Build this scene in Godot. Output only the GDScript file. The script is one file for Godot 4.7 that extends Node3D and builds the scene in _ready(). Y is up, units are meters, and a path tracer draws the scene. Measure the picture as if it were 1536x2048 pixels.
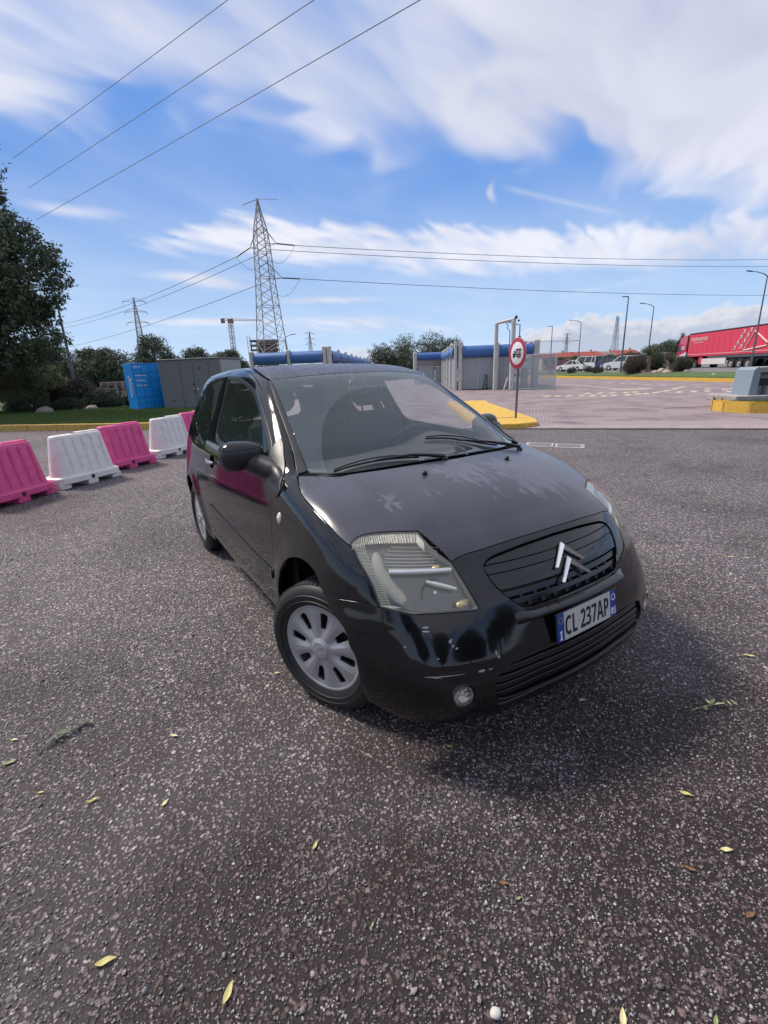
extends Node3D

# ---------------------------------------------------------------- mesh helper
class MB:
	var v := PackedVector3Array()
	var n := PackedVector3Array()
	var t := PackedVector2Array()
	var c := PackedColorArray()
	var ix := PackedInt32Array()
	var col := Color.WHITE
	func add(p: Vector3, nn: Vector3, u := Vector2.ZERO) -> int:
		v.append(p)
		n.append(nn)
		t.append(u)
		c.append(col)
		return v.size() - 1
	func tri(a: int, b: int, d: int) -> void:
		var g := (v[d] - v[a]).cross(v[b] - v[a])
		ix.append(a)
		if g.dot(n[a] + n[b] + n[d]) < 0.0:
			ix.append(d)
			ix.append(b)
		else:
			ix.append(b)
			ix.append(d)
	func poly(pts: Array, nn: Vector3, us := []) -> void:
		var s := v.size()
		for i in pts.size():
			add(pts[i], nn, us[i] if us.size() else Vector2(pts[i].x, pts[i].y))
		for i in range(1, pts.size() - 1):
			tri(s, s + i, s + i + 1)
	func quad(a: Vector3, b: Vector3, d: Vector3, e: Vector3, hint: Vector3, us := []) -> void:
		var g := (d - a).cross(e - b)
		if g.length_squared() < 1e-16:
			return
		g = g.normalized()
		if g.dot(hint) < 0.0:
			g = -g
		poly([a, b, d, e], g, us)
	func box(ce: Vector3, s: Vector3, B := Basis.IDENTITY, bev := 0.0) -> void:
		var h := s * 0.5
		var b := minf(bev, minf(h.x, minf(h.y, h.z)) * 0.9)
		for ax in 3:
			for sg in [-1.0, 1.0]:
				var o := Vector3.ZERO
				o[ax] = sg
				var a1 := (ax + 1) % 3
				var a2 := (ax + 2) % 3
				var pts := []
				for q in [[-1, -1], [1, -1], [1, 1], [-1, 1]]:
					var p := Vector3.ZERO
					p[ax] = sg * h[ax]
					p[a1] = q[0] * (h[a1] - b)
					p[a2] = q[1] * (h[a2] - b)
					pts.append(ce + B * p)
				var us := []
				for q in [[-1, -1], [1, -1], [1, 1], [-1, 1]]:
					us.append(Vector2(q[0] * h[a1], q[1] * h[a2]))
				poly(pts, (B * o).normalized(), us)
		if b <= 0.0:
			return
		for ax in 3:
			var a1 := (ax + 1) % 3
			var a2 := (ax + 2) % 3
			for s1 in [-1.0, 1.0]:
				for s2 in [-1.0, 1.0]:
					var pts := []
					for e in [[-1, 0], [1, 0], [1, 1], [-1, 1]]:
						var p := Vector3.ZERO
						p[ax] = e[0] * (h[ax] - b)
						p[a1] = s1 * (h[a1] - (b if e[1] else 0.0))
						p[a2] = s2 * (h[a2] - (0.0 if e[1] else b))
						pts.append(ce + B * p)
					var nn := Vector3.ZERO
					nn[a1] = s1
					nn[a2] = s2
					poly(pts, (B * nn).normalized())
		for sx in [-1.0, 1.0]:
			for sy in [-1.0, 1.0]:
				for sz in [-1.0, 1.0]:
					poly([ce + B * Vector3(sx * h.x, sy * (h.y - b), sz * (h.z - b)), ce + B * Vector3(sx * (h.x - b), sy * h.y, sz * (h.z - b)), ce + B * Vector3(sx * (h.x - b), sy * (h.y - b), sz * h.z)], (B * Vector3(sx, sy, sz)).normalized())
	func tube(pts: Array, rad, seg := 8, caps := true) -> void:
		var prev := Vector3.ZERO
		var rings := []
		var m := pts.size()
		for i in m:
			var d: Vector3 = (pts[mini(i + 1, m - 1)] - pts[maxi(i - 1, 0)]).normalized()
			if i == 0:
				prev = d.cross(Vector3.UP if absf(d.y) < 0.9 else Vector3.RIGHT).normalized()
			else:
				prev = (prev - d * prev.dot(d)).normalized()
			var w := d.cross(prev)
			var r: float = rad[i] if rad is Array else rad
			var s := v.size()
			for k in seg + 1:
				var a := TAU * k / seg
				var o := prev * cos(a) + w * sin(a)
				add(pts[i] + o * r, o, Vector2(float(k) / seg, i))
			rings.append(s)
		for i in m - 1:
			for k in seg:
				tri(rings[i] + k, rings[i] + k + 1, rings[i + 1] + k + 1)
				tri(rings[i] + k, rings[i + 1] + k + 1, rings[i + 1] + k)
		if caps:
			for e in [0, m - 1]:
				var d: Vector3 = (pts[0] - pts[1]).normalized() if e == 0 else (pts[m - 1] - pts[m - 2]).normalized()
				var pp := []
				for k in seg:
					pp.append(v[rings[e] + k])
				poly(pp, d)
	func lathe(prof: Array, xf: Transform3D, seg := 24, a0 := 0.0, a1 := TAU) -> void:
		# prof: Vector2(radius, height) along local y; soft joints below 40 degrees
		var m := prof.size()
		for i in m - 1:
			var d0: Vector2 = prof[i + 1] - prof[i]
			if d0.length() < 1e-7:
				continue
			var nrm := []
			for e in 2:
				var j: int = i - 1 if e == 0 else i + 1
				var nn := Vector2(d0.y, -d0.x).normalized()
				if j >= 0 and j < m - 1:
					var d1: Vector2 = prof[j + 1] - prof[j]
					var n1 := Vector2(d1.y, -d1.x).normalized()
					if nn.dot(n1) > 0.75:
						nn = (nn + n1).normalized()
				nrm.append(nn)
			var s := v.size()
			for k in seg + 1:
				var a := lerpf(a0, a1, float(k) / seg)
				for e in 2:
					var p: Vector2 = prof[i + e]
					add(xf * Vector3(p.x * cos(a), p.y, p.x * sin(a)), xf.basis * Vector3(nrm[e].x * cos(a), nrm[e].y, nrm[e].x * sin(a)), Vector2(float(k) / seg, p.y))
			for k in seg:
				tri(s + 2 * k, s + 2 * k + 1, s + 2 * k + 3)
				tri(s + 2 * k, s + 2 * k + 3, s + 2 * k + 2)
	func sheet(f: Callable, nu: int, nv: int, flip := false) -> void:
		var s := v.size()
		for j in nv + 1:
			for i in nu + 1:
				var p: Vector3 = f.call(float(i) / nu, float(j) / nv)
				add(p, Vector3.ZERO, Vector2(float(i) / nu, float(j) / nv))
		for j in nv:
			for i in nu:
				var q := s + j * (nu + 1) + i
				for w in [[q, q + 1, q + nu + 2], [q, q + nu + 2, q + nu + 1]]:
					var g := (v[w[2]] - v[w[0]]).cross(v[w[1]] - v[w[0]])
					if flip:
						g = -g
					for k in 3:
						n[w[k]] += g
		for k in range(s, v.size()):
			n[k] = n[k].normalized() if n[k].length_squared() > 1e-20 else Vector3.UP
		for j in nv:
			for i in nu:
				var q := s + j * (nu + 1) + i
				tri(q, q + 1, q + nu + 2)
				tri(q, q + nu + 2, q + nu + 1)
	func ball(ce: Vector3, r: Vector3, B := Basis.IDENTITY, nu := 16, nv := 10) -> void:
		var s := v.size()
		for j in nv + 1:
			var la := PI * (float(j) / nv - 0.5)
			for i in nu + 1:
				var lo := TAU * i / nu
				var d := Vector3(cos(la) * cos(lo), sin(la), cos(la) * sin(lo))
				add(ce + B * (d * r), (B * (d / r)).normalized(), Vector2(float(i) / nu, float(j) / nv))
		for j in nv:
			for i in nu:
				var q := s + j * (nu + 1) + i
				tri(q, q + 1, q + nu + 2)
				tri(q, q + nu + 2, q + nu + 1)
	# prism: outline (Vector2 list) pushed along z from z0 to z1 in frame xf
	func prism(outline: PackedVector2Array, z0: float, z1: float, xf := Transform3D.IDENTITY) -> void:
		var tr := Geometry2D.triangulate_polygon(outline)
		for zz in [[z0, -1.0], [z1, 1.0]]:
			var s := v.size()
			for p in outline:
				add(xf * Vector3(p.x, p.y, zz[0]), (xf.basis * Vector3(0, 0, zz[1] * signf(z1 - z0))).normalized(), p)
			for k in tr.size() / 3:
				tri(s + tr[3 * k], s + tr[3 * k + 1], s + tr[3 * k + 2])
		var cw := -1.0 if Geometry2D.is_polygon_clockwise(outline) else 1.0
		for i in outline.size():
			var a := outline[i]
			var b := outline[(i + 1) % outline.size()]
			var o := Vector3(b.y - a.y, a.x - b.x, 0) * cw
			quad(xf * Vector3(a.x, a.y, z0), xf * Vector3(b.x, b.y, z0), xf * Vector3(b.x, b.y, z1), xf * Vector3(a.x, a.y, z1), xf.basis * o)
	func join(o: MB, xf := Transform3D.IDENTITY) -> void:
		var s := v.size()
		var nb := xf.basis.inverse().transposed()
		var fl := xf.basis.determinant() < 0.0
		for i in o.v.size():
			v.append(xf * o.v[i])
			n.append((nb * o.n[i]).normalized())
			t.append(o.t[i])
			c.append(o.c[i])
		for i in range(0, o.ix.size(), 3):
			ix.append(s + o.ix[i])
			ix.append(s + o.ix[i + (2 if fl else 1)])
			ix.append(s + o.ix[i + (1 if fl else 2)])
	func mirrored() -> MB:
		var o := MB.new()
		o.join(self, Transform3D(Basis.from_scale(Vector3(-1, 1, 1)), Vector3.ZERO))
		return o
	func mesh() -> ArrayMesh:
		var a := []
		a.resize(Mesh.ARRAY_MAX)
		a[Mesh.ARRAY_VERTEX] = v
		a[Mesh.ARRAY_NORMAL] = n
		a[Mesh.ARRAY_TEX_UV] = t
		a[Mesh.ARRAY_COLOR] = c
		a[Mesh.ARRAY_INDEX] = ix
		var m := ArrayMesh.new()
		if v.size() > 0 and ix.size() > 0:
			m.add_surface_from_arrays(Mesh.PRIMITIVE_TRIANGLES, a)
		return m

class Lut:
	var x0 := 0.0
	var k := 1.0
	var top := 1.0
	var y := PackedFloat32Array()
	func _init(pts: Array) -> void:
		var m := pts.size()
		var d := []
		for i in m - 1:
			d.append((pts[i + 1][1] - pts[i][1]) / (pts[i + 1][0] - pts[i][0]))
		var g := [d[0]]
		for i in range(1, m - 1):
			var h0: float = pts[i][0] - pts[i - 1][0]
			var h1: float = pts[i + 1][0] - pts[i][0]
			g.append((d[i - 1] * h1 + d[i] * h0) / (h0 + h1))
		g.append(d[m - 2])
		x0 = pts[0][0]
		var x1: float = pts[m - 1][0]
		var num := 2000
		k = (num - 1) / (x1 - x0)
		top = num - 1.001
		var j := 0
		for i in num:
			var x: float = x0 + i / k
			while j < m - 2 and x > pts[j + 1][0]:
				j += 1
			var h: float = pts[j + 1][0] - pts[j][0]
			var s: float = (x - pts[j][0]) / h
			y.append((2 * s * s * s - 3 * s * s + 1) * pts[j][1] + (s * s * s - 2 * s * s + s) * h * g[j] + (-2 * s * s * s + 3 * s * s) * pts[j + 1][1] + (s * s * s - s * s) * h * g[j + 1])
	func at(x: float) -> float:
		var a := clampf((x - x0) * k, 0.0, top)
		var i := int(a)
		return y[i] + (y[i + 1] - y[i]) * (a - i)

# ---------------------------------------------------------------- scene helpers
var rng := RandomNumberGenerator.new()
var M := {}
var taken := {}

func numbered(called: String, under: Node) -> String:
	var key := str(under.get_instance_id()) + "/" + called
	if not taken.has(key):
		taken[key] = 0
		return called
	taken[key] += 1
	return "%s_%03d" % [called, taken[key]]

func tag(o: Node, label: String, category: String, group := "", kind := "") -> Node:
	if label:
		o.set_meta("label", label)
	if category:
		o.set_meta("category", category)
	if group:
		o.set_meta("group", group)
	if kind:
		o.set_meta("kind", kind)
	return o

func thing(called: String, label: String, category: String, at := Vector3.ZERO, turn := 0.0, group := "") -> Node3D:
	var o := Node3D.new()
	o.name = numbered(called, self)
	add_child(o, true)
	o.position = at
	o.rotation.y = turn
	tag(o, label, category, group)
	return o

func obj(called: String, m, material: Material, parent: Node = self) -> MeshInstance3D:
	var o := MeshInstance3D.new()
	o.name = numbered(called, parent)
	o.mesh = m.mesh() if m is MB else m
	o.material_override = material
	parent.add_child(o, true)
	return o

func struct(called: String, m, material: Material, parent: Node = self) -> MeshInstance3D:
	var o := obj(called, m, material, parent)
	if parent == self:
		o.set_meta("kind", "structure")
	return o

func copy(o: Node3D, called: String, at: Vector3, turn: float, label: String, sc := Vector3.ONE) -> Node3D:
	var r: Node3D = o.duplicate()
	r.name = numbered(called, self)
	add_child(r, true)
	r.position = at
	r.rotation = Vector3(0, turn, 0)
	r.scale = sc
	if label:
		r.set_meta("label", label)
	return r

func scatter(called: String, mesh: Mesh, material: Material, xs: Array, cols: Array, parent: Node = self) -> MultiMeshInstance3D:
	var mm := MultiMesh.new()
	mm.transform_format = MultiMesh.TRANSFORM_3D
	mm.use_colors = cols.size() > 0
	mm.mesh = mesh
	mm.instance_count = xs.size()
	for i in xs.size():
		mm.set_instance_transform(i, xs[i])
		if cols.size():
			mm.set_instance_color(i, cols[i])
	var o := MultiMeshInstance3D.new()
	o.name = numbered(called, parent)
	o.multimesh = mm
	o.material_override = material
	parent.add_child(o, true)
	return o

func lin(r: float, g: float, b: float, a := 1.0) -> Color:
	var q := Color(r, g, b).linear_to_srgb()
	q.a = a
	return q

func mat(key: String, col: Color, rough := 0.6, metal := 0.0, extra := {}) -> StandardMaterial3D:
	var m := StandardMaterial3D.new()
	m.resource_name = key
	m.albedo_color = col
	m.roughness = rough
	m.metallic = metal
	for k in extra:
		m.set(k, extra[k])
	M[key] = m
	return m

func glass(key: String, col: Color, alpha: float, rough := 0.0) -> StandardMaterial3D:
	col.a = alpha
	return mat(key, col, rough, 0.0, {"transparency": BaseMaterial3D.TRANSPARENCY_ALPHA})

func noise(sd: int, freq: float, kind := FastNoiseLite.TYPE_SIMPLEX_SMOOTH, oct := 4) -> FastNoiseLite:
	var f := FastNoiseLite.new()
	f.seed = sd
	f.frequency = freq
	f.noise_type = kind
	f.fractal_type = FastNoiseLite.FRACTAL_FBM if oct > 1 else FastNoiseLite.FRACTAL_NONE
	f.fractal_octaves = oct
	return f

func ntex(sd: int, freq: float, ramp: Array, size := 512, oct := 4, normal := false, kind := FastNoiseLite.TYPE_SIMPLEX_SMOOTH, bump := 4.0) -> NoiseTexture2D:
	# ramp: [offset, Color, offset, Color ...] with linear base colours
	var t := NoiseTexture2D.new()
	t.width = size
	t.height = size
	t.seamless = true
	t.generate_mipmaps = false
	t.noise = noise(sd, freq, kind, oct)
	if normal:
		t.as_normal_map = true
		t.bump_strength = bump
	elif ramp.size():
		var g := Gradient.new()
		var os := PackedFloat32Array()
		var cs := PackedColorArray()
		for i in ramp.size() / 2:
			os.append(ramp[2 * i])
			cs.append(ramp[2 * i + 1])
		g.offsets = os
		g.colors = cs
		t.color_ramp = g
	return t

# smooth open curve through points
func sm(pts: Array, each := 6) -> PackedVector2Array:
	var o := PackedVector2Array()
	var m := pts.size()
	for i in m - 1:
		var p0: Vector2 = pts[maxi(i - 1, 0)]
		var p1: Vector2 = pts[i]
		var p2: Vector2 = pts[i + 1]
		var p3: Vector2 = pts[mini(i + 2, m - 1)]
		for k in each:
			o.append(p1.cubic_interpolate(p2, p0, p3, float(k) / each))
	o.append(pts[m - 1])
	return o

func vv(a: Array) -> Array:
	var o := []
	for i in a.size() / 2:
		o.append(Vector2(a[2 * i], a[2 * i + 1]))
	return o

func closed(segs: Array) -> PackedVector2Array:
	var o := PackedVector2Array()
	for s in segs:
		for p in s:
			if o.is_empty() or o[o.size() - 1].distance_to(p) > 0.0012:
				o.append(p)
	if o[0].distance_to(o[o.size() - 1]) < 0.0012:
		o.remove_at(o.size() - 1)
	return o

func rev(a) -> PackedVector2Array:
	var o := PackedVector2Array(a)
	o.reverse()
	return o

# ---------------------------------------------------------------- the car: a body surface in (forward F, sideways r, up U)
var TOP: Lut
var FR: Lut
var RE: Lut
var SIDE: Lut
var PLAN: Lut
const MID := 1.1781
const TAIL := -3.4781

func hull_tables() -> void:
	TOP = Lut.new([[-3.1, 1.30], [-2.75, 1.365], [-2.4, 1.418], [-1.9, 1.452], [-1.467, 1.461], [-1.25, 1.452], [-1.05, 1.425], [-.9, 1.390], [-.6, 1.245], [-.3, 1.085], [-.14, .998], [-.06, .985], [.066, .962], [.25, .915], [.411, .845], [.55, .757], [.62, .672], [.70, .53], [.80, .33]])
	FR = Lut.new([[.1, .62], [.15, .655], [.18, .69], [.23, .716], [.30, .730], [.374, .734], [.44, .722], [.5, .708], [.56, .70], [.70, .69], [1.6, .69]])
	RE = Lut.new([[.1, -2.8], [.2, -2.88], [.35, -2.92], [.5, -2.925], [.65, -2.915], [.8, -2.90], [1.0, -2.85], [1.2, -2.76], [1.4, -2.62], [1.6, -2.5]])
	SIDE = Lut.new([[.1, .72], [.18, .765], [.25, .797], [.35, .815], [.5, .828], [.65, .828], [.78, .818], [.88, .800], [.95, .782], [1.0, .765], [1.1, .722], [1.2, .676], [1.3, .632], [1.4, .582], [1.5, .52]])
	PLAN = Lut.new([[-3.0, -.10], [-2.7, -.05], [-2.315, -.015], [-1.8, -.0], [-1.0, 0.], [-.3, -.0], [0.0, -.005], [.3, -.03], [.6, -.08], [.9, -.15]])

func smax(a: float, b: float, k: float) -> float:
	var h := clampf(0.5 + 0.5 * (a - b) / k, 0.0, 1.0)
	return b + (a - b) * h + k * h * (1.0 - h)

func hd(F: float, r: float, U: float) -> float:
	r = absf(r)
	var r2 := r * r
	var p := 0.22 * r2 + 0.30 * r2 * r2
	var Fp := F + p
	var sl := (TOP.at(Fp + 0.004) - TOP.at(Fp - 0.004)) / 0.008
	var dt := (U + 0.055 * r2 - TOP.at(Fp)) / sqrt(1.0 + sl * sl)
	var bl := 0.0
	var df := 0.0
	if F > -0.4:
		bl = clampf((r - 0.25) / 0.2, 0.0, 1.0) / (1.0 + exp(-(0.575 - U) / 0.012))
		var rc := lerpf(0.545, 0.473, clampf((F + 0.13) / 0.605, 0.0, 1.0))
		dt += 0.008 / (1.0 + exp(-(r - rc) / 0.010)) * clampf((F + 0.25) / 0.1, 0.0, 1.0) * clampf((0.6 - F) / 0.1, 0.0, 1.0)
		df = Fp - (0.10 * r2 * r2) * clampf((0.7 - U) / 0.2, 0.0, 1.0) - FR.at(U) - 0.016 * bl + 0.010 / (1.0 + exp(-(0.425 - U) / 0.006)) * clampf((r - 0.42) / 0.05, 0.0, 1.0)
	else:
		df = -1.0
	var dr := RE.at(U) + 0.10 * r2 + 0.25 * r2 * r2 - F
	var fl := 0.0
	var wc := 0.0 if F > -1.15 else -2.315
	var dd := (sqrt((F - wc) * (F - wc) + (U - 0.29) * (U - 0.29)) - 0.365) / 0.07
	if absf(dd) < 3.2:
		fl = 0.020 * exp(-dd * dd) / (1.0 + exp(-(U - 0.15) / 0.03))
	var ds := r - (SIDE.at(U) + PLAN.at(F) + fl + 0.012 * bl * clampf((F - 0.15) / 0.2, 0.0, 1.0))
	var a := smax(dt, df, 0.05)
	var b := smax(ds, dr, 0.22)
	var t := clampf((U - 0.55) / 0.25, 0.0, 1.0)
	return smax(a, b, 0.16 + (0.07 - 0.16) * t)

func root(fn: Callable, lo: float, hi: float) -> float:
	# false position with the Illinois step; fn < 0 inside
	var a := lo
	var b := hi
	var fa: float = fn.call(a)
	var fb: float = fn.call(b)
	if fa > 0.0:
		return a
	var side := 0
	for i in 14:
		var x := (a * fb - b * fa) / (fb - fa)
		var fx: float = fn.call(x)
		if absf(fx) < 0.00004:
			return x
		if fx > 0.0:
			b = x
			fb = fx
			if side == 1:
				fa *= 0.5
			side = 1
		else:
			a = x
			fa = fx
			if side == -1:
				fb *= 0.5
			side = -1
	return (a * fb - b * fa) / (fb - fa)

# the side chart: a runs round the car (a = F along the flank, an angle round nose and tail), second coordinate U
func per(a: float, U: float) -> Vector3:
	var sg := 1.0
	if a > MID:
		a = 2.0 * MID - a
		sg = -1.0
	elif a < TAIL:
		a = 2.0 * TAIL - a
		sg = -1.0
	var of := clampf(a, -2.3, 0.0)
	var dx := 0.0
	var dy := 1.0
	if a > 0.0:
		dx = sin(a / 0.75)
		dy = cos(a / 0.75)
	elif a < -2.3:
		dx = -sin((-2.3 - a) / 0.75)
		dy = cos((-2.3 - a) / 0.75)
	var x := root(func(s: float) -> float: return hd(of + dx * s, dy * s, U), 0.1, 1.0)
	return Vector3(of + dx * x, sg * dy * x, U)

# the top chart: (F, r) seen from above
func topc(F: float, r: float) -> Vector3:
	var x := root(func(s: float) -> float: return hd(F, r, s), 0.2, 1.6)
	return Vector3(F, r, x)

func f2a(F: float, r: float) -> float:
	if F > 0.0:
		return 0.75 * atan2(F, r)
	if F < -2.3:
		return -2.3 - 0.75 * atan2(-2.3 - F, r)
	return F

func t2p(q: Vector2) -> Vector2:
	return Vector2(f2a(q.x, q.y), topc(q.x, q.y).z)

func t2ps(a) -> PackedVector2Array:
	var o := PackedVector2Array()
	for q in a:
		o.append(t2p(q))
	return o

func f2ps(a) -> PackedVector2Array:
	var o := PackedVector2Array()
	for q in a:
		o.append(Vector2(f2a(q.x, 0.82), q.y))
	return o

func loc(q: Vector3) -> Vector3:
	return Vector3(-q.y, q.z, q.x)

func hull_n(q: Vector3) -> Vector3:
	var e := 0.0025
	var a := hd(q.x + e, q.y - e, q.z - e)
	var b := hd(q.x - e, q.y - e, q.z + e)
	var c := hd(q.x - e, q.y + e, q.z - e)
	var d := hd(q.x + e, q.y + e, q.z + e)
	return loc(Vector3(a - b - c + d, -a - b + c + d, -a + b - c + d).normalized())

func chP(u: Vector2, off: float) -> Array:
	var q := per(u.x, u.y)
	var nn := hull_n(q)
	return [loc(q) + nn * off, nn]

func chT(u: Vector2, off: float) -> Array:
	var q := topc(u.x, u.y)
	var nn := hull_n(q)
	return [loc(q) + nn * off, nn]

func inset_of(p: PackedVector2Array, d: float) -> PackedVector2Array:
	if d == 0.0:
		return p
	var best := p
	var area := 0.0
	for q in Geometry2D.offset_polygon(p, d, Geometry2D.JOIN_MITER):
		var s := 0.0
		for i in q.size():
			s += q[i].cross(q[(i + 1) % q.size()])
		if absf(s) > area:
			area = absf(s)
			best = q
	return best

# one sheet of body skin: the outline (and holes) cut exactly out of a chart, with turned-in edges
func panel(ch: Callable, outer: PackedVector2Array, holes := [], cell := 0.022, off := 0.0, gap := 0.0022, depth := 0.016, lip := 0.0022) -> MB:
	var o := inset_of(outer, -gap)
	var hs := []
	for h in holes:
		hs.append(inset_of(h, gap))
	var lo := o[0]
	var hi := o[0]
	for p in o:
		lo = lo.min(p)
		hi = hi.max(p)
	var nx := maxi(1, int(ceil((hi.x - lo.x) / cell)))
	var ny := maxi(1, int(ceil((hi.y - lo.y) / cell)))
	var step := Vector2((hi.x - lo.x) / nx, (hi.y - lo.y) / ny)
	var edge := {}
	for loop in [o] + hs:
		for i in loop.size():
			var a: Vector2 = loop[i]
			var b: Vector2 = loop[(i + 1) % loop.size()]
			var m := int(ceil(a.distance_to(b) / (cell * 0.2))) + 1
			for k in m:
				var q := (a.lerp(b, float(k) / m) - lo) / step
				edge[Vector2i(int(floor(q.x + 1e-4)), int(floor(q.y + 1e-4)))] = true
				edge[Vector2i(int(floor(q.x - 1e-4)), int(floor(q.y - 1e-4)))] = true
	var mb := MB.new()
	var at := {}
	var vert := func(p: Vector2) -> int:
		var key := Vector2i(roundi(p.x * 40000.0), roundi(p.y * 40000.0))
		if not at.has(key):
			var pn: Array = ch.call(p, off)
			at[key] = mb.add(pn[0], pn[1], p)
		return at[key]
	for j in ny:
		for i in nx:
			var a := lo + Vector2(i, j) * step
			var b := a + step
			var sq := PackedVector2Array([a, Vector2(b.x, a.y), b, Vector2(a.x, b.y)])
			if edge.has(Vector2i(i, j)):
				var ps := []
				ps.append_array(Geometry2D.intersect_polygons(sq, o))
				for h in hs:
					var nxt := []
					for q in ps:
						nxt.append_array(Geometry2D.clip_polygons(q, h))
					ps = nxt
				for q in ps:
					var tr := Geometry2D.triangulate_polygon(q)
					for k in tr.size() / 3:
						mb.tri(vert.call(q[tr[3 * k]]), vert.call(q[tr[3 * k + 1]]), vert.call(q[tr[3 * k + 2]]))
			else:
				var ce := (a + b) * 0.5
				if not Geometry2D.is_point_in_polygon(ce, o):
					continue
				var hole := false
				for h in hs:
					hole = hole or Geometry2D.is_point_in_polygon(ce, h)
				if not hole:
					var k0: int = vert.call(sq[0])
					var k1: int = vert.call(sq[1])
					var k2: int = vert.call(sq[2])
					var k3: int = vert.call(sq[3])
					mb.tri(k0, k1, k2)
					mb.tri(k0, k2, k3)
	if depth > 0.0:
		var li := 0
		for loop in [o] + hs:
			flange(mb, ch, loop, cell, off, depth, lip, li > 0)
			li += 1
	return mb

func flange(mb: MB, ch: Callable, loop: PackedVector2Array, cell: float, off: float, depth: float, lip: float, hole: bool) -> void:
	var pts := []
	for i in loop.size():
		var a: Vector2 = loop[i]
		var b: Vector2 = loop[(i + 1) % loop.size()]
		var m := maxi(1, int(ceil(a.distance_to(b) / cell)))
		for k in m:
			pts.append(a.lerp(b, float(k) / m))
	var cw := Geometry2D.is_polygon_clockwise(loop)
	var num := pts.size()
	var base := []
	for i in num:
		base.append(ch.call(pts[i], off))
	# which way is out
	var d2: Vector2 = (pts[1] - pts[num - 1])
	var o2 := Vector2(d2.y, -d2.x).normalized() * (-1.0 if cw else 1.0) * (-1.0 if hole else 1.0)
	var probe: Vector3 = ch.call(pts[0] + o2 * 0.004, off)[0] - base[0][0]
	var al: Vector3 = base[1][0] - base[num - 1][0]
	var sg := signf((al.cross(base[0][1])).dot(probe))
	var s := mb.v.size()
	for i in num + 1:
		var k := i % num
		var p: Vector3 = base[k][0]
		var nn: Vector3 = base[k][1]
		var tan: Vector3 = base[(k + 1) % num][0] - base[(k + num - 1) % num][0]
		var side: Vector3 = tan.cross(nn).normalized() * sg
		mb.add(p, nn, pts[k])
		mb.add(p - nn * lip * 0.35 + side * lip * 0.65, (nn + side).normalized(), pts[k])
		mb.add(p - nn * lip * 1.2 + side * lip * 0.9, side, pts[k])
		mb.add(p - nn * depth + side * lip * 0.9, side, pts[k])
	for i in num:
		for e in 3:
			var q := s + i * 4 + e
			mb.tri(q, q + 4, q + 5)
			mb.tri(q, q + 5, q + 1)

func symT(half: PackedVector2Array) -> PackedVector2Array:
	# half outline from the middle line round to the middle line again, in (F, r)
	var o := PackedVector2Array(half)
	for i in range(half.size() - 1, -1, -1):
		if half[i].y > 0.0005:
			o.append(Vector2(half[i].x, -half[i].y))
	return o

func symP(half: PackedVector2Array, mid := MID) -> PackedVector2Array:
	var o := PackedVector2Array(half)
	for i in range(half.size() - 1, -1, -1):
		if absf(half[i].x - mid) > 0.0005:
			o.append(Vector2(2.0 * mid - half[i].x, half[i].y))
	return o

func both(called: String, mb: MB, m: Material, car: Node, lab := "") -> Array:
	var a := obj(called, mb, m, car)
	var b := obj(called, mb.mirrored(), m, car)
	return [a, b]

func ellipse2(c: Vector2, rx: float, ry: float, num := 28) -> PackedVector2Array:
	var o := PackedVector2Array()
	for i in num:
		o.append(c + Vector2(cos(TAU * i / num) * rx, sin(TAU * i / num) * ry))
	return o

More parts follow.
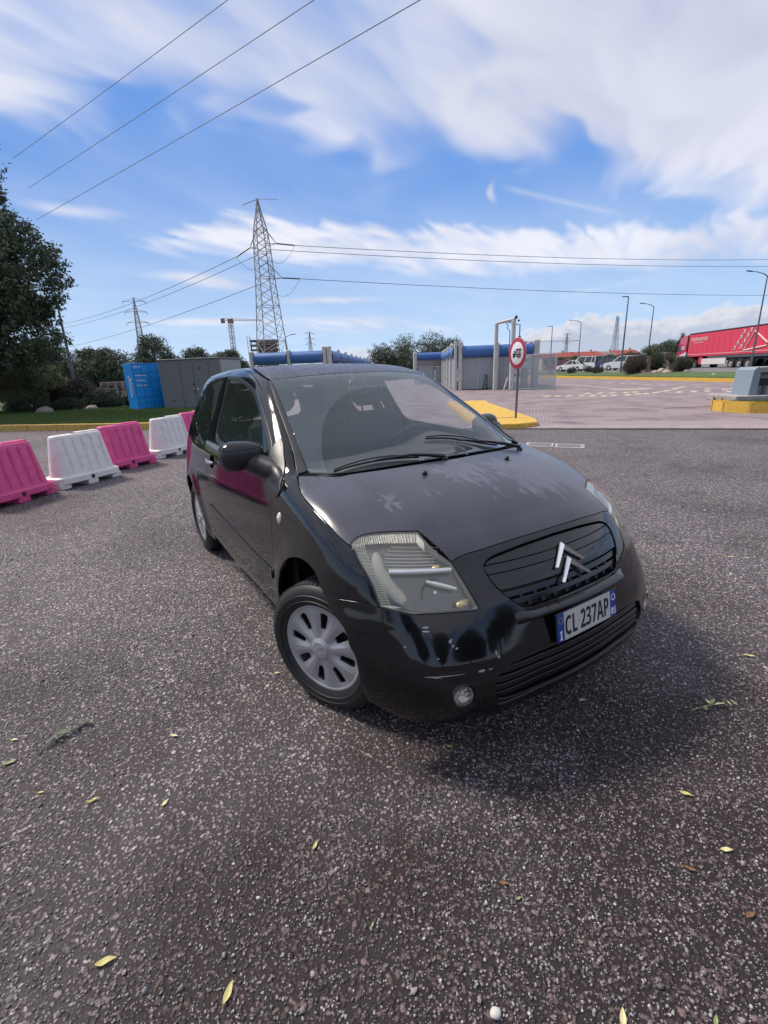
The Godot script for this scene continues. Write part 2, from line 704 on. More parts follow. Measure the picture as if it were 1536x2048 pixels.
func build_car() -> void:
	hull_tables()
	var car := thing("hatchback_car", "black three door hatchback parked on the gravelly asphalt with rain streaked bonnet", "car", Vector3(0.3733, 0.0, -2.165), 0.563)
	car_materials()
	var paint: Material = M.paint
	# shared seams -------------------------------------------------
	var gap_low := sm(vv([-.40, .325, -.386, .5, -.378, .7, -.386, .846, -.41, .93, -.46, 1.01]))
	var gap_up := sm(vv([-.46, 1.01, -.478, 1.035, -.555, 1.107, -.645, 1.165, -.764, 1.23, -.949, 1.322, -1.184, 1.395, -1.40, 1.430, -1.558, 1.4405, -1.69, 1.436, -1.765, 1.41]))
	var gap_rear := sm(vv([-1.765, 1.41, -1.735, 1.28, -1.70, 1.136, -1.662, 1.009, -1.65, .908, -1.635, .754, -1.63, .622, -1.65, .45, -1.66, .325]))
	var hood_side := sm(vv([-.284, .707, -.233, .728, -.145, .755, -.039, .760, .058, .758, .159, .751, .222, .738]))
	var hl_top := sm(vv([.222, .738, .217, .711, .226, .672, .271, .593, .328, .502]))
	var hl_in := sm(vv([.328, .502, .376, .492, .48, .471]))
	var hood_front := sm(vv([.48, .471, .491, .393, .502, .328, .513, .21, .519, .1, .521, 0]))
	var hood_rear := sm(vv([-.045, 0, -.052, .1, -.068, .25, -.095, .395, -.14, .53, -.21, .63, -.284, .707]))
	var bump_gap := sm(vv([.151, .604, .243, .615, .3015, .621, .380, .617]))
	var hl_out := sm(vv([.380, .617, .333, .70, .256, .773, .2185, .796]))
	var hl_bot := sm(vv([.380, .617, .441, .609, .486, .602, .516, .603, .591, .603, .675, .602, .690, .603, .697, .612]))
	var hl_inP := sm(vv([.697, .612, .649, .684, .597, .746]))
	var arch := sm(vv([-.345, .325, -.325, .42, -.286, .50, -.225, .585, -.149, .645, -.06, .68, .02, .690, .085, .676, .125, .645, .151, .604]))
	var arch_low := sm(vv([.151, .604, .185, .570, .263, .515, .288, .456, .311, .418, .327, .304, .343, .245]))
	# panels -------------------------------------------------------
	var seam := t2ps(vv([-.43, .70, -.442, .662, -.36, .690, -.284, .709]))
	var fender := closed([gap_low, seam, t2ps(hood_side), rev(hl_out), rev(bump_gap), rev(arch)])
	both("front_wing", panel(chP, fender, [], .011), paint, car)
	var glass_door := closed([sm(vv([-.50, 1.005, -.56, 1.065, -.656, 1.128, -.785, 1.198, -.928, 1.271, -1.076, 1.325, -1.261, 1.364, -1.473, 1.391, -1.673, 1.393])), sm(vv([-1.673, 1.393, -1.62, 1.273, -1.585, 1.145, -1.545, 1.04])), sm(vv([-1.50, 1.005, -1.307, .992, -.9, .975, -.56, .962]))])
	var door := closed([gap_low, gap_up, gap_rear])
	var handle_hole := ellipse2(Vector2(-1.53, .865), .062, .042)
	var dd := both("door", panel(chP, door, [glass_door, handle_hole], .015), paint, car)
	var dg := panel(chP, glass_door, [], 0.03, -.006, .003, .004, .001)
	var ws := [obj("window", dg, M.side_glass, dd[0]), obj("window", dg.mirrored(), M.side_glass, dd[1])]
	var seal := panel(chP, inset_of(glass_door, .004), [inset_of(glass_door, -.016)], 0.03, .001, 0.0, .008, .0015)
	obj("window_seal", seal, M.rubber_gloss, dd[0])
	obj("window_seal", seal.mirrored(), M.rubber_gloss, dd[1])
	var cup := panel(chP, ellipse2(Vector2(-1.53, .865), .066, .046), [], 0.02, -.028, 0.0, 0.0)
	flange(cup, chP, ellipse2(Vector2(-1.53, .865), .063, .043), .01, 0.0, .03, .0, true)
	obj("handle_cup", cup, M.paint, dd[0])
	obj("handle_cup", cup.mirrored(), M.paint, dd[1])
	var hb := MB.new()
	var hp := []
	for i in 9:
		var f := float(i) / 8.0
		hp.append(chP(Vector2(-1.615 + .17 * f, .868 - .006 * sin(f * PI)), .012 + .014 * sin(f * PI))[0])
	hb.tube(hp, [.006, .012, .0135, .0135, .0135, .0135, .0135, .012, .006], 10)
	obj("handle", hb, M.handle_silver, dd[0])
	obj("handle", hb.mirrored(), M.handle_silver, dd[1])
	var mould := panel(chP, closed([sm(vv([-.415, .452, -.9, .468, -1.3, .495, -1.63, .520])), sm(vv([-1.63, .556, -1.3, .530, -.9, .503, -.415, .488]))]), [], .04, .009, 0.0, .012, .004)
	obj("rubbing_strip", mould, M.strip_black, dd[0])
	obj("rubbing_strip", mould.mirrored(), M.strip_black, dd[1])
	var rail_in := sm(vv([-.442, .662, -.59, .632, -.785, .596, -.982, .556, -1.084, .552, -1.25, .535, -1.517, .492, -2.0, .480, -2.3, .47, -2.50, .45]))
	var rail_out := sm(vv([-.43, .70, -.478, .724, -.555, .677, -.645, .652, -.764, .632, -.949, .607, -1.184, .569, -1.40, .540, -1.558, .525, -1.69, .530, -1.765, .560]))
	var rail_out2 := sm(vv([-1.765, .560, -1.9, .575, -2.2, .572, -2.4, .552, -2.52, .51]))
	both("roof_rail", panel(chT, closed([rail_in, rev(rail_out2), rev(rail_out)]), [], .02), paint, car)
	var rear_arch := []
	for i in 15:
		var ph := lerpf(-.25, PI + .25, i / 14.0)
		rear_arch.append(Vector2(-2.315 - .355 * cos(ph), .295 + .355 * sin(ph)))
	var quarter := closed([rev(gap_rear).slice(0, -1), t2ps(rail_out2), sm(vv([-2.80, 1.30, -2.875, 1.1, -2.90, .9, -2.90, .64])), vv([-2.60, .62]), rev(f2ps(rear_arch)), vv([-1.97, .325])])
	quarter = closed([rev(gap_rear), t2ps(rail_out2), sm(vv([-2.78, 1.30, -2.875, 1.1, -2.90, .9, -2.90, .64])), f2ps(rear_arch), vv([-1.66, .215])])
	var qglass := closed([sm(vv([-1.80, 1.392, -1.994, 1.375, -2.15, 1.335, -2.25, 1.237, -2.28, 1.132, -2.23, 1.051, -2.07, .999, -1.85, .941, -1.74, .935])), sm(vv([-1.725, .95, -1.745, 1.1, -1.775, 1.28, -1.80, 1.392]))])
	var qq := both("rear_wing", panel(chP, quarter, [qglass], .026), paint, car)
	var qg := panel(chP, qglass, [], .03, -.001, .002, .006, .001)
	obj("window", qg, M.side_glass, qq[0])
	obj("window", qg.mirrored(), M.side_glass, qq[1])
	both("sill", panel(chP, closed([vv([-.345, .325, -.40, .325, -1.66, .325, -1.66, .215, -.36, .215])]), [], .04, 0.0, .003, .03), paint, car)
	# bonnet, roof, glass
	var hood := symT(closed([rev(hood_front), rev(hl_in), rev(hl_top), rev(hood_side), rev(hood_rear)]))
	var hood_o := obj("bonnet", panel(chT, hood, [], .014), M.paint_dust_sky, car)
	var roof := symT(closed([sm(vv([-.928, 0, -.935, .2, -.953, .4, -.985, .538])), sm(vv([-.985, .538, -1.084, .540, -1.25, .522, -1.517, .480, -2.0, .468, -2.3, .457, -2.50, .437])), sm(vv([-2.50, .437, -2.57, .25, -2.60, 0]))]))
	var roof_o := obj("roof", panel(chT, roof, [], .03), M.paint_roof, car)
	obj("headlining", panel(chT, roof, [], .08, -.03, 0.0, 0.0), M.fabric_light, roof_o)
	var wsp := symT(closed([sm(vv([-.105, 0, -.11, .2, -.145, .4, -.205, .56, -.283, .655])), sm(vv([-.283, .655, -.421, .633, -.59, .605, -.785, .572, -.982, .538])), sm(vv([-.982, .538, -.948, .4, -.93, .2, -.922, 0]))]))
	var wso := obj("windscreen", panel(chT, wsp, [], .025, -.002, .002, .005, .001), M.windscreen, car)
	var dust := MB.new()
	var arcs := []
	for k in 2:
		var piv: Vector2 = [Vector2(-.085, -.50), Vector2(-.06, .05)][k]
		var arc := PackedVector2Array()
		for i in 25:
			var an := lerpf(-.15, 2.15 if k == 0 else 1.75, i / 24.0)
			arc.append(piv + Vector2(-sin(an) * .66, cos(an) * .56))
		arc.append(piv + Vector2(-.06, .0))
		arcs.append(arc)
	var films := Geometry2D.clip_polygons(wsp, arcs[0])
	var films2 := []
	for q in films:
		films2.append_array(Geometry2D.clip_polygons(q, arcs[1]))
	for q in films2:
		if q.size() > 3 and not Geometry2D.is_polygon_clockwise(q):
			dust.join(panel(chT, q, [], .03, .0015, 0.0, 0.0))
	obj("dust_film", dust, M.dust_film, wso)
	var frit := symT(closed([vv([-.107, 0]), sm(vv([-.107, 0, -.112, .2, -.147, .4, -.207, .56, -.284, .652])), sm(vv([-.31, .640, -.25, .56, -.205, .4, -.19, .2, -.188, 0]))]))
	obj("black_border", panel(chT, frit, [], .03, -.006, 0.0, 0.0), M.rubber, wso)
	var pillar := closed([sm(vv([-.30, .657, -.421, .636, -.59, .608, -.785, .575, -.980, .541])), sm(vv([-.982, .553, -.785, .593, -.59, .629, -.442, .659, -.31, .700]))])
	both("windscreen_trim", panel(chT, pillar, [], .02, .002, 0.0, .01), M.rubber_gloss, car)
	var cowl := symT(closed([hood_rear, vv([-.29, .66]), rev(sm(vv([-.10, 0, -.106, .2, -.14, .4, -.20, .56, -.283, .655])))]))
	obj("cowl", panel(chT, cowl, [], .03, -.022, 0.0, 0.0), M.plastic_black, car)
	# front bumper with its openings
	var grille := symP(closed([vv([MID, .766]), sm(vv([1.1781, .766, 1.05, .764, .93, .760, .80, .750, .752, .742, .727, .728, .728, .708])), sm(vv([.728, .708, .766, .66, .823, .612, .852, .590])), sm(vv([.852, .590, .872, .580, .910, .574, 1.0, .575, 1.1781, .577]))]))
	var intake := symP(closed([vv([MID, .420]), sm(vv([1.1781, .420, 1.047, .421, .90, .419, .80, .412, .765, .400])), sm(vv([.765, .400, .750, .36, .752, .31])), sm(vv([.752, .31, .762, .294, .80, .284, .906, .278, 1.06, .277, 1.1781, .277]))]))
	var fogh := ellipse2(Vector2(.645, .335), .036, .040)
	var fogm := ellipse2(Vector2(2 * MID - .645, .335), .036, .040)
	var bumper := symP(closed([vv([MID, .785]), rev(t2ps(hood_front)), rev(hl_inP), rev(hl_bot), rev(bump_gap), arch_low, sm(vv([.343, .245, .415, .212, .514, .205, .606, .207, .7, .213, .9, .222, 1.1781, .226]))]))
	var bo := obj("front_bumper", panel(chP, bumper, [grille, intake, fogh, fogm], .012, 0.0, .0022, .03), paint, car)
	# grille slats, cut out of the opening level by level
	var inner := inset_of(grille, -.007)
	for band in [[.728, .80], [.700, .7225], [.6485, .6945]]:
		for q in Geometry2D.intersect_polygons(inner, PackedVector2Array([Vector2(0, band[0]), Vector2(3, band[0]), Vector2(3, band[1]), Vector2(0, band[1])])):
			obj("grille_slat", panel(chP, q, [], .02, -.005, 0.0, .02, .003), paint, bo)
	for band in [[.622, .638], [.594, .609]]:
		for q in Geometry2D.intersect_polygons(inner, PackedVector2Array([Vector2(0, band[0]), Vector2(3, band[0]), Vector2(3, band[1]), Vector2(0, band[1])])):
			obj("grille_slat", panel(chP, q, [], .02, -.012, 0.0, .025, .003), M.plastic_gloss, bo)
	var teeth := MB.new()
	for i in 9:
		for k in 2:
			var a := MID - .30 + (i + .5 * k) * .07
			var pn := chP(Vector2(a, .6155 - .0275 * k), -.021)
			teeth.box(pn[0], Vector3(.014, .014, .022), basis_of(pn[1]))
	obj("grille_bracket", teeth, M.rubber, bo)
	obj("grille_back", panel(chP, inset_of(grille, .01), [], .05, -.045, 0.0, 0.0), M.plastic_black, bo)
	var ir := inset_of(intake, -.004)
	for k in 4:
		var u0 := .290 + k * .032
		for q in Geometry2D.intersect_polygons(ir, PackedVector2Array([Vector2(0, u0), Vector2(3, u0), Vector2(3, u0 + .016), Vector2(0, u0 + .016)])):
			obj("intake_slat", panel(chP, q, [], .03, -.012, 0.0, .03, .004), M.plastic_gloss, bo)
	obj("intake_back", panel(chP, inset_of(intake, .01), [], .05, -.06, 0.0, 0.0), M.plastic_black, bo)
	var lipm := MB.new()
	var lp := []
	for i in 41:
		lp.append(chP(Vector2(lerpf(.755, 2 * MID - .755, i / 40.0), .266), -.002)[0])
	lipm.tube(lp, .0065, 8)
	obj("intake_lip", lipm, M.plastic_gloss, bo)
	obj("towing_cover", panel(chP, ellipse2(Vector2(.842, .467), .019, .022), [], .02, .0012, 0.0, .004, .001), paint, bo)
	var sc := MB.new()
	rng.seed = 11
	for s in [[.525, .565, .012, .004], [.53, .552, .014, .004], [.604, .52, .006, .008], [.612, .505, .005, .006], [.623, .497, .006, .005], [.75, .462, .005, .012], [.757, .448, .005, .007], [.70, .413, .012, .006], [.73, .414, .01, .004], [.60, .412, .05, .0025], [.56, .409, .03, .003], [.57, .47, .005, .003], [.47, .50, .004, .003]]:
		var pl := PackedVector2Array()
		for i in 9:
			var an := TAU * i / 9
			pl.append(Vector2(s[0], s[1]) + Vector2(cos(an) * s[2], sin(an) * s[3]) * rng.randf_range(.45, 1.1))
		sc.join(panel(chP, pl, [], .02, .0009, 0.0, 0.0))
	obj("paint_scuff", sc, M.scuff, bo)
	car_front(car, bo)
	car_lamps(car, closed([hl_out, t2ps(hl_top), rev(hl_inP), rev(hl_bot)]))
	car_wheels(car)
	car_mirrors(car, dd)
	car_rear(car)
	car_inside(car)

func basis_of(nn: Vector3, up := Vector3.UP) -> Basis:
	# z along nn, y as near as may be to up
	var x := up.cross(nn).normalized()
	return Basis(x, nn.cross(x).normalized(), nn)

func car_front(car: Node3D, bo: Node3D) -> void:
	# chevron badge
	var pn := chP(Vector2(MID, .683), .0)
	var b := basis_of(pn[1])
	var ch := MB.new()
	for k in 2:
		var y0 := .052 - k * .058
		for s in [-1.0, 1.0]:
			# ridge along each leg: apex wide, foot narrow
			var A := Vector2(0, y0)
			var B := Vector2(s * .080, y0 - .072)
			var al := (B - A).normalized()
			var side := Vector2(-al.y, al.x) * (1.0 if s < 0.0 else -1.0)
			var w0 := .013
			var w1 := .0055
			var o0 := A + Vector2(0, .015)
			var i0 := A + Vector2(0, -.015)
			var o1 := B - side * w1
			var i1 := B + side * w1
			if o1.y < i1.y:
				var q := o1
				o1 = i1
				i1 = q
			var up := .010
			var r0 := Vector3(A.x, A.y, .007 + up)
			var r1 := Vector3(B.x, B.y, .007 + up * .6)
			var f := func(p: Vector2, z: float) -> Vector3: return Vector3(p.x, p.y, z)
			ch.quad(f.call(o0, .006), f.call(o1, .006), r1, r0, Vector3(o1.x - i1.x, o1.y - i1.y, .6 * .02))
			ch.quad(f.call(i0, .006), f.call(i1, .006), r1, r0, Vector3(i1.x - o1.x, i1.y - o1.y, .6 * .02))
			ch.quad(f.call(o0, .0), f.call(o1, .0), f.call(o1, .006), f.call(o0, .006), Vector3(o1.x - i1.x, o1.y - i1.y, 0))
			ch.quad(f.call(i0, .0), f.call(i1, .0), f.call(i1, .006), f.call(i0, .006), Vector3(i1.x - o1.x, i1.y - o1.y, 0))
			ch.quad(f.call(o1, .0), f.call(i1, .0), f.call(i1, .006), f.call(o1, .006), Vector3(B.x, B.y - A.y, 0))
			ch.poly([f.call(o1, .006), r1, f.call(i1, .006)], Vector3(B.x, B.y - A.y, 0).normalized())
	var em := obj("badge", ch, M.chrome, bo)
	em.transform = Transform3D(b, pn[0])
	# ledge over the number plate
	var lg := MB.new()
	var tp := []
	lg.sheet(func(u: float, v: float) -> Vector3:
		var a := lerpf(MID - .345, MID + .345, u)
		var cs := [[.570, .0], [.566, .012], [.556, .030], [.546, .033], [.538, .026], [.530, .0]]
		var i := mini(int(v * 5.0), 4)
		var f := v * 5.0 - i
		var e := clampf((.5 - absf(u - .5)) * 12.0, 0.0, 1.0)
		return chP(Vector2(a, lerpf(cs[i][0], cs[i + 1][0], f)), lerpf(cs[i][1], cs[i + 1][1], f) * e)[0], 40, 10, true)
	obj("plate_ledge", lg, M.paint, bo)
	# number plate
	var top := Vector3(-.0, .543, .716)
	var bot := Vector3(.0, .434, .733)
	var up := (top - bot).normalized()
	var nn := Vector3(1, 0, 0).cross(up).normalized()
	var pb := Basis(Vector3(1, 0, 0), up, nn)
	var pc := (top + bot) * .5 - nn * .006
	var rim := MB.new()
	rim.box(Vector3.ZERO, Vector3(.366, .115, .006), Basis.IDENTITY, .002)
	var pl := obj("number_plate", rim, M.plate_rim, car)
	pl.transform = Transform3D(pb, pc)
	var bg := MB.new()
	bg.box(Vector3(0, 0, .0035), Vector3(.282, .107, .002), Basis.IDENTITY, .0008)
	obj("plate_face", bg, M.plate_white, pl)
	for s in [-1.0, 1.0]:
		var bd := MB.new()
		bd.box(Vector3(s * .1605, 0, .0035), Vector3(.038, .107, .002), Basis.IDENTITY, .0008)
		obj("blue_band", bd, M.plate_blue, pl)
	letters(pl, "CL", Vector3(-.103, -.003, .0048), .072, M.print_black, .62)
	letters(pl, "237AP", Vector3(.041, -.003, .0048), .072, M.print_black, .62)
	var dot := MB.new()
	dot.ball(Vector3(-.058, 0, .0045), Vector3(.005, .005, .002))
	obj("seal", dot, M.handle_silver, pl)
	letters(pl, "I", Vector3(-.1605, -.030, .0048), .034, M.print_white, .9)
	letters(pl, "BS", Vector3(.1605, -.030, .0048), .026, M.print_white, .8)
	var ring := MB.new()
	for i in 12:
		var an := TAU * i / 12
		ring.ball(Vector3(-.1605 + .011 * cos(an), .028 + .011 * sin(an), .0046), Vector3.ONE * .0016, Basis.IDENTITY, 6, 4)
	obj("star_ring", ring, M.print_yellow, pl)
	var rr := MB.new()
	rr.lathe([Vector2(.010, 0), Vector2(.0135, .0006), Vector2(.0135, 0)], Transform3D(Basis(Vector3(1, 0, 0), PI / 2), Vector3(.1605, .026, .0045)), 20)
	obj("ring_mark", rr, M.print_white, pl)
	# washer jets
	for s in [-1.0, 1.0]:
		var w := MB.new()
		var q := chT(Vector2(.051, s * .255), .0)
		w.ball(q[0] + q[1] * .004, Vector3(.013, .010, .016), basis_of(q[1], Vector3(0, 0, 1)), 12, 8)
		obj("washer_jet", w, M.plastic_black, car)
	# wipers: arm and blade, one for each side of the glass
	for k in 2:
		var w := MB.new()
		var piv: Vector2 = [Vector2(-.085, -.50), Vector2(-.06, .05)][k]
		var tip: Vector2 = [Vector2(-.235, -.02), Vector2(-.19, .53)][k]
		var el := piv.lerp(tip, .30) + Vector2(-.03, 0)
		var p0: Vector3 = chT(piv, .004)[0]
		w.ball(p0, Vector3(.016, .012, .016))
		w.tube([p0 + Vector3(0, .012, 0), chT(piv.lerp(el, .5), .022)[0], chT(el, .026)[0], chT(el.lerp(tip, .5), .024)[0], chT(el.lerp(tip, .62), .020)[0]], [.010, .009, .007, .005, .004], 8)
		var wo := obj("wiper", w, M.plastic_gloss, car)
		var bl := MB.new()
		var ps := []
		for i in 13:
			var f := lerpf(-.12, 1.12, i / 12.0)
			var base := el.lerp(tip, f) + Vector2(-.012 - .05 * f * (1.0 - f), 0)
			ps.append(chT(base, .008)[0])
		bl.tube(ps, .005, 6)
		var ps2 := []
		for i in 7:
			ps2.append((ps[2 * i] as Vector3) + Vector3(0, .010 + .006 * sin(PI * i / 6.0), .004))
		bl.tube(ps2, .0036, 6)
		obj("wiper_blade", bl, M.rubber, wo)
	# flank lamp on each wing
	for s in [-1.0, 1.0]:
		var w := MB.new()
		var q := chP(Vector2(-.278, .79), 0.0)
		var p: Vector3 = q[0]
		var nn2: Vector3 = q[1]
		if s > 0.0:
			p.x = -p.x
			nn2.x = -nn2.x
		w.ball(p, Vector3(.020, .026, .010), basis_of(nn2), 16, 10)
		w.ball(p + nn2 * .008, Vector3(.008, .010, .005), basis_of(nn2), 12, 8)
		obj("side_repeater", w, M.repeater, car)

func letters(parent: Node3D, s: String, at: Vector3, size: float, m: Material, squeeze := 1.0, called := "lettering", bold := true, font := "Droid Sans") -> MeshInstance3D:
	var tm := TextMesh.new()
	var f := SystemFont.new()
	f.font_names = PackedStringArray([font])
	f.font_weight = 700 if bold else 400
	tm.font = f
	tm.text = s
	tm.font_size = 64
	tm.pixel_size = size / 46.0
	tm.depth = .0012
	tm.curve_step = 1.5
	var o := obj(called, tm, m, parent)
	o.position = at
	o.scale = Vector3(squeeze, 1, 1)
	return o

func car_lamps(car: Node3D, hl: PackedVector2Array) -> void:
	var lens := panel(chP, hl, [], .02, -.001, .0025, .012, .002)
	var bowl := panel(chP, hl, [], .02, -.050, .006, 0.0)
	var wall := MB.new()
	flange(wall, chP, inset_of(hl, -.004), .02, -.004, .050, 0.0, true)
	# ribs moulded round the rim of the lens
	var ribs := MB.new()
	var rim := inset_of(hl, -.006)
	var inn := inset_of(hl, -.030)
	var total := 0.0
	var nxt := 0.0
	for i in rim.size():
		var a := rim[i]
		var b := rim[(i + 1) % rim.size()]
		var l := a.distance_to(b)
		var t0 := total
		total += l
		while nxt < t0 + l:
			var p := a.lerp(b, (nxt - t0) / l)
			nxt += .0058
			var mid := (Vector2(.45, .69) - p)
			var horiz := p.x < .42 or p.y > .80
			if not horiz:
				continue
			var d := Vector2(.030, .004) if p.y < .80 else Vector2(.012, -.020)
			ribs.tube([chP(p, -.006)[0], chP(p + d * .5, -.0075)[0], chP(p + d, -.009)[0]], .0012, 5, false)
	# what is behind the glass: a brow, a long indicator tube, a deep reflector and its bulb
	var tube := MB.new()
	var tp := []
	for i in 15:
		var f := i / 14.0
		tp.append(chP(Vector2(lerpf(.315, .455, f), lerpf(.785, .640, f) - .01 * sin(f * PI)), -.026)[0])
	tube.tube(tp, [.012, .019, .022, .023, .023, .023, .023, .023, .023, .023, .023, .023, .022, .020, .012], 14)
	var brow := MB.new()
	for i in 7:
		var f := i / 6.0
		var ps := []
		for k in 9:
			ps.append(chP(Vector2(lerpf(.350, .535, k / 8.0), lerpf(.806, .748, f) - .006 * k / 8.0), -.038)[0])
		brow.tube(ps, .0032, 6)
	var bar := MB.new()
	var bp := []
	for k in 11:
		bp.append(chP(Vector2(lerpf(.385, .600, k / 10.0), .733 - .004 * k / 10.0), -.022)[0])
	bar.tube(bp, .010, 8)
	var c := chP(Vector2(.540, .680), -.072)
	var refl := MB.new()
	var prof := []
	for i in 9:
		var x := i / 8.0
		prof.append(Vector2(.050 * x, .022 * x * x))
	var bb := basis_of((c[1] as Vector3).lerp(Vector3(0, 0, 1), .7).normalized())
	refl.lathe(prof, Transform3D(Basis(bb.x, bb.z, bb.y), c[0]), 28)
	var bulb := MB.new()
	bulb.tube([c[0], c[0] + bb.z * .035], [.010, .008], 10)
	bulb.ball(c[0] + bb.z * .036, Vector3.ONE * .009, Basis.IDENTITY, 10, 6)
	var shade := MB.new()
	var s0: Vector3 = chP(Vector2(.515, .700), -.018)[0]
	var s1: Vector3 = chP(Vector2(.622, .672), -.018)[0]
	shade.tube([s0, s0.lerp(s1, .3), s0.lerp(s1, .7), s1], [.006, .009, .009, .006], 8)
	var amber := MB.new()
	amber.ball(chP(Vector2(.545, .742), -.03)[0], Vector3(.018, .008, .012), Basis.IDENTITY, 12, 8)
	amber.ball(chP(Vector2(.648, .628), -.03)[0], Vector3(.030, .014, .016), Basis.IDENTITY, 12, 8)
	for side in 2:
		var hb := obj("headlight", bowl if side == 0 else bowl.mirrored(), M.lamp_back, car)
		for part in [["lamp_wall", wall, M.lamp_grey], ["lens_rib", ribs, M.lens_rib], ["indicator_tube", tube, M.lens_tube], ["reflector_slat", brow, M.lamp_grey], ["chrome_bar", bar, M.chrome], ["reflector", refl, M.reflector], ["bulb", bulb, M.chrome], ["bulb_shade", shade, M.chrome], ["amber_reflector", amber, M.amber], ["lens", lens, M.lens]]:
			obj(part[0], part[1] if side == 0 else part[1].mirrored(), part[2], hb)
	# fog lamps
	var q := chP(Vector2(.645, .335), .0)
	var fb := basis_of(((q[1] as Vector3) + Vector3(0, .05, .25)).normalized())
	var xf := Transform3D(Basis(fb.x, fb.z, fb.y), q[0] - fb.z * .034)
	var f1 := MB.new()
	f1.lathe([Vector2(0.001, .004), Vector2(.02, .008), Vector2(.034, .024), Vector2(.037, .034)], xf, 24)
	var f2 := MB.new()
	f2.lathe([Vector2(.0365, .030), Vector2(.041, .036), Vector2(.0445, .030), Vector2(.0445, .0)], xf, 28)
	var f3 := MB.new()
	f3.lathe([Vector2(0.0005, .040), Vector2(.02, .0385), Vector2(.037, .033)], xf, 24)
	var f4 := MB.new()
	for i in 9:
		f4.ball(q[0] + fb * Vector3(rng.randf_range(-.018, .018), rng.randf_range(-.018, .018), -.012), Vector3.ONE * rng.randf_range(.004, .008), Basis.IDENTITY, 8, 6)
	for side in 2:
		var fo := obj("fog_lamp", f2 if side == 0 else f2.mirrored(), M.plastic_gloss, car)
		obj("reflector", f1 if side == 0 else f1.mirrored(), M.reflector, fo)
		obj("facet", f4 if side == 0 else f4.mirrored(), M.lens_rib, fo)
		obj("lens", f3 if side == 0 else f3.mirrored(), M.lens, fo)

func cap_height(p: Vector2) -> float:
	var r := p.length()
	var an := atan2(p.y, p.x)
	var z := .010 * (1.0 - pow(r / .199, 2.0))
	if r > .05 and r < .190:
		var w := 1.0 - absf(fposmod(an * 8.0 / TAU, 1.0) - .5) * 4.0
		w = -w
		var m := sin(clampf((r - .05) / .140, 0.0, 1.0) * PI)
		z += .010 * m * clampf(w, -.8, .55)
		z -= .004 * m
	if r < .040:
		z += .006
	elif r < .05:
		z += .006 * (1.0 - (r - .04) / .01)
	if r > .186:
		z += .004 * clampf((r - .186) / .006, 0.0, 1.0)
	return z

const CAPK := .12

func ch_cap(u: Vector2, off: float) -> Array:
	# u.x = angle * CAPK, u.y = radius
	var q := Vector2(cos(u.x / CAPK), sin(u.x / CAPK)) * maxf(u.y, .001)
	var e := .0012
	var g := Vector2(cap_height(q + Vector2(e, 0)) - cap_height(q - Vector2(e, 0)), cap_height(q + Vector2(0, e)) - cap_height(q - Vector2(0, e))) / (2.0 * e)
	var nn := Vector3(-g.x, 1, -g.y).normalized()
	return [Vector3(q.x, .068 + cap_height(q), q.y) + nn * off, nn]

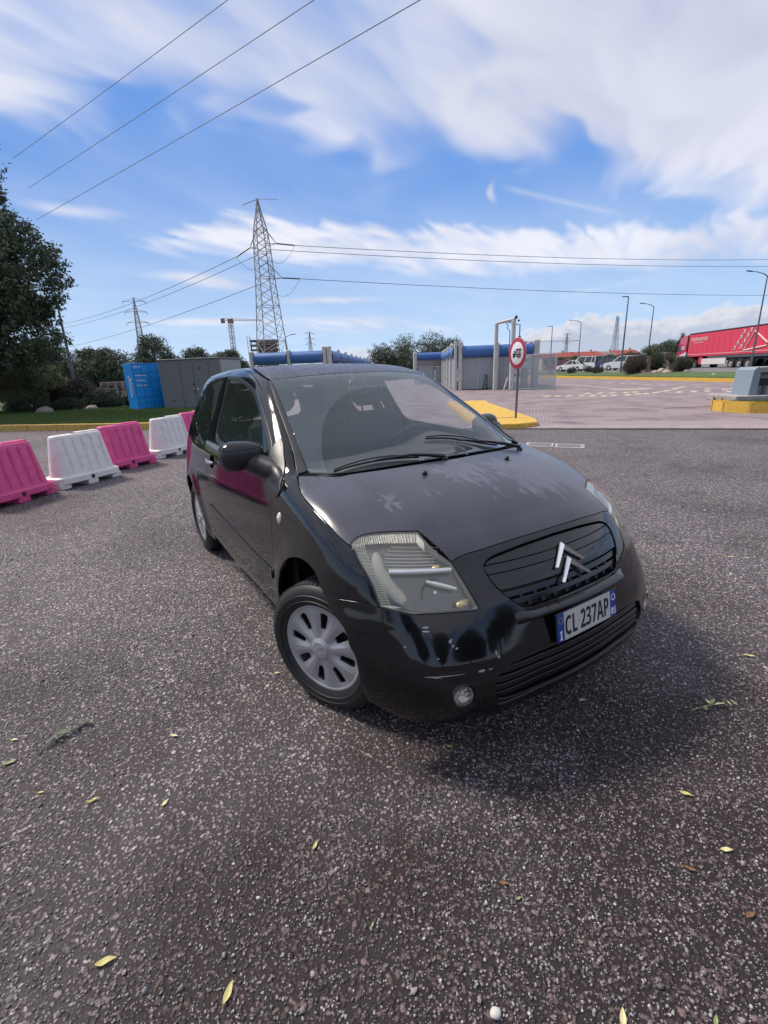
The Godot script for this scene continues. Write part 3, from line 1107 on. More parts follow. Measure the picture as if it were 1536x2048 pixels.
func car_wheels(car: Node3D) -> void:
	# wheels spin round local y, which points outwards
	var tyre := MB.new()
	tyre.lathe([Vector2(.176, .060), Vector2(.190, .068), Vector2(.207, .080), Vector2(.238, .0885), Vector2(.262, .084), Vector2(.278, .074), Vector2(.2855, .062), Vector2(.289, .048), Vector2(.2895, .030), Vector2(.2835, .028), Vector2(.2835, .021), Vector2(.2895, .019), Vector2(.290, .0), Vector2(.2895, -.019), Vector2(.2835, -.021), Vector2(.2835, -.028), Vector2(.2895, -.030), Vector2(.289, -.048), Vector2(.2855, -.062), Vector2(.278, -.074), Vector2(.262, -.084), Vector2(.238, -.0885), Vector2(.186, -.074), Vector2(.176, -.06)], Transform3D.IDENTITY, 64)
	var tread := MB.new()
	for i in 76:
		for s in [-1.0, 1.0]:
			var an := TAU * (i + (.5 if s > 0.0 else 0.0)) / 76
			var B := Basis(Vector3.UP, -an)
			tread.box(B * Vector3(.2842, s * .050, 0), Vector3(.008, .030, .0185), B * Basis(Vector3(0, 0, 1), -s * .16), .002)
	var ringm := MB.new()
	for rr in [.222, .246]:
		ringm.lathe([Vector2(rr - .002, .0862), Vector2(rr, .0895), Vector2(rr + .002, .0862)], Transform3D.IDENTITY, 64)
	var rim := MB.new()
	rim.lathe([Vector2(.001, .028), Vector2(.09, .030), Vector2(.12, .018), Vector2(.155, .022), Vector2(.172, .05), Vector2(.180, .066), Vector2(.180, -.06)], Transform3D.IDENTITY, 40)
	var full := TAU * CAPK
	var outline := v2([0, .002, full, .002, full, .199, 0, .199])
	var slots := []
	for i in 8:
		var sl := PackedVector2Array()
		# a slot wider at its outer end, in (arc, radius)
		for q in sm(vv([.000, .093, .010, .095, .0135, .103, .017, .130, .020, .158, .016, .167, .000, .169, -.016, .167, -.020, .158, -.017, .130, -.0135, .103, -.010, .095, .000, .093]), 3).slice(0, -1):
			sl.append(Vector2((TAU * (i + .5) / 8 + q.x / q.y) * CAPK, q.y))
		slots.append(sl)
	var cap := panel(ch_cap, outline, slots, full / 128.0, 0.0, 0.0, 0.0)
	for s in slots:
		flange(cap, ch_cap, s, .006, 0.0, .012, .0012, true)
	cap.lathe([Vector2(.195, .068 + cap_height(Vector2(.199, 0))), Vector2(.199, .068 + cap_height(Vector2(.199, 0)) - .002), Vector2(.2005, .060)], Transform3D.IDENTITY, 64)
	var boss := MB.new()
	boss.lathe([Vector2(.0385, .083), Vector2(.036, .0855), Vector2(.001, .087)], Transform3D.IDENTITY, 28)
	for k in 2:
		for s in [-1.0, 1.0]:
			boss.tube([Vector3(0, .0875, -.014 + k * .014), Vector3(s * .016, .0875, .002 + k * .014)], .0022, 5)
	var spot := [[Vector3(-.738, .2885, .012), .43, 1.0], [Vector3(.738, .2885, .012), .43, -1.0], [Vector3(-.718, .2885, -2.315), 0.0, 1.0], [Vector3(.718, .2885, -2.315), 0.0, -1.0]]
	for w in spot:
		var side: float = w[2]
		# outward = -x on the car's right; steering turns both front wheels the same way
		var out := Vector3(-side, 0, 0).rotated(Vector3.UP, w[1])
		var fw := Vector3(0, 0, 1).rotated(Vector3.UP, w[1])
		var B := Basis(out.cross(fw) * 1.0, out, fw)
		B = Basis(fw.cross(out), out, fw)
		B = Basis(Vector3.UP, out, Vector3.UP.cross(out))
		B = B * Basis(Vector3.UP, .25)
		var o := obj("wheel", rim, M.steel_dark, car)
		o.transform = Transform3D(B, w[0])
		obj("tyre", tyre, M.tyre, o)
		obj("tyre_tread", tread, M.tyre, o)
		obj("tyre_line", ringm, M.tyre, o)
		obj("wheel_cover", cap, M.hubcap, o)
		obj("hub_badge", boss, M.hubcap, o)
	# wheel arches inside
	for w in [[0.01, .60, .385], [-2.315, .58, .362]]:
		var li := MB.new()
		li.lathe([Vector2(w[2], .19), Vector2(w[2], -.12), Vector2(.01, -.12)], Transform3D(Basis(Vector3(0, 0, 1), PI / 2), Vector3(-.55, .30, w[0])), 24, -PI * .55, PI * .55)
		var lm := MB.new()
		for i in li.v.size():
			pass
		both("wheel_arch", li, M.plastic_black, car)

func car_mirrors(car: Node3D, doors: Array) -> void:
	var c := Vector3(-.855, 1.033, -.615)
	var B := Basis(Vector3.UP, -.12) * Basis(Vector3(0, 0, 1), .10)
	var sh := MB.new()
	var fn := func(u: float, v: float) -> Vector3:
		# a rounded shell, flat behind where the glass sits
		var la := PI * (v - .5)
		var lo := TAU * u
		var d := Vector3(cos(la) * cos(lo), sin(la), cos(la) * sin(lo))
		var e := .72
		var p := Vector3(signf(d.x) * pow(absf(d.x), e), signf(d.y) * pow(absf(d.y), .85), signf(d.z) * pow(absf(d.z), .9))
		p = p * Vector3(.108, .068, .075)
		if p.z < -.012:
			p.z = -.012
		p.y *= 1.0 - .22 * clampf(p.x / .108, -1.0, 1.0)
		return c + B * p
	sh.sheet(fn, 32, 20)
	for i in sh.v.size():
		if sh.n[i].dot(sh.v[i] - c) < 0.0:
			sh.n[i] = -sh.n[i]
	var ix := sh.ix.duplicate()
	sh.ix.clear()
	for k in ix.size() / 3:
		sh.tri(ix[3 * k], ix[3 * k + 1], ix[3 * k + 2])
	var topc2 := MB.new()
	var t2 := func(u: float, v: float) -> Vector3:
		var p: Vector3 = fn.call(u * .5, lerpf(.66, 1.0, v))
		return c + (p - c) * 1.03
	topc2.sheet(t2, 24, 8)
	for i in topc2.v.size():
		if topc2.n[i].dot(topc2.v[i] - c) < 0.0:
			topc2.n[i] = -topc2.n[i]
	ix = topc2.ix.duplicate()
	topc2.ix.clear()
	for k in ix.size() / 3:
		topc2.tri(ix[3 * k], ix[3 * k + 1], ix[3 * k + 2])
	var gl := MB.new()
	gl.ball(c + B * Vector3(0, 0, -.014), Vector3(.098, .056, .003), B, 20, 10)
	var arm := MB.new()
	arm.tube([Vector3(-.84, 1.01, -.61), Vector3(-.79, .985, -.55), Vector3(-.755, .965, -.49), Vector3(-.72, .95, -.44), Vector3(-.68, .94, -.41)], [.050, .054, .052, .050, .045], 16)
	# black corner piece where the mirror meets door and wing
	var sail := panel(chP, closed([sm(vv([-.30, .905, -.36, .96, -.43, 1.02, -.50, 1.075, -.545, 1.10])), sm(vv([-.545, 1.09, -.52, 1.0, -.50, .95, -.44, .905, -.36, .875, -.315, .88]))]), [], .02, .007, 0.0, .02, .004)
	var foot := MB.new()
	foot.ball(Vector3(-.752, .93, -.395), Vector3(.040, .050, .10), Basis(Vector3.RIGHT, .55), 18, 12)
	for side in 2:
		var o := obj("door_mirror", sh if side == 0 else sh.mirrored(), M.plastic_black, doors[side])
		var d: Node = doors[side]
		var parts := [o, obj("mirror_cap", topc2 if side == 0 else topc2.mirrored(), M.paint, d)]
		parts.append(obj("mirror_glass", gl if side == 0 else gl.mirrored(), M.chrome, d))
		if side == 1:
			# folded a little towards its window
			for q in parts:
				q.position = Vector3(-.035, -.005, -.075)
		obj("mirror_arm", arm if side == 0 else arm.mirrored(), M.plastic_black, d)
		obj("mirror_foot", foot if side == 0 else foot.mirrored(), M.plastic_black, d)
		obj("mirror_corner", sail if side == 0 else sail.mirrored(), M.plastic_black, d)

func car_rear(car: Node3D) -> void:
	var glass_r := symP(closed([vv([TAIL, 1.30]), sm(vv([TAIL, 1.30, -3.2, 1.298, -3.06, 1.285])), sm(vv([-3.06, 1.285, -3.0, 1.2, -2.99, 1.05])), sm(vv([-3.02, 1.02, -3.2, 1.0, TAIL, .995]))]), TAIL)
	var gate := symP(closed([vv([TAIL, 1.355]), sm(vv([TAIL, 1.355, -3.2, 1.352, -2.95, 1.34])), sm(vv([-2.86, 1.26, -2.90, 1.1, -2.905, .9, -2.905, .64])), vv([TAIL, .64])]), TAIL)
	var g := obj("tailgate", panel(chP, gate, [glass_r], .035), M.paint, car)
	obj("rear_window", panel(chP, glass_r, [], .04, -.004, .003, .004, .001), M.rear_glass, g)
	obj("rear_bumper", panel(chP, symP(closed([vv([TAIL, .63, -2.61, .60]), vv([-2.64, .45, -2.65, .24, TAIL, .24])]), TAIL), [], .035), M.paint, car)
	for side in 2:
		var tl := panel(chP, closed([vv([-2.80, .68, -2.80, .95, -2.86, 1.02, -2.97, 1.02, -2.97, .68])]), [], .03, .006, 0.0, .008, .003)
		obj("tail_lamp", tl if side == 0 else tl.mirrored(), M.tail_red, car)

func car_inside(car: Node3D) -> void:
	var seat := func(F: float, R: float, wide: float, back: float, head: bool) -> void:
		var s := MB.new()
		s.box(Vector3(-R, .53, F + .30), Vector3(wide, .20, .52), Basis(Vector3.RIGHT, -.12), .06)
		s.box(Vector3(-R, .53 + back * .5, F - .06), Vector3(wide * .94, back, .15), Basis(Vector3.RIGHT, -.22), .055)
		if head:
			s.box(Vector3(-R, .66 + back, F - .20), Vector3(.27, .21, .10), Basis(Vector3.RIGHT, -.12), .045)
			for k in [-.06, .06]:
				s.tube([Vector3(-R + k, .50 + back, F - .17), Vector3(-R + k, .62 + back, F - .19)], .007, 6)
		obj("seat", s, M.seat, car)
	seat.call(-1.25, .36, .48, .60, true)
	seat.call(-1.25, -.36, .48, .60, true)
	seat.call(-2.12, .33, .52, .52, true)
	seat.call(-2.12, -.33, .52, .52, true)
	var d := MB.new()
	d.sheet(func(u: float, v: float) -> Vector3:
		var x := lerpf(-.70, .70, u)
		var hump := .085 * exp(-pow((x - .36) / .19, 2.0)) + .02 * exp(-pow(x / .2, 2.0))
		var cs := [[.86, -.20], [.925, -.32], [.945, -.50], [.94, -.66], [.90, -.80], [.80, -.86], [.62, -.84], [.45, -.78]]
		var i := mini(int(v * 7.0), 6)
		var f := v * 7.0 - i
		var w := sin(clampf(v * 1.25, 0.0, 1.0) * PI)
		return Vector3(x, lerpf(cs[i][0], cs[i + 1][0], f) + hump * w, lerpf(cs[i][1], cs[i + 1][1], f) - hump * .4), 40, 28, true)
	for i in d.v.size():
		if d.n[i].dot(d.v[i] - Vector3(d.v[i].x, .5, -.35)) < 0.0:
			d.n[i] = -d.n[i]
	var ix := d.ix.duplicate()
	d.ix.clear()
	for k in ix.size() / 3:
		d.tri(ix[3 * k], ix[3 * k + 1], ix[3 * k + 2])
	obj("dashboard", d, M.dash, car)
	var wh := MB.new()
	var wb := Basis(Vector3.RIGHT, -1.0)
	var wp := []
	for i in 33:
		var an := TAU * i / 32
		wp.append(Vector3(.36, .90, -.93) + wb * Vector3(cos(an) * .18, 0, sin(an) * .18))
	wh.tube(wp, .016, 8, false)
	wh.ball(Vector3(.36, .90, -.93), Vector3(.065, .03, .065), wb)
	for an in [0.3, PI - .3, PI * .5]:
		wh.tube([Vector3(.36, .90, -.93), Vector3(.36, .90, -.93) + wb * Vector3(cos(an) * .175, 0, sin(an) * .175)], .013, 6)
	obj("steering_wheel", wh, M.plastic_black, car)
	var mi := MB.new()
	mi.box(Vector3(0, 1.285, -.90), Vector3(.23, .065, .035), Basis(Vector3.UP, .15), .014)
	mi.tube([Vector3(0, 1.30, -.88), Vector3(0, 1.355, -.85)], .010, 6)
	obj("inside_mirror", mi, M.plastic_black, car)
	for s in [-1.0, 1.0]:
		var vis := MB.new()
		vis.box(Vector3(s * .30, 1.352, -1.14), Vector3(.36, .012, .15), Basis(Vector3.RIGHT, -.22), .005)
		obj("sun_visor", vis, M.fabric_light, car)
	var tub := MB.new()
	tub.box(Vector3(0, .25, -1.4), Vector3(1.36, .04, 2.7))
	tub.box(Vector3(0, .60, -.22), Vector3(1.30, .72, .03))
	tub.box(Vector3(0, .60, -2.62), Vector3(1.16, .60, .04))
	obj("floor_pan", tub, M.dash, car)
	var eng := MB.new()
	eng.box(Vector3(0, .50, .12), Vector3(.92, .50, .62))
	eng.box(Vector3(0, .235, .22), Vector3(1.0, .03, .86))
	obj("engine_bay_blocker", eng, M.plastic_black, car)  # unseen dark box, added to stop light leaking under the bonnet
	for s in [-1.0, 1.0]:
		var tr := MB.new()
		tr.box(Vector3(s * .735, .62, -1.35), Vector3(.03, .66, 2.05), Basis.IDENTITY, .01)
		obj("door_lining", tr, M.dash, car)
		var bp := MB.new()
		bp.tube([Vector3(s * .70, .93, -1.70), Vector3(s * .625, 1.13, -1.74), Vector3(s * .53, 1.34, -1.78)], [.045, .04, .04], 8)
		obj("middle_pillar", bp, M.fabric_light, car)
		var bl := MB.new()
		bl.box(Vector3(s * .66, .72, -1.66), Vector3(.004, .7, .045), Basis(Vector3(0, 0, 1), s * .22))
		obj("seat_belt", bl, M.seat, car)
	var shelf := MB.new()
	shelf.box(Vector3(0, .93, -2.52), Vector3(1.2, .03, .42), Basis.IDENTITY, .01)
	obj("parcel_shelf", shelf, M.dash, car)

func dirt_image(w: int, h: int, f: Callable) -> ImageTexture:
	var im := Image.create(w, h, false, Image.FORMAT_RGB8)
	for y in h:
		for x in w:
			im.set_pixel(x, y, f.call(float(x) / w, float(y) / h))
	return ImageTexture.create_from_image(im)

func car_materials() -> void:
	mat("paint", lin(.006, .006, .0075), .07, 0.0, {"metallic_specular": .55})
	# bonnet: u = forward metres, v = sideways metres (scaled below to 0..1); dried rain on dust, sky reflection painted in
	var n1 := noise(3, 1.0, FastNoiseLite.TYPE_SIMPLEX_SMOOTH, 3)
	var n2 := noise(5, 1.0, FastNoiseLite.TYPE_SIMPLEX_SMOOTH, 2)
	var dust_and_sky := func(F: float, r: float) -> float:
		var base := .40 + .10 * n1.get_noise_2d(F * 3.0, r * 3.0) - .16 * clampf((F - .26) / .2, 0.0, 1.0) + .12 * clampf((.10 - F) / .3, 0.0, 1.0)  # overall lift, paler rearwards: sky mirrored in the bonnet, painted into the dust
		# dried rain: pale sheets that end in fingers down the slope, split by thin dark runs
		var f1 := n1.get_noise_2d(r * 17.0, 3.0)
		var f2 := n1.get_noise_2d(r * 52.0, 9.0)
		var on := 0.0
		for p in [[-.56, -.07, .00, .345, 1.0], [-.03, .20, -.02, .175, .9], [.03, .085, .17, .30, .75], [.47, .55, .09, .19, .7], [.30, .36, .12, .20, .45], [-.66, -.55, .02, .18, .5]]:
			var m: float = clampf((r - p[0] + .05 * n2.get_noise_2d(F * 14.0, 1.0)) / .02, 0.0, 1.0) * clampf((p[1] - r + .05 * n2.get_noise_2d(F * 14.0, 7.0)) / .02, 0.0, 1.0)
			var a: float = p[2] + .07 * f1 + .04 * f2 + .12 * absf(r - (p[0] + p[1]) * .5)
			var b: float = p[3] + .10 * f1 + .085 * f2
			m *= clampf((F - a) / .025, 0.0, 1.0) * clampf((b - F) / .010, 0.0, 1.0)
			on = maxf(on, m * p[4])
		var run := absf(n2.get_noise_2d(F * 2.2 + 30.0, r * 34.0 + .5 * n2.get_noise_2d(F * 9.0, r * 9.0)))
		var rill := clampf((run - .05) / .05, 0.0, 1.0)
		var inner := .72 + .28 * n1.get_noise_2d(F * 7.0, r * 20.0)
		var speck := clampf((n2.get_noise_2d(F * 120.0, r * 120.0) - .45) * 8.0, 0.0, 1.0)
		return clampf(base + on * rill * inner * .68 + speck * .20 * clampf((r - .2) * 4.0, 0.0, 1.0), 0.0, 1.0)
	var W := 512
	var alb := Image.create(W, W, false, Image.FORMAT_RGB8)
	var rgh := Image.create(W, W, false, Image.FORMAT_RGB8)
	for y in W:
		for x in W:
			# uv = (F, r) * 0.6 + 0.5
			var k: float = dust_and_sky.call((float(x) / W - .5) / .6, (float(y) / W - .5) / .6)
			alb.set_pixel(x, y, lin(.006 + .11 * k, .006 + .112 * k, .008 + .15 * k))  # bluish cast belongs to the painted sky reflection
			rgh.set_pixel(x, y, Color(.09 + .34 * k, .09 + .34 * k, .09 + .34 * k))
	var ta := ImageTexture.create_from_image(alb)
	var tr := ImageTexture.create_from_image(rgh)
	mat("paint_dust_sky", Color.WHITE, 1.0, 0.0, {"albedo_texture": ta, "roughness_texture": tr, "uv1_scale": Vector3(.6, .6, 1), "uv1_offset": Vector3(.5, .5, 0), "metallic_specular": .55})
	var al2 := Image.create(W, W, false, Image.FORMAT_RGB8)
	var n3 := noise(8, 1.0, FastNoiseLite.TYPE_SIMPLEX_SMOOTH, 2)
	for y in W:
		for x in W:
			var q := absf(n3.get_noise_2d(x * .012 + 3.0 * n1.get_noise_2d(x * .01, y * .01), y * .022))
			var k := clampf(1.0 - q * 6.0, 0.0, 1.0) * .85 + .25
			al2.set_pixel(x, y, lin(.006 + .10 * k, .006 + .098 * k, .008 + .115 * k))
	mat("paint_roof", Color.WHITE, .30, 0.0, {"albedo_texture": ImageTexture.create_from_image(al2), "uv1_scale": Vector3(.8, .8, 1)})
	mat("scuff", lin(.30, .29, .28), .7)
	mat("rubber", lin(.012, .012, .013), .6)
	mat("rubber_gloss", lin(.014, .014, .016), .28)
	mat("strip_black", lin(.012, .012, .013), .18)
	mat("plastic_black", lin(.014, .014, .016), .42)
	mat("plastic_gloss", lin(.010, .010, .011), .18)
	mat("handle_silver", lin(.55, .55, .56), .25, .9)
	mat("chrome", lin(.80, .80, .81), .12, .75)
	mat("reflector", lin(.40, .39, .36), .16, 1.0)
	mat("lamp_grey", lin(.34, .34, .31), .3, .5)
	mat("lamp_back", lin(.12, .12, .115), .22, .9)
	mat("amber", lin(.62, .50, .26), .25, .5)
	glass("lens", lin(.55, .55, .48), .10)
	mat("lens_rib", lin(.52, .52, .46), .2, .2)
	glass("lens_tube", lin(.50, .50, .40), .45)
	glass("side_glass", lin(.03, .045, .04), .38)
	glass("rear_glass", lin(.03, .05, .045), .25)
	glass("windscreen", lin(.22, .33, .38), .09)
	mat("dust_film", lin(.36, .46, .50, .09), .7, 0.0, {"transparency": BaseMaterial3D.TRANSPARENCY_ALPHA})
	mat("plate_rim", lin(.012, .012, .014), .4)
	mat("plate_white", lin(.50, .50, .48), .45)
	mat("plate_blue", lin(.008, .045, .27), .4)
	mat("print_black", lin(.012, .012, .014), .5)
	mat("print_white", lin(.72, .72, .72), .5)
	mat("print_yellow", lin(.60, .45, .04), .5)
	mat("repeater", lin(.62, .58, .55), .2)
	mat("tail_red", lin(.30, .012, .015), .12)
	mat("steel_dark", lin(.02, .02, .022), .5, .3)
	mat("hubcap", lin(.42, .42, .43), .36, .45)
	mat("seat", lin(.035, .037, .045), .9)
	mat("dash", lin(.025, .027, .032), .7)
	mat("fabric_light", lin(.16, .16, .16), .9)
	mat("tyre", lin(.014, .014, .015), .72, 0.0, {"roughness_texture": ntex(31, .02, [0.0, Color(.75, .75, .75), 1.0, Color(1, 1, 1)], 128)})

# ---------------------------------------------------------------- sky
func bump(x: float, c: float, w: float) -> float:
	var q := (x - c) / w
	return exp(-q * q)

func sky_panorama() -> ImageTexture:
	var W := 2048
	var H := 1024
	var data := PackedFloat32Array()
	data.resize(W * H * 3)
	var na := noise(21, 1.0, FastNoiseLite.TYPE_SIMPLEX_SMOOTH, 4)
	var nb := noise(22, 1.0, FastNoiseLite.TYPE_SIMPLEX_SMOOTH, 3)
	var nc := noise(23, 1.0, FastNoiseLite.TYPE_SIMPLEX_SMOOTH, 2)
	# lower edge of the high sheet and upper and lower edge of the band beneath it, by azimuth
	var edge := Lut.new([[-180.0, 15.0], [-120.0, 18.0], [-60.0, 15.0], [-38.0, 18.0], [-28.0, 19.0], [-18.0, 21.0], [-10.0, 20.0], [-2.0, 18.6], [6.0, 18.0], [13.0, 16.5], [20.0, 16.4], [26.0, 14.0], [31.0, 11.5], [38.0, 9.5], [70.0, 12.0], [120.0, 17.0], [180.0, 15.0]])
	var bt := Lut.new([[-180.0, 12.0], [-60.0, 12.5], [-32.0, 13.0], [-24.0, 13.6], [-17.0, 15.5], [-9.0, 15.6], [0.0, 15.2], [10.0, 14.4], [20.0, 13.6], [30.0, 13.0], [60.0, 12.0], [180.0, 12.0]])
	var bb := Lut.new([[-180.0, 10.0], [-60.0, 11.0], [-32.0, 12.3], [-24.0, 11.8], [-17.0, 12.0], [-9.0, 11.0], [0.0, 10.2], [10.0, 9.4], [20.0, 8.8], [30.0, 8.0], [60.0, 9.0], [180.0, 10.0]])
	var cum := Lut.new([[-180.0, 2.5], [-60.0, 2.0], [-36.0, 1.8], [-20.0, 1.6], [-8.0, 1.6], [-3.0, 2.8], [1.0, 1.6], [9.0, 1.2], [13.0, 2.2], [16.0, 3.4], [19.5, 4.0], [22.5, 5.0], [26.0, 4.5], [31.0, 4.1], [36.0, 4.8], [60.0, 4.5], [120.0, 2.0], [180.0, 2.5]])
	var blue := Lut.new([[0.0, 0.0], [3.0, .18], [8.0, .45], [14.0, .80], [18.0, 1.0], [30.0, 1.06], [60.0, 1.15], [90.0, 1.2]])
	var lo := Vector3(.52, .70, .90)
	var hi := Vector3(.155, .325, .71)
	for y in H / 2:
		var el := 90.0 - 180.0 * (y + .5) / H
		var ce := cos(deg_to_rad(el))
		var se := sin(deg_to_rad(el))
		var bl := blue.at(el)
		var clear := lo.lerp(hi, bl)
		var hz := clampf(1.0 - el / 3.0, 0.0, 1.0)
		clear = clear.lerp(Vector3(.66, .76, .88), hz * .7)
		var stride := 1 if el < 40.0 else (2 if el < 60.0 else 4)
		var x := 0
		while x < W:
			var az := 360.0 * (x + .5) / W
			if az > 180.0:
				az -= 360.0
			var ra := deg_to_rad(az)
			var k := 1.0 / (se + .10)
			var px := sin(ra) * ce * k
			var pz := -cos(ra) * ce * k
			# streaks fall from upper left to lower right
			var u := px * .80 + pz * .60
			var v := -px * .60 + pz * .80
			var warp := na.get_noise_2d(px * .55, pz * .55)
			var n1 := na.get_noise_2d(u * .75 + warp * .8, v * .28)
			var n2 := nb.get_noise_2d(u * 2.6 + n1 * .7, v * .75 + 7.0)
			var n3 := nc.get_noise_2d(u * 8.0 + n2 * .8, v * 2.2 + 3.0)
			var e0 := el - edge.at(az) + n2 * 3.0 + n1 * 3.0
			var sheet := clampf(e0 / 5.0, 0.0, 1.0)
			sheet = sheet * sheet * (3.0 - 2.0 * sheet)
			var thin := .92 + .50 * n1 + .34 * n2 + .12 * n3
			thin -= .50 * bump(az, -17.0, 9.0) * bump(el, 23.0, 3.5) + .25 * bump(az, -28.0, 5.0) * bump(el, 27.0, 3.0) + .32 * bump(az, -2.0, 8.0) * bump(el, 20.5, 2.2)
			thin += .38 * clampf((az - 2.0) / 12.0, 0.0, 1.0) + .25 * bump(az, -31.0, 6.0) * bump(el, 22.0, 3.0)
			var d := sheet * clampf(thin + .10 * n3, 0.0, 1.0)
			# the band
			var t0 := clampf((bt.at(az) - el + n2 * 1.0 + n3 * .9) / 1.3, 0.0, 1.0)
			var t1 := clampf((el - bb.at(az) + n2 * 1.0) / 1.6, 0.0, 1.0)
			d = maxf(d, t0 * t1 * clampf(.90 + .35 * n1 + .30 * n3, .35, 1.0))
			# thin bars lower down
			var bars := bump(az, -18.0, 6.0) * bump(el, 9.7, .75) + .8 * bump(az, -6.0, 6.0) * bump(el, 7.8, .30) + .85 * bump(az, -20.0, 7.0) * bump(el, 5.7, .38) + .9 * bump(az, -4.0, 7.0) * bump(el, 5.4, .75) + .5 * bump(az, 24.0, 5.0) * bump(el, 7.4 + (az - 24.0) * .12, .35) + .4 * bump(az, 6.0, 7.0) * bump(el, 4.4, .4) + .7 * bump(az, -29.0, 4.0) * bump(el, 15.0, .5)
			d = maxf(d, clampf(bars * (.9 + 1.1 * n2), 0.0, .9))
			# contrail and the bright hook
			if az > 10.0 and az < 30.0 and el > 11.0 and el < 20.0:
				var line := 17.2 - (az - 14.0) * .315
				d = maxf(d, .42 * bump(el, line, .26) * clampf((az - 13.0) / 2.0, 0.0, 1.0) * clampf((27.5 - az) / 4.0, 0.0, 1.0))
				d = maxf(d, .85 * bump(az, 12.9 - .5 * sin((el - 16.0) * 1.5), .35 + .1 * n3) * bump(el, 16.9, .8))
			d = maxf(d, .12 + .10 * n1 + .08 * n2)
			var white := .70 + .42 * n1 + .22 * n2 + .16 * bump(az, -31.0, 8.0) * bump(el, 21.5, 5.0) + .20 * bump(el, 12.5, 3.0) - .30 * clampf((az - 10.0) / 18.0, 0.0, 1.0) * clampf((el - 15.0) / 8.0, 0.0, 1.0)
			white = clampf(white, 0.0, 1.0)
			var cloud := Vector3(.44, .47, .61).lerp(Vector3(.78, .79, .87), white)
			var c := clear.lerp(cloud, d * .94)
			# cumulus along the horizon
			if el < 9.0:
				var puff := nb.get_noise_2d(az * .42, el * .9) * 1.0 + nc.get_noise_2d(az * 1.6, el * 2.6) * .45
				var top := cum.at(az) + puff
				var m := clampf((top - el) / .5, 0.0, 1.0)
				var lit := clampf(1.0 - (top - el) / 1.7, 0.0, 1.0)
				var cc := Vector3(.45, .50, .62).lerp(Vector3(.80, .76, .76), lit)
				var amount := clampf((az + 40.0) / 4.0, 0.0, 1.0) * (.55 if az < 10.0 else .9)
				amount = maxf(amount, .6)
				# layered haze under the bank
				amount *= clampf((el + .2) / 1.4, .45, 1.0)
				c = c.lerp(cc, m * amount)
			for s in stride:
				var i := (y * W + x + s) * 3
				data[i] = c.x
				data[i + 1] = c.y
				data[i + 2] = c.z
			x += stride
	for y in range(H / 2, H):
		for x in W:
			var i := (y * W + x) * 3
			data[i] = .22
			data[i + 1] = .20
			data[i + 2] = .20
	return ImageTexture.create_from_image(Image.create_from_data(W, H, false, Image.FORMAT_RGBF, data.to_byte_array()))

func setup_view() -> void:
	var cam := Camera3D.new()
	cam.name = "camera"
	var ro := .03656
	var pi2 := .2963
	var xc := Vector3(1, 0, 0)
	var yc := Vector3(0, cos(pi2), -sin(pi2))
	var zc := Vector3(0, sin(pi2), cos(pi2))
	cam.transform = Transform3D(Basis(xc * cos(ro) - yc * sin(ro), xc * sin(ro) + yc * cos(ro), zc), Vector3(0, 1.40, 0))
	cam.fov = rad_to_deg(2.0 * atan(1024.0 / 925.0))
	cam.near = .05
	cam.far = 9000.0
	add_child(cam)
	var we := WorldEnvironment.new()
	we.name = "world"
	var e := Environment.new()
	e.background_mode = Environment.BG_SKY
	e.tonemap_mode = Environment.TONE_MAPPER_LINEAR
	e.tonemap_exposure = 2.55
	e.background_energy_multiplier = .45
	e.sdfgi_enabled = true
	e.ssao_enabled = true
	e.ssil_enabled = true
	var sky := Sky.new()
	var sk := PanoramaSkyMaterial.new()
	sk.panorama = sky_panorama()
	sky.sky_material = sk
	e.sky = sky
	we.environment = e
	add_child(we)
	var sun := DirectionalLight3D.new()
	sun.name = "sun"
	sun.light_energy = .5
	sun.light_angular_distance = 12
	sun.shadow_enabled = true
	sun.light_color = Color(1, .965, .91)
	sun.look_at_from_position(Vector3(-10, 14, -4.5), Vector3.ZERO)
	add_child(sun)

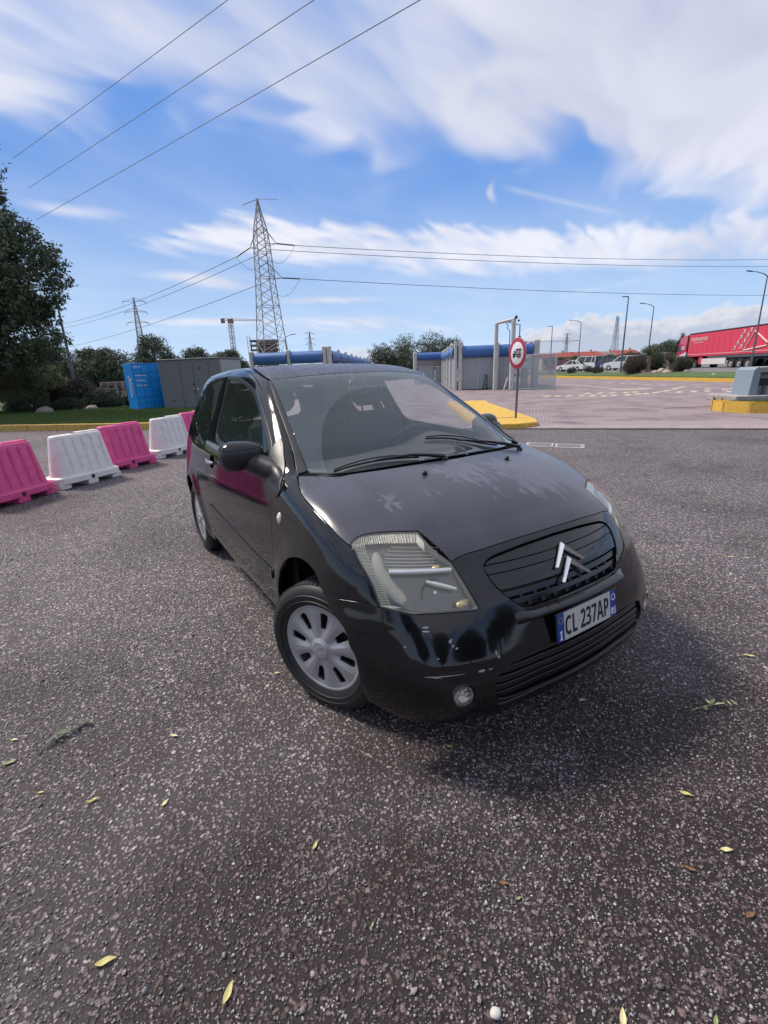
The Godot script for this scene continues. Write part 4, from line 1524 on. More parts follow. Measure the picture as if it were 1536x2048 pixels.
# ---------------------------------------------------------------- ground
func ground_materials() -> void:
	# loose aggregate: every stone is drawn as a small dome into height and colour (2.3 m to the side)
	var S := 1024
	rng.seed = 77
	var hgt := PackedFloat32Array()
	hgt.resize(S * S)
	var col := PackedByteArray()
	col.resize(S * S * 3)
	var base := noise(41, .02, FastNoiseLite.TYPE_SIMPLEX_SMOOTH, 4)
	for i in S * S:
		var gb := .048 + .07 * rng.randf() * rng.randf()
		var g := lin(gb * 1.06, gb * .94, gb)
		hgt[i] = rng.randf() * .10
		col[3 * i] = g.r8
		col[3 * i + 1] = g.g8
		col[3 * i + 2] = g.b8
	var tones := []
	for i in 64:
		var k := rng.randf()
		var b := rng.randf_range(.075, .17)
		if k > .46:
			b = rng.randf_range(.17, .29)
		if k > .76:
			b = rng.randf_range(.27, .37)
		if k > .965:
			b = rng.randf_range(.40, .50)
		var warm := rng.randf_range(-.06, .10)
		b *= 1.28
		tones.append(lin(b * (1.06 + warm), b * (.965), b * (.975 - warm * .4)))
	for i in 64000:
		var cx := rng.randf() * S
		var cy := rng.randf() * S
		var r := .95 + 1.9 * pow(rng.randf(), 2.0)
		if i > 63550:
			r = rng.randf_range(3.2, 4.6)
		var st := rng.randf_range(.7, 1.0)
		var an := rng.randf() * PI
		var ca := cos(an)
		var sa := sin(an)
		var tone: Color = tones[rng.randi() % 64]
		var up := r * .12 + rng.randf() * .12
		var ri := int(ceil(r))
		for dy in range(-ri, ri + 1):
			for dx in range(-ri, ri + 1):
				var fx := dx * ca + dy * sa
				var fy := (-dx * sa + dy * ca) / st
				var q := (fx * fx + fy * fy) / (r * r)
				if q < 1.0:
					var h := up + r * .14 * sqrt(1.0 - q)
					var ix := (posmod(int(cy) + dy, S)) * S + posmod(int(cx) + dx, S)
					if h > hgt[ix]:
						hgt[ix] = h
						col[3 * ix] = tone.r8
						col[3 * ix + 1] = tone.g8
						col[3 * ix + 2] = tone.b8
	var hb := PackedByteArray()
	hb.resize(S * S)
	for i in S * S:
		hb[i] = int(clampf(hgt[i] / 1.5, 0.0, 1.0) * 255.0)
	var ca2 := ImageTexture.create_from_image(Image.create_from_data(S, S, false, Image.FORMAT_RGB8, col))
	var ch2 := ImageTexture.create_from_image(Image.create_from_data(S, S, false, Image.FORMAT_L8, hb))
	# broad stains: oily and sandy patches some metres wide
	# broad stains over 24 m: brown damp dirt and painted shade where the car stands, paler worn lanes, a few darker tracks
	var s1 := noise(43, 1.0, FastNoiseLite.TYPE_SIMPLEX_SMOOTH, 5)
	var s2 := noise(52, 1.0, FastNoiseLite.TYPE_SIMPLEX_SMOOTH, 3)
	var stain_shade := Image.create(640, 640, false, Image.FORMAT_RGB8)
	for y in 640:
		for x in 640:
			var wx := (x / 640.0 - .5) * 24.0
			var wz := (y / 640.0 - .625) * 24.0
			var k := .70 + .72 * s1.get_noise_2d(wx * .42, wz * .42) + .22 * s2.get_noise_2d(wx * 2.6, wz * 2.6)
			# damp brown dirt round the parking place, deepened before the bumper and rightwards as painted shade
			var damp_shade := 1.15 * bump(wx, .45, 1.1) * bump(wz, -.95, .55) + .95 * bump(wx, 1.5, 1.3) * bump(wz, -1.55, .42) + .5 * bump(wx, -.6, .9) * bump(wz, -.55, .45) + .35 * bump(wx, -.7, .8) * bump(wz, -1.6, .5)
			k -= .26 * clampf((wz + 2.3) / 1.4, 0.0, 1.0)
			k -= damp_shade * (.66 + .60 * s1.get_noise_2d(wx * 1.4 + 40.0, wz * 1.4))
			k += .12 + .16 * clampf((-wz - 2.5) / 5.0, 0.0, 1.0)
			# thin cracks running across
			var cr := absf(s1.get_noise_2d(wx * .35 + 9.0, wz * 1.1 + 3.0))
			if cr < .012 and wz < -4.5:
				k -= .35
			k = clampf(k, 0.0, 1.0)
			stain_shade.set_pixel(x, y, lin(lerpf(.30, 1.0, k), lerpf(.235, .97, k), lerpf(.235, .985, k)))
	mat("asphalt", Color.WHITE, .72, 0.0, {"albedo_texture": ca2, "heightmap_enabled": true, "heightmap_texture": ch2, "heightmap_scale": .95, "detail_enabled": true, "detail_albedo": ImageTexture.create_from_image(stain_shade), "detail_blend_mode": BaseMaterial3D.BLEND_MODE_MUL, "detail_uv_layer": BaseMaterial3D.DETAIL_UV_2, "metallic_specular": .4})
	# interlocking pavers, far away: 1.6 m to the side
	var P := Image.create(512, 512, false, Image.FORMAT_RGB8)
	var ph := Image.create(512, 512, false, Image.FORMAT_L8)
	rng.seed = 5
	var rows := 16
	var tint := []
	for i in 256:
		var b := rng.randf_range(.86, 1.10)
		tint.append(lin(.330 * b, .262 * b, .268 * b))
	for y in 512:
		for x in 512:
			var row := int(y / 32.0)
			var xx := fposmod(x + (32.0 if row % 2 else 0.0), 512.0)
			var cx := int(xx / 64.0)
			var fx := fmod(xx, 64.0)
			var fy := fmod(y, 32.0)
			var dj := minf(minf(fx, 64.0 - fx), minf(fy, 32.0 - fy))
			var dot := Vector2(minf(fx, 64.0 - fx), minf(fy, 32.0 - fy)).length()
			var q: Color = tint[(row * 8 + cx) % 256]
			if dj < 1.6 or dot < 6.0:
				q = lin(.085, .070, .072)
			P.set_pixel(x, y, q)
			ph.set_pixel(x, y, Color(clampf(dj / 4.0, 0.0, 1.0), 0, 0))
	var stain_shade2 := ntex(44, .008, [0.0, Color(.78, .76, .77), .5, Color(.95, .94, .94), 1.0, Color(1, 1, 1)], 512, 5)
	mat("paving", Color.WHITE, .75, 0.0, {"albedo_texture": ImageTexture.create_from_image(P), "heightmap_enabled": true, "heightmap_texture": ImageTexture.create_from_image(ph), "heightmap_scale": .6, "detail_enabled": true, "detail_albedo": stain_shade2, "detail_blend_mode": BaseMaterial3D.BLEND_MODE_MUL, "detail_uv_layer": BaseMaterial3D.DETAIL_UV_2})
	var gt := ntex(45, .05, [0.0, lin(.040, .075, .018), .5, lin(.066, .118, .028), .8, lin(.095, .140, .045), 1.0, lin(.115, .12, .05)], 512, 5)
	mat("lawn", Color.WHITE, .9, 0.0, {"albedo_texture": gt, "uv1_triplanar": true, "uv1_world_triplanar": true, "uv1_scale": Vector3(.5, .5, .5)})
	mat("blade", Color.WHITE, .7, 0.0, {"vertex_color_use_as_albedo": true, "backlight_enabled": true, "backlight": Color(.25, .3, .1)})
	var kt := ntex(46, .03, [0.0, lin(.42, .24, .035), .45, lin(.60, .37, .055), 1.0, lin(.68, .43, .08)], 256, 5)
	mat("kerb_yellow", Color.WHITE, .7, 0.0, {"albedo_texture": kt, "uv1_triplanar": true, "uv1_world_triplanar": true, "uv1_scale": Vector3(.8, .8, .8)})
	var kt2 := ntex(47, .03, [0.0, lin(.30, .18, .04), .45, lin(.46, .30, .07), 1.0, lin(.56, .38, .10)], 256, 5)
	mat("kerb_worn", Color.WHITE, .75, 0.0, {"albedo_texture": kt2, "uv1_triplanar": true, "uv1_world_triplanar": true, "uv1_scale": Vector3(.8, .8, .8)})
	var ct := ntex(48, .03, [0.0, lin(.26, .245, .235), 1.0, lin(.42, .40, .385)], 256, 5)
	mat("concrete", Color.WHITE, .85, 0.0, {"albedo_texture": ct, "uv1_triplanar": true, "uv1_world_triplanar": true, "uv1_scale": Vector3(.6, .6, .6)})
	mat("paver", Color.WHITE, .8, 0.0, {"vertex_color_use_as_albedo": true})
	mat("concrete_dark", lin(.15, .14, .14), .85)
	mat("dark_joint", lin(.055, .048, .05), .9)
	mat("mark_paint", lin(.58, .51, .36), .7)
	mat("mark_white", lin(.55, .52, .50), .7)
	mat("stone_loose", Color.WHITE, .75, 0.0, {"vertex_color_use_as_albedo": true})

# a flat sheet with two sets of texture coordinates in metres
func ground_sheet(pts: PackedVector2Array, y: float, s1: float, s2: float, turn := 0.0, off2 := Vector2.ZERO) -> ArrayMesh:
	var v := PackedVector3Array()
	var n := PackedVector3Array()
	var u := PackedVector2Array()
	var w := PackedVector2Array()
	for p in pts:
		v.append(Vector3(p.x, y, p.y))
		n.append(Vector3.UP)
		u.append(p.rotated(turn) * s1)
		w.append(p * s2 + off2)
	var tr := Geometry2D.triangulate_polygon(pts)
	var ix := PackedInt32Array()
	for k in tr.size() / 3:
		var a := tr[3 * k]
		var b := tr[3 * k + 1]
		var c := tr[3 * k + 2]
		if (v[c] - v[a]).cross(v[b] - v[a]).y < 0.0:
			var q := b
			b = c
			c = q
		ix.append_array([a, b, c])
	var ar := []
	ar.resize(Mesh.ARRAY_MAX)
	ar[Mesh.ARRAY_VERTEX] = v
	ar[Mesh.ARRAY_NORMAL] = n
	ar[Mesh.ARRAY_TEX_UV] = u
	ar[Mesh.ARRAY_TEX_UV2] = w
	ar[Mesh.ARRAY_INDEX] = ix
	var m := ArrayMesh.new()
	m.add_surface_from_arrays(Mesh.PRIMITIVE_TRIANGLES, ar)
	return m

func v2(a: Array) -> PackedVector2Array:
	return PackedVector2Array(vv(a))

const EDGE_A := Vector2(2.78, -10.85)
const EDGE_D := Vector2(.9551, .2962)

func build_ground() -> void:
	ground_materials()
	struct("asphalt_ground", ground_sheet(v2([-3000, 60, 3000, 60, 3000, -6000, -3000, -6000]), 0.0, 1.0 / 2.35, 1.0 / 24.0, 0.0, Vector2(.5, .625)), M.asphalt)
	var turn := -atan2(EDGE_D.y, EDGE_D.x)
	var e0 := EDGE_A - EDGE_D * 5.5
	var e1 := EDGE_A + EDGE_D * 13.0
	var inward := Vector2(EDGE_D.y, -EDGE_D.x)
	var ne := e0 + inward * .62
	var pav := PackedVector2Array([e0 + inward * .07, e1 + inward * .07, Vector2(24.0, -10.0), Vector2(22.4, -26.0), Vector2(19.9, -53.0), Vector2(18.0, -75.0), Vector2(-20.0, -75.0), Vector2(-20.0, -34.0), Vector2(-4.8, -33.0), Vector2(-4.4, -14.0)])
	var pv := struct("block_paving", ground_sheet(pav, .004, 1.0 / 1.6, 1.0 / 7.0, turn), M.paving)
	# the rows nearest the camera are separate blocks
	var kinds := []
	rng.seed = 9
	for i in 6:
		var b := MB.new()
		b.col = lin(1, 1, 1)
		var t := rng.randf_range(.88, 1.1)
		b.col = Color(.330 * t, .262 * t, .268 * t)
		b.box(Vector3.ZERO, Vector3(.192, .03, .092), Basis.IDENTITY, .004)
		kinds.append(b.mesh())
	var bas := Basis(Vector3(EDGE_D.x, 0, EDGE_D.y), Vector3.UP, Vector3(-EDGE_D.y, 0, EDGE_D.x))
	var rest := []
	var dirty := MB.new()
	for r in 14:
		for c in 62:
			var p := EDGE_A - EDGE_D * .8 + EDGE_D * (c * .2 + (.1 if r % 2 else 0.0)) + inward * (.13 + r * .1)
			var xf := Transform3D(bas * Basis(Vector3.UP, rng.randf_range(-.012, .012)), Vector3(p.x, .0045 + rng.randf_range(-.0012, .0012), p.y))
			if r < 5 and c < 60:
				var o := obj("paver", kinds[rng.randi() % 6], M.paver, pv)
				o.transform = xf
			else:
				rest.append(xf)
	var mm := scatter("paver_rows", kinds[1], M.paver, rest, [], pv)
	mm.set_meta("kind", "stuff")
	var strip := MB.new()
	strip.box(Vector3.ZERO, Vector3(18.5, .03, .045), Basis.IDENTITY, .004)
	var so := struct("edging_strip", strip, M.dark_joint)
	so.transform = Transform3D(bas, Vector3(EDGE_A.x + EDGE_D.x * 3.75, 0.0, EDGE_A.y + EDGE_D.y * 3.75))
	# worn markings on the paving
	var mk := [[7.71, -21.88, 0], [8.18, -21.77, 0], [8.62, -21.68, 0], [9.1, -21.35, 0], [9.44, -21.1, 0], [9.8, -20.7, 0], [10.33, -20.91, 0], [10.93, -20.91, 0], [11.54, -21.2, 0], [10.06, -23.0, 0], [10.6, -22.84, 0], [11.12, -22.68, 0], [11.6, -22.4, 0], [12.17, -22.63, 0], [11.95, -21.3, 0], [12.76, -21.88, 1], [13.7, -22.72, 1], [15.08, -24.27, 1], [16.12, -25.4, 1], [13.56, -21.48, 0], [14.21, -21.45, 0], [15.94, -23.09, 0], [14.83, -21.45, 0], [16.18, -22.23, 0], [15.3, -20.71, 0], [16.92, -22.77, 0], [15.9, -20.54, 0], [16.43, -34.03, 2], [16.55, -32.5, 2], [16.62, -31.15, 2], [16.94, -30.13, 2], [16.8, -28.2, 2]]
	rng.seed = 31
	for m in mk:
		var q := PackedVector2Array()
		var L := .62 if m[2] == 1 else .42
		var Wd := .13
		var an: float = [-.9, -.75, -1.45][m[2]]
		for i in 10:
			var a := TAU * i / 10
			var s := Vector2(signf(cos(a)) * pow(absf(cos(a)), .4) * L, signf(sin(a)) * pow(absf(sin(a)), .4) * Wd) * rng.randf_range(.82, 1.05)
			q.append(Vector2(m[0], m[1]) + s.rotated(an))
		var o := struct("road_marking", ground_sheet(q, .0095, 1.0, 1.0), M.mark_paint if m[2] < 2 else M.mark_white)
	var arrow := struct("road_marking", ground_sheet(v2([12.2, -25.6, 13.9, -25.5, 14.6, -25.2, 13.6, -24.6, 13.5, -24.9, 12.5, -25.0]), .0095, 1.0, 1.0), M.mark_paint)
	var cur := PackedVector2Array()
	var cl := vv([12.83, -34.91, 13.15, -33.86, 13.37, -31.83, 13.14, -29.08, 13.11, -27.39, 13.11, -26.22])
	for p in sm(cl, 4):
		cur.append(p + Vector2(.07, 0))
	for p in rev(sm(cl, 4)):
		cur.append(p - Vector2(.07, 0))
	struct("road_marking", ground_sheet(cur, .0095, 1.0, 1.0), M.mark_white)
	var dl := MB.new()
	dl.box(Vector3(9.62, .006, -14.35), Vector3(2.0, .012, .07), Basis(Vector3.UP, .045), .003)
	tag(obj("drain_channel", dl, M.dark_joint), "thin dark drain channel set in the paving beside the yellow kerb island", "drain")
	for k in 2:
		var at: Vector2 = [Vector2(3.33, -8.18), Vector2(2.90, -8.42)][k]
		var t := thing("manhole_cover", ["pale framed inspection cover in the asphalt right of the bonnet", "pale framed inspection cover half hidden behind the bonnet edge"][k], "manhole cover", Vector3(at.x, 0, at.y), -.42, "inspection covers in the asphalt")
		var fr := MB.new()
		for s in [-1.0, 1.0]:
			fr.box(Vector3(s * .225, .004, 0), Vector3(.07, .012, .44), Basis.IDENTITY, .002)
			fr.box(Vector3(0, .004, s * .19), Vector3(.38, .012, .06), Basis.IDENTITY, .002)
		obj("frame", fr, M.concrete, t)
		var li := MB.new()
		li.box(Vector3(0, .001, 0), Vector3(.375, .012, .315), Basis.IDENTITY, .002)
		obj("lid", li, M.concrete_dark, t)
	loose_stones()
	kerbs()
	fallen_leaves()

func loose_stones() -> void:
	rng.seed = 101
	var xs := []
	var cs := []
	var st := MB.new()
	st.ball(Vector3.ZERO, Vector3.ONE, Basis.IDENTITY, 6, 4)
	for i in st.v.size():
		var q := st.v[i]
		var k := 1.0 + .22 * sin(q.x * 3.1 + q.z * 4.3) - .12 * sin(q.y * 5.0 + q.x)
		st.v[i] = q * k
	var sm3 := st.mesh()
	var drift := noise(55, .55, FastNoiseLite.TYPE_SIMPLEX_SMOOTH, 3)
	var tries := 0
	while xs.size() < 62000 and tries < 400000:
		tries += 1
		var zz := .15 - 6.3 * pow(rng.randf(), 1.75)
		var half := .75 + absf(zz) * 1.0
		var xx := rng.randf_range(-half, half)
		var keep := .42 + 1.3 * drift.get_noise_2d(xx, zz)
		if rng.randf() > keep:
			continue
		var r := .0015 + .0026 * pow(rng.randf(), 2.4)
		if rng.randf() < .006:
			r = rng.randf_range(.0045, .0068)
		r *= 1.0 + .13 * absf(zz)
		var b := rng.randf_range(.10, .24)
		var k := rng.randf()
		if k > .60:
			b = rng.randf_range(.20, .34)
		if k > .94:
			b = rng.randf_range(.36, .50)
		var warm := rng.randf_range(-.05, .10)
		cs.append(Color(b * (1.03 + warm), b * .97, b * (1.0 - warm * .3)))
		var B := Basis.from_euler(Vector3(rng.randf() * TAU, rng.randf() * TAU, rng.randf() * TAU)) * Basis.from_scale(Vector3(r * rng.randf_range(.9, 1.35), r * rng.randf_range(.6, .9), r))
		xs.append(Transform3D(B, Vector3(xx, r * .45, zz)))
	var o := scatter("loose_gravel", sm3, M.stone_loose, xs, cs)
	tag(o, "loose light and grey pebbles strewn over the asphalt in the foreground", "gravel", "", "stuff")

func kerb_run(called: String, label: String, line: Array, h: float, wid: float, m: Material, step := 1.0) -> Node3D:
	# straight kerb stones end to end; line: points on the front foot of the kerb; the stones lie to the left of it
	var t := thing(called, label, "kerb", Vector3(line[0].x, 0, line[0].y))
	rng.seed = int(line[0].x * 100.0) + 7
	for i in line.size() - 1:
		var a: Vector2 = line[i]
		var b: Vector2 = line[i + 1]
		var d := (b - a).normalized()
		var L := a.distance_to(b)
		var num := maxi(1, roundi(L / step))
		for k in num:
			var c := a + d * (L * (k + .5) / num) + Vector2(d.y, -d.x) * wid * .5
			var mb := MB.new()
			mb.box(Vector3.ZERO, Vector3(L / num - .008, h + .04, wid), Basis.IDENTITY, .014)
			var o := obj("kerb_stone", mb, m, t)
			o.transform = Transform3D(Basis(Vector3(d.x, 0, d.y), Vector3.UP, Vector3(-d.y, 0, d.x)) * Basis(Vector3.UP, rng.randf_range(-.004, .004)), Vector3(c.x - line[0].x, h * .5 - .02 + rng.randf_range(-.004, .004), c.y - line[0].y))
	return t

func grass(called: String, label: String, poly: PackedVector2Array, y: float, num: int, hgt: float, sd: int, parent = null) -> void:
	var tuft := MB.new()
	rng.seed = sd
	for i in 7:
		var an := rng.randf() * TAU
		var o := Vector3(rng.randf_range(-.03, .03), 0, rng.randf_range(-.03, .03))
		var l := rng.randf_range(.6, 1.1)
		var lean := Vector3(cos(an), 0, sin(an)) * rng.randf_range(.1, .6)
		var s := Vector3(-sin(an), 0, cos(an)) * .09
		tuft.poly([o * 8.0 - s, o * 8.0 + s, o * 8.0 + Vector3.UP * l + lean * l], (s.cross(Vector3.UP + lean)).normalized())
	var m := tuft.mesh()
	var lo := poly[0]
	var hi := poly[0]
	for p in poly:
		lo = lo.min(p)
		hi = hi.max(p)
	var xs := []
	var cs := []
	var tries := 0
	while xs.size() < num and tries < num * 6:
		tries += 1
		var p := Vector2(rng.randf_range(lo.x, hi.x), rng.randf_range(lo.y, hi.y))
		if not Geometry2D.is_point_in_polygon(p, poly):
			continue
		var k := hgt * rng.randf_range(.6, 1.3)
		xs.append(Transform3D(Basis(Vector3.UP, rng.randf() * TAU).scaled(Vector3(k, k, k)), Vector3(p.x, y + rng.randf_range(-.01, .0), p.y)))
		var b := rng.randf_range(.7, 1.25)
		var dry := rng.randf() * .03
		cs.append(Color(.078 * b + dry, .138 * b + dry * .6, .034 * b))
	var o := scatter(called, m, M.blade, xs, cs)
	tag(o, label, "grass", "", "stuff")

func kerbs() -> void:
	# left lawn behind its kerb
	kerb_run("lawn_kerb", "long worn yellow kerb along the lawn behind the plastic barriers", [Vector2(-16.2, -15.86), Vector2(-11.93, -14.73), Vector2(-6.73, -13.67), Vector2(-4.2, -13.15)], .19, .16, M.kerb_worn)
	var lawn := v2([-60, -24, -16.3, -16.0, -11.95, -14.88, -6.75, -13.82, -4.25, -13.3, -4.6, -22, -5.2, -32, -14, -46, -60, -60])
	struct("lawn", ground_sheet(lawn, .17, 1.0, 1.0), M.lawn)
	grass("lawn_grass", "short green lawn grass between the yellow kerb and the blue lockers", v2([-19, -17.2, -16.3, -16.0, -11.95, -14.9, -6.75, -13.84, -4.3, -13.32, -4.6, -21, -18, -24]), .17, 34000, .085, 61)
	# the island with the sign
	var isl := MB.new()
	var io := v2([3.24, -10.77, 3.70, -11.02, 3.90, -11.75, 4.10, -18.1, 4.25, -18.95, 3.75, -19.25, 2.7, -19.2, 2.3, -12.2, 2.75, -10.80])
	var top := MB.new()
	var inn := inset_of(io, -.022)
	var hgt := .12
	for i in io.size():
		var a := io[i]
		var b := io[(i + 1) % io.size()]
		var c := inn[i] if i < inn.size() else a
	isl.prism(io, 0.0, hgt - .02, Transform3D(Basis(Vector3(1, 0, 0), Vector3(0, 0, 1), Vector3(0, 1, 0)), Vector3.ZERO))
	isl.prism(inn, hgt - .021, hgt, Transform3D(Basis(Vector3(1, 0, 0), Vector3(0, 0, 1), Vector3(0, 1, 0)), Vector3.ZERO))
	var ob := obj("traffic_island", isl, M.kerb_yellow)
	tag(ob, "raised island painted bright yellow under the round traffic sign", "traffic island")
	var slot := MB.new()
	slot.box(Vector3(3.18, hgt + .003, -12.2), Vector3(.62, .006, .05), Basis(Vector3.UP, .03))
	obj("joint", slot, M.concrete_dark, ob)
	# right island
	kerb_run("corner_kerb", "bright yellow kerb at the rounded corner of the right hand island", [Vector2(11.5, -15.9), Vector2(9.62, -13.3), Vector2(9.52, -12.8), Vector2(9.75, -12.35), Vector2(12.4, -11.0), Vector2(15.5, -9.7)].map(func(p: Vector2) -> Vector2: return p), .20, -.20, M.kerb_yellow, .9)
	struct("corner_lawn", ground_sheet(v2([11.7, -15.9, 9.82, -13.2, 9.72, -12.9, 9.9, -12.5, 12.5, -11.2, 16, -9.8, 17, -14, 14, -16.5]), .185, 1.0, 1.0), M.lawn)
	grass("corner_grass", "bright short grass on the right hand island around the concrete plinth", v2([11.7, -15.9, 9.84, -13.2, 9.74, -12.9, 9.92, -12.52, 12.5, -11.25, 16, -9.9, 17, -14, 14, -16.5]), .185, 6500, .085, 62)
	# far verge rising to the car park
	kerb_run("verge_kerb", "long bright yellow kerb along the far verge by the car park", [Vector2(18.9, -62), Vector2(19.4, -53), Vector2(20.3, -42), Vector2(21.45, -29.2), Vector2(22.6, -18.0)], .13, -.22, M.kerb_yellow, 2.4)
	var ve := MB.new()
	var va := vv([19.1, -62, 19.62, -53, 20.52, -42, 21.67, -29.2, 22.8, -18])
	for i in va.size() - 1:
		var a: Vector2 = va[i]
		var b: Vector2 = va[i + 1]
		var rows := [[0.0, .12], [.8, .22], [2.0, .36], [3.6, .44], [5.0, .45]]
		for k in rows.size() - 1:
			var q := func(p: Vector2, r: Array) -> Vector3: return Vector3(p.x + r[0], r[1], p.y)
			ve.quad(q.call(a, rows[k]), q.call(b, rows[k]), q.call(b, rows[k + 1]), q.call(a, rows[k + 1]), Vector3.UP)
	struct("verge", ve, M.lawn)
	grass("verge_grass", "smooth green grass verge in front of the parked cars and the red lorry", v2([19.7, -53, 20.6, -42, 21.75, -29.2, 22.8, -18, 24.5, -18, 23.6, -29.2, 22.4, -42, 21.4, -53]), .17, 5200, .10, 63)
	# raised car park behind the verge
	struct("car_park", ground_sheet(v2([24, -18, 25.0, -29.2, 24.4, -42, 23.3, -53, 20.5, -64, 14, -84, 300, -84, 300, -18]), .448, 1.0 / 2.35, 1.0 / 9.0), mat("tarmac", lin(.16, .15, .15), .85))

func leaf_mesh(kind: int) -> ArrayMesh:
	var b := MB.new()
	rng.seed = 200 + kind
	var curl := rng.randf_range(.15, .5)
	b.sheet(func(u: float, v: float) -> Vector3:
		var x := u - .5
		var w := .17 * sin(PI * pow(u, .8)) + .004
		var y := (v - .5) * 2.0
		return Vector3(x, .05 + curl * x * x * .5 + .10 * absf(y) * w * 3.0 + .03 * sin(u * 9.0 + kind), y * w), 14, 6)
	b.tube([Vector3(-.5, .05 + curl * .125, 0), Vector3(-.62, .03, .01), Vector3(-.70, .01, .03)], .012, 5)
	return b.mesh()

func fallen_leaves() -> void:
	var ms := []
	for i in 4:
		ms.append(leaf_mesh(i))
	mat("leaf_yellow", lin(.50, .45, .17), .6, 0.0, {"backlight_enabled": true, "backlight": Color(.3, .28, .1)})
	mat("leaf_pale", lin(.60, .54, .28), .6)
	mat("leaf_green", lin(.22, .26, .11), .6)
	mat("leaf_brown", lin(.17, .085, .045), .75)
	mat("leaf_dull", lin(.10, .115, .085), .7)
	var G := "fallen leaves scattered on the asphalt"
	var list := [
		[-.74, -.79, .075, .35, 0, "large pale yellow leaf low at the left of the foreground"],
		[-.41, -.72, .070, 1.4, 0, "upright yellow leaf near the bottom edge left of centre"],
		[-.25, -1.07, .045, 1.25, 0, "small yellow leaf alone below the front wheel"],
		[.49, -.65, .060, 1.15, 1, "yellow leaf cut by the bottom edge right of centre"],
		[-1.05, -1.26, .055, .7, 0, "yellow leaf below the dry twig on the left"],
		[-.79, -1.24, .050, 1.2, 1, "pale curled leaf right of the yellow one below the twig"],
		[-1.26, -1.30, .035, .1, 0, "tiny yellow leaf near the left edge below the twig"],
		[-.89, -1.55, .055, -.2, 1, "pale flat leaf right of the dry twig"],
		[.98, -1.20, .060, -.5, 0, "bright yellow leaf at the right of the foreground"],
		[.98, -1.01, .058, -.05, 1, "pale green yellow leaf near the right edge"],
		[.84, -.96, .050, -.5, 3, "thin brown leaf just below the pale one on the right"],
		[.92, -.84, .050, .3, 3, "light brown leaf low by the right edge"],
		[.22, -1.44, .050, -.4, 2, "small green leaf just below the front bumper"],
		[.83, -1.67, .050, 0.0, 1, "pale leaf in the shade right of the bumper"],
		[1.76, -1.94, .075, -.35, 0, "yellow leaf by the right edge level with the number plate"],
		[2.53, -3.12, .07, .1, 0, "yellow leaf far right behind the car nose"],
		[2.63, -3.09, .06, -.3, 1, "pale leaf at the far right edge behind the yellow one"],
		[-1.55, -1.56, .045, .1, 1, "pale leaf at the left edge above the green one"],
		[-1.48, -1.44, .070, .5, 2, "green yellow leaf cut by the left edge"],
		[.33, -.90, .030, .3, 2, "tiny green leaf right of centre in the foreground"],
		[-.07, -.85, .025, 1.2, 2, "tiny green leaf at the middle of the foreground"],
		[.30, -.94, .045, -.2, 3, "brown leaf in the middle right of the foreground"],
		[-.89, -1.90, .04, -.3, 3, "small brown leaf left of the front wheel"],
		[-.55, -1.94, .05, .2, 1, "pale leaf close beside the front tyre"],
		[.94, -1.28, .035, .9, 3, "small brown leaf above the bright yellow one on the right"],
		[.69, -.64, .04, .9, 2, "small green leaf at the bottom edge far right"]]
	for l in list:
		var o := obj("fallen_leaf", ms[int(absf(l[0] * 100.0)) % 4], [M.leaf_yellow, M.leaf_pale, M.leaf_green, M.leaf_brown][l[4]])
		o.transform = Transform3D(Basis(Vector3.UP, l[3]).scaled(Vector3.ONE * l[2] * .66), Vector3(l[0], .004, l[1]))
		tag(o, l[5], "leaf", G)
	# a torn sprig on the left and one on the right
	for k in 2:
		var at: Vector3 = [Vector3(-1.34, .006, -1.57), Vector3(1.36, .006, -1.60)][k]
		var t := thing("torn_sprig", ["dull green torn sprig with broken leaves at the left of the foreground", "pale green torn sprig of leaves at the right on the dark asphalt"][k], "twig", at, [.6, -.3][k])
		var tw := MB.new()
		tw.tube([Vector3(-.10, .0, .045), Vector3(-.04, .008, .015), Vector3(.04, .012, -.025)], [.003, .0025, .0015], 6)
		obj("stem", tw, M.leaf_dull if k == 0 else M.leaf_green, t)
		rng.seed = 300 + k
		for i in 7:
			var o := obj("leaf", ms[i % 4], M.leaf_dull if k == 0 else [M.leaf_green, M.leaf_pale][i % 2], t)
			var f := i / 6.0
			var s := rng.randf_range(.05, .085) * (.8 if k == 0 else .55)
			o.transform = Transform3D(Basis.from_euler(Vector3(rng.randf_range(-.4, .4), rng.randf() * TAU, rng.randf_range(-.3, .3))).scaled(Vector3.ONE * s), Vector3(lerpf(-.05, .07, f), .012, lerpf(.02, -.04, f) + rng.randf_range(-.02, .02)))
	var rk := MB.new()
	rk.ball(Vector3.ZERO, Vector3(.014, .009, .011), Basis(Vector3.UP, .5), 12, 8)
	for i in rk.v.size():
		rk.v[i] *= 1.0 + .12 * sin(rk.v[i].x * 260.0) * sin(rk.v[i].z * 210.0)
	var po := obj("pebble", rk, mat("pebble_white", lin(.52, .50, .47), .7))
	po.position = Vector3(.21, .007, -.665)
	tag(po, "large whitish pebble lying at the bottom edge right of centre", "pebble")

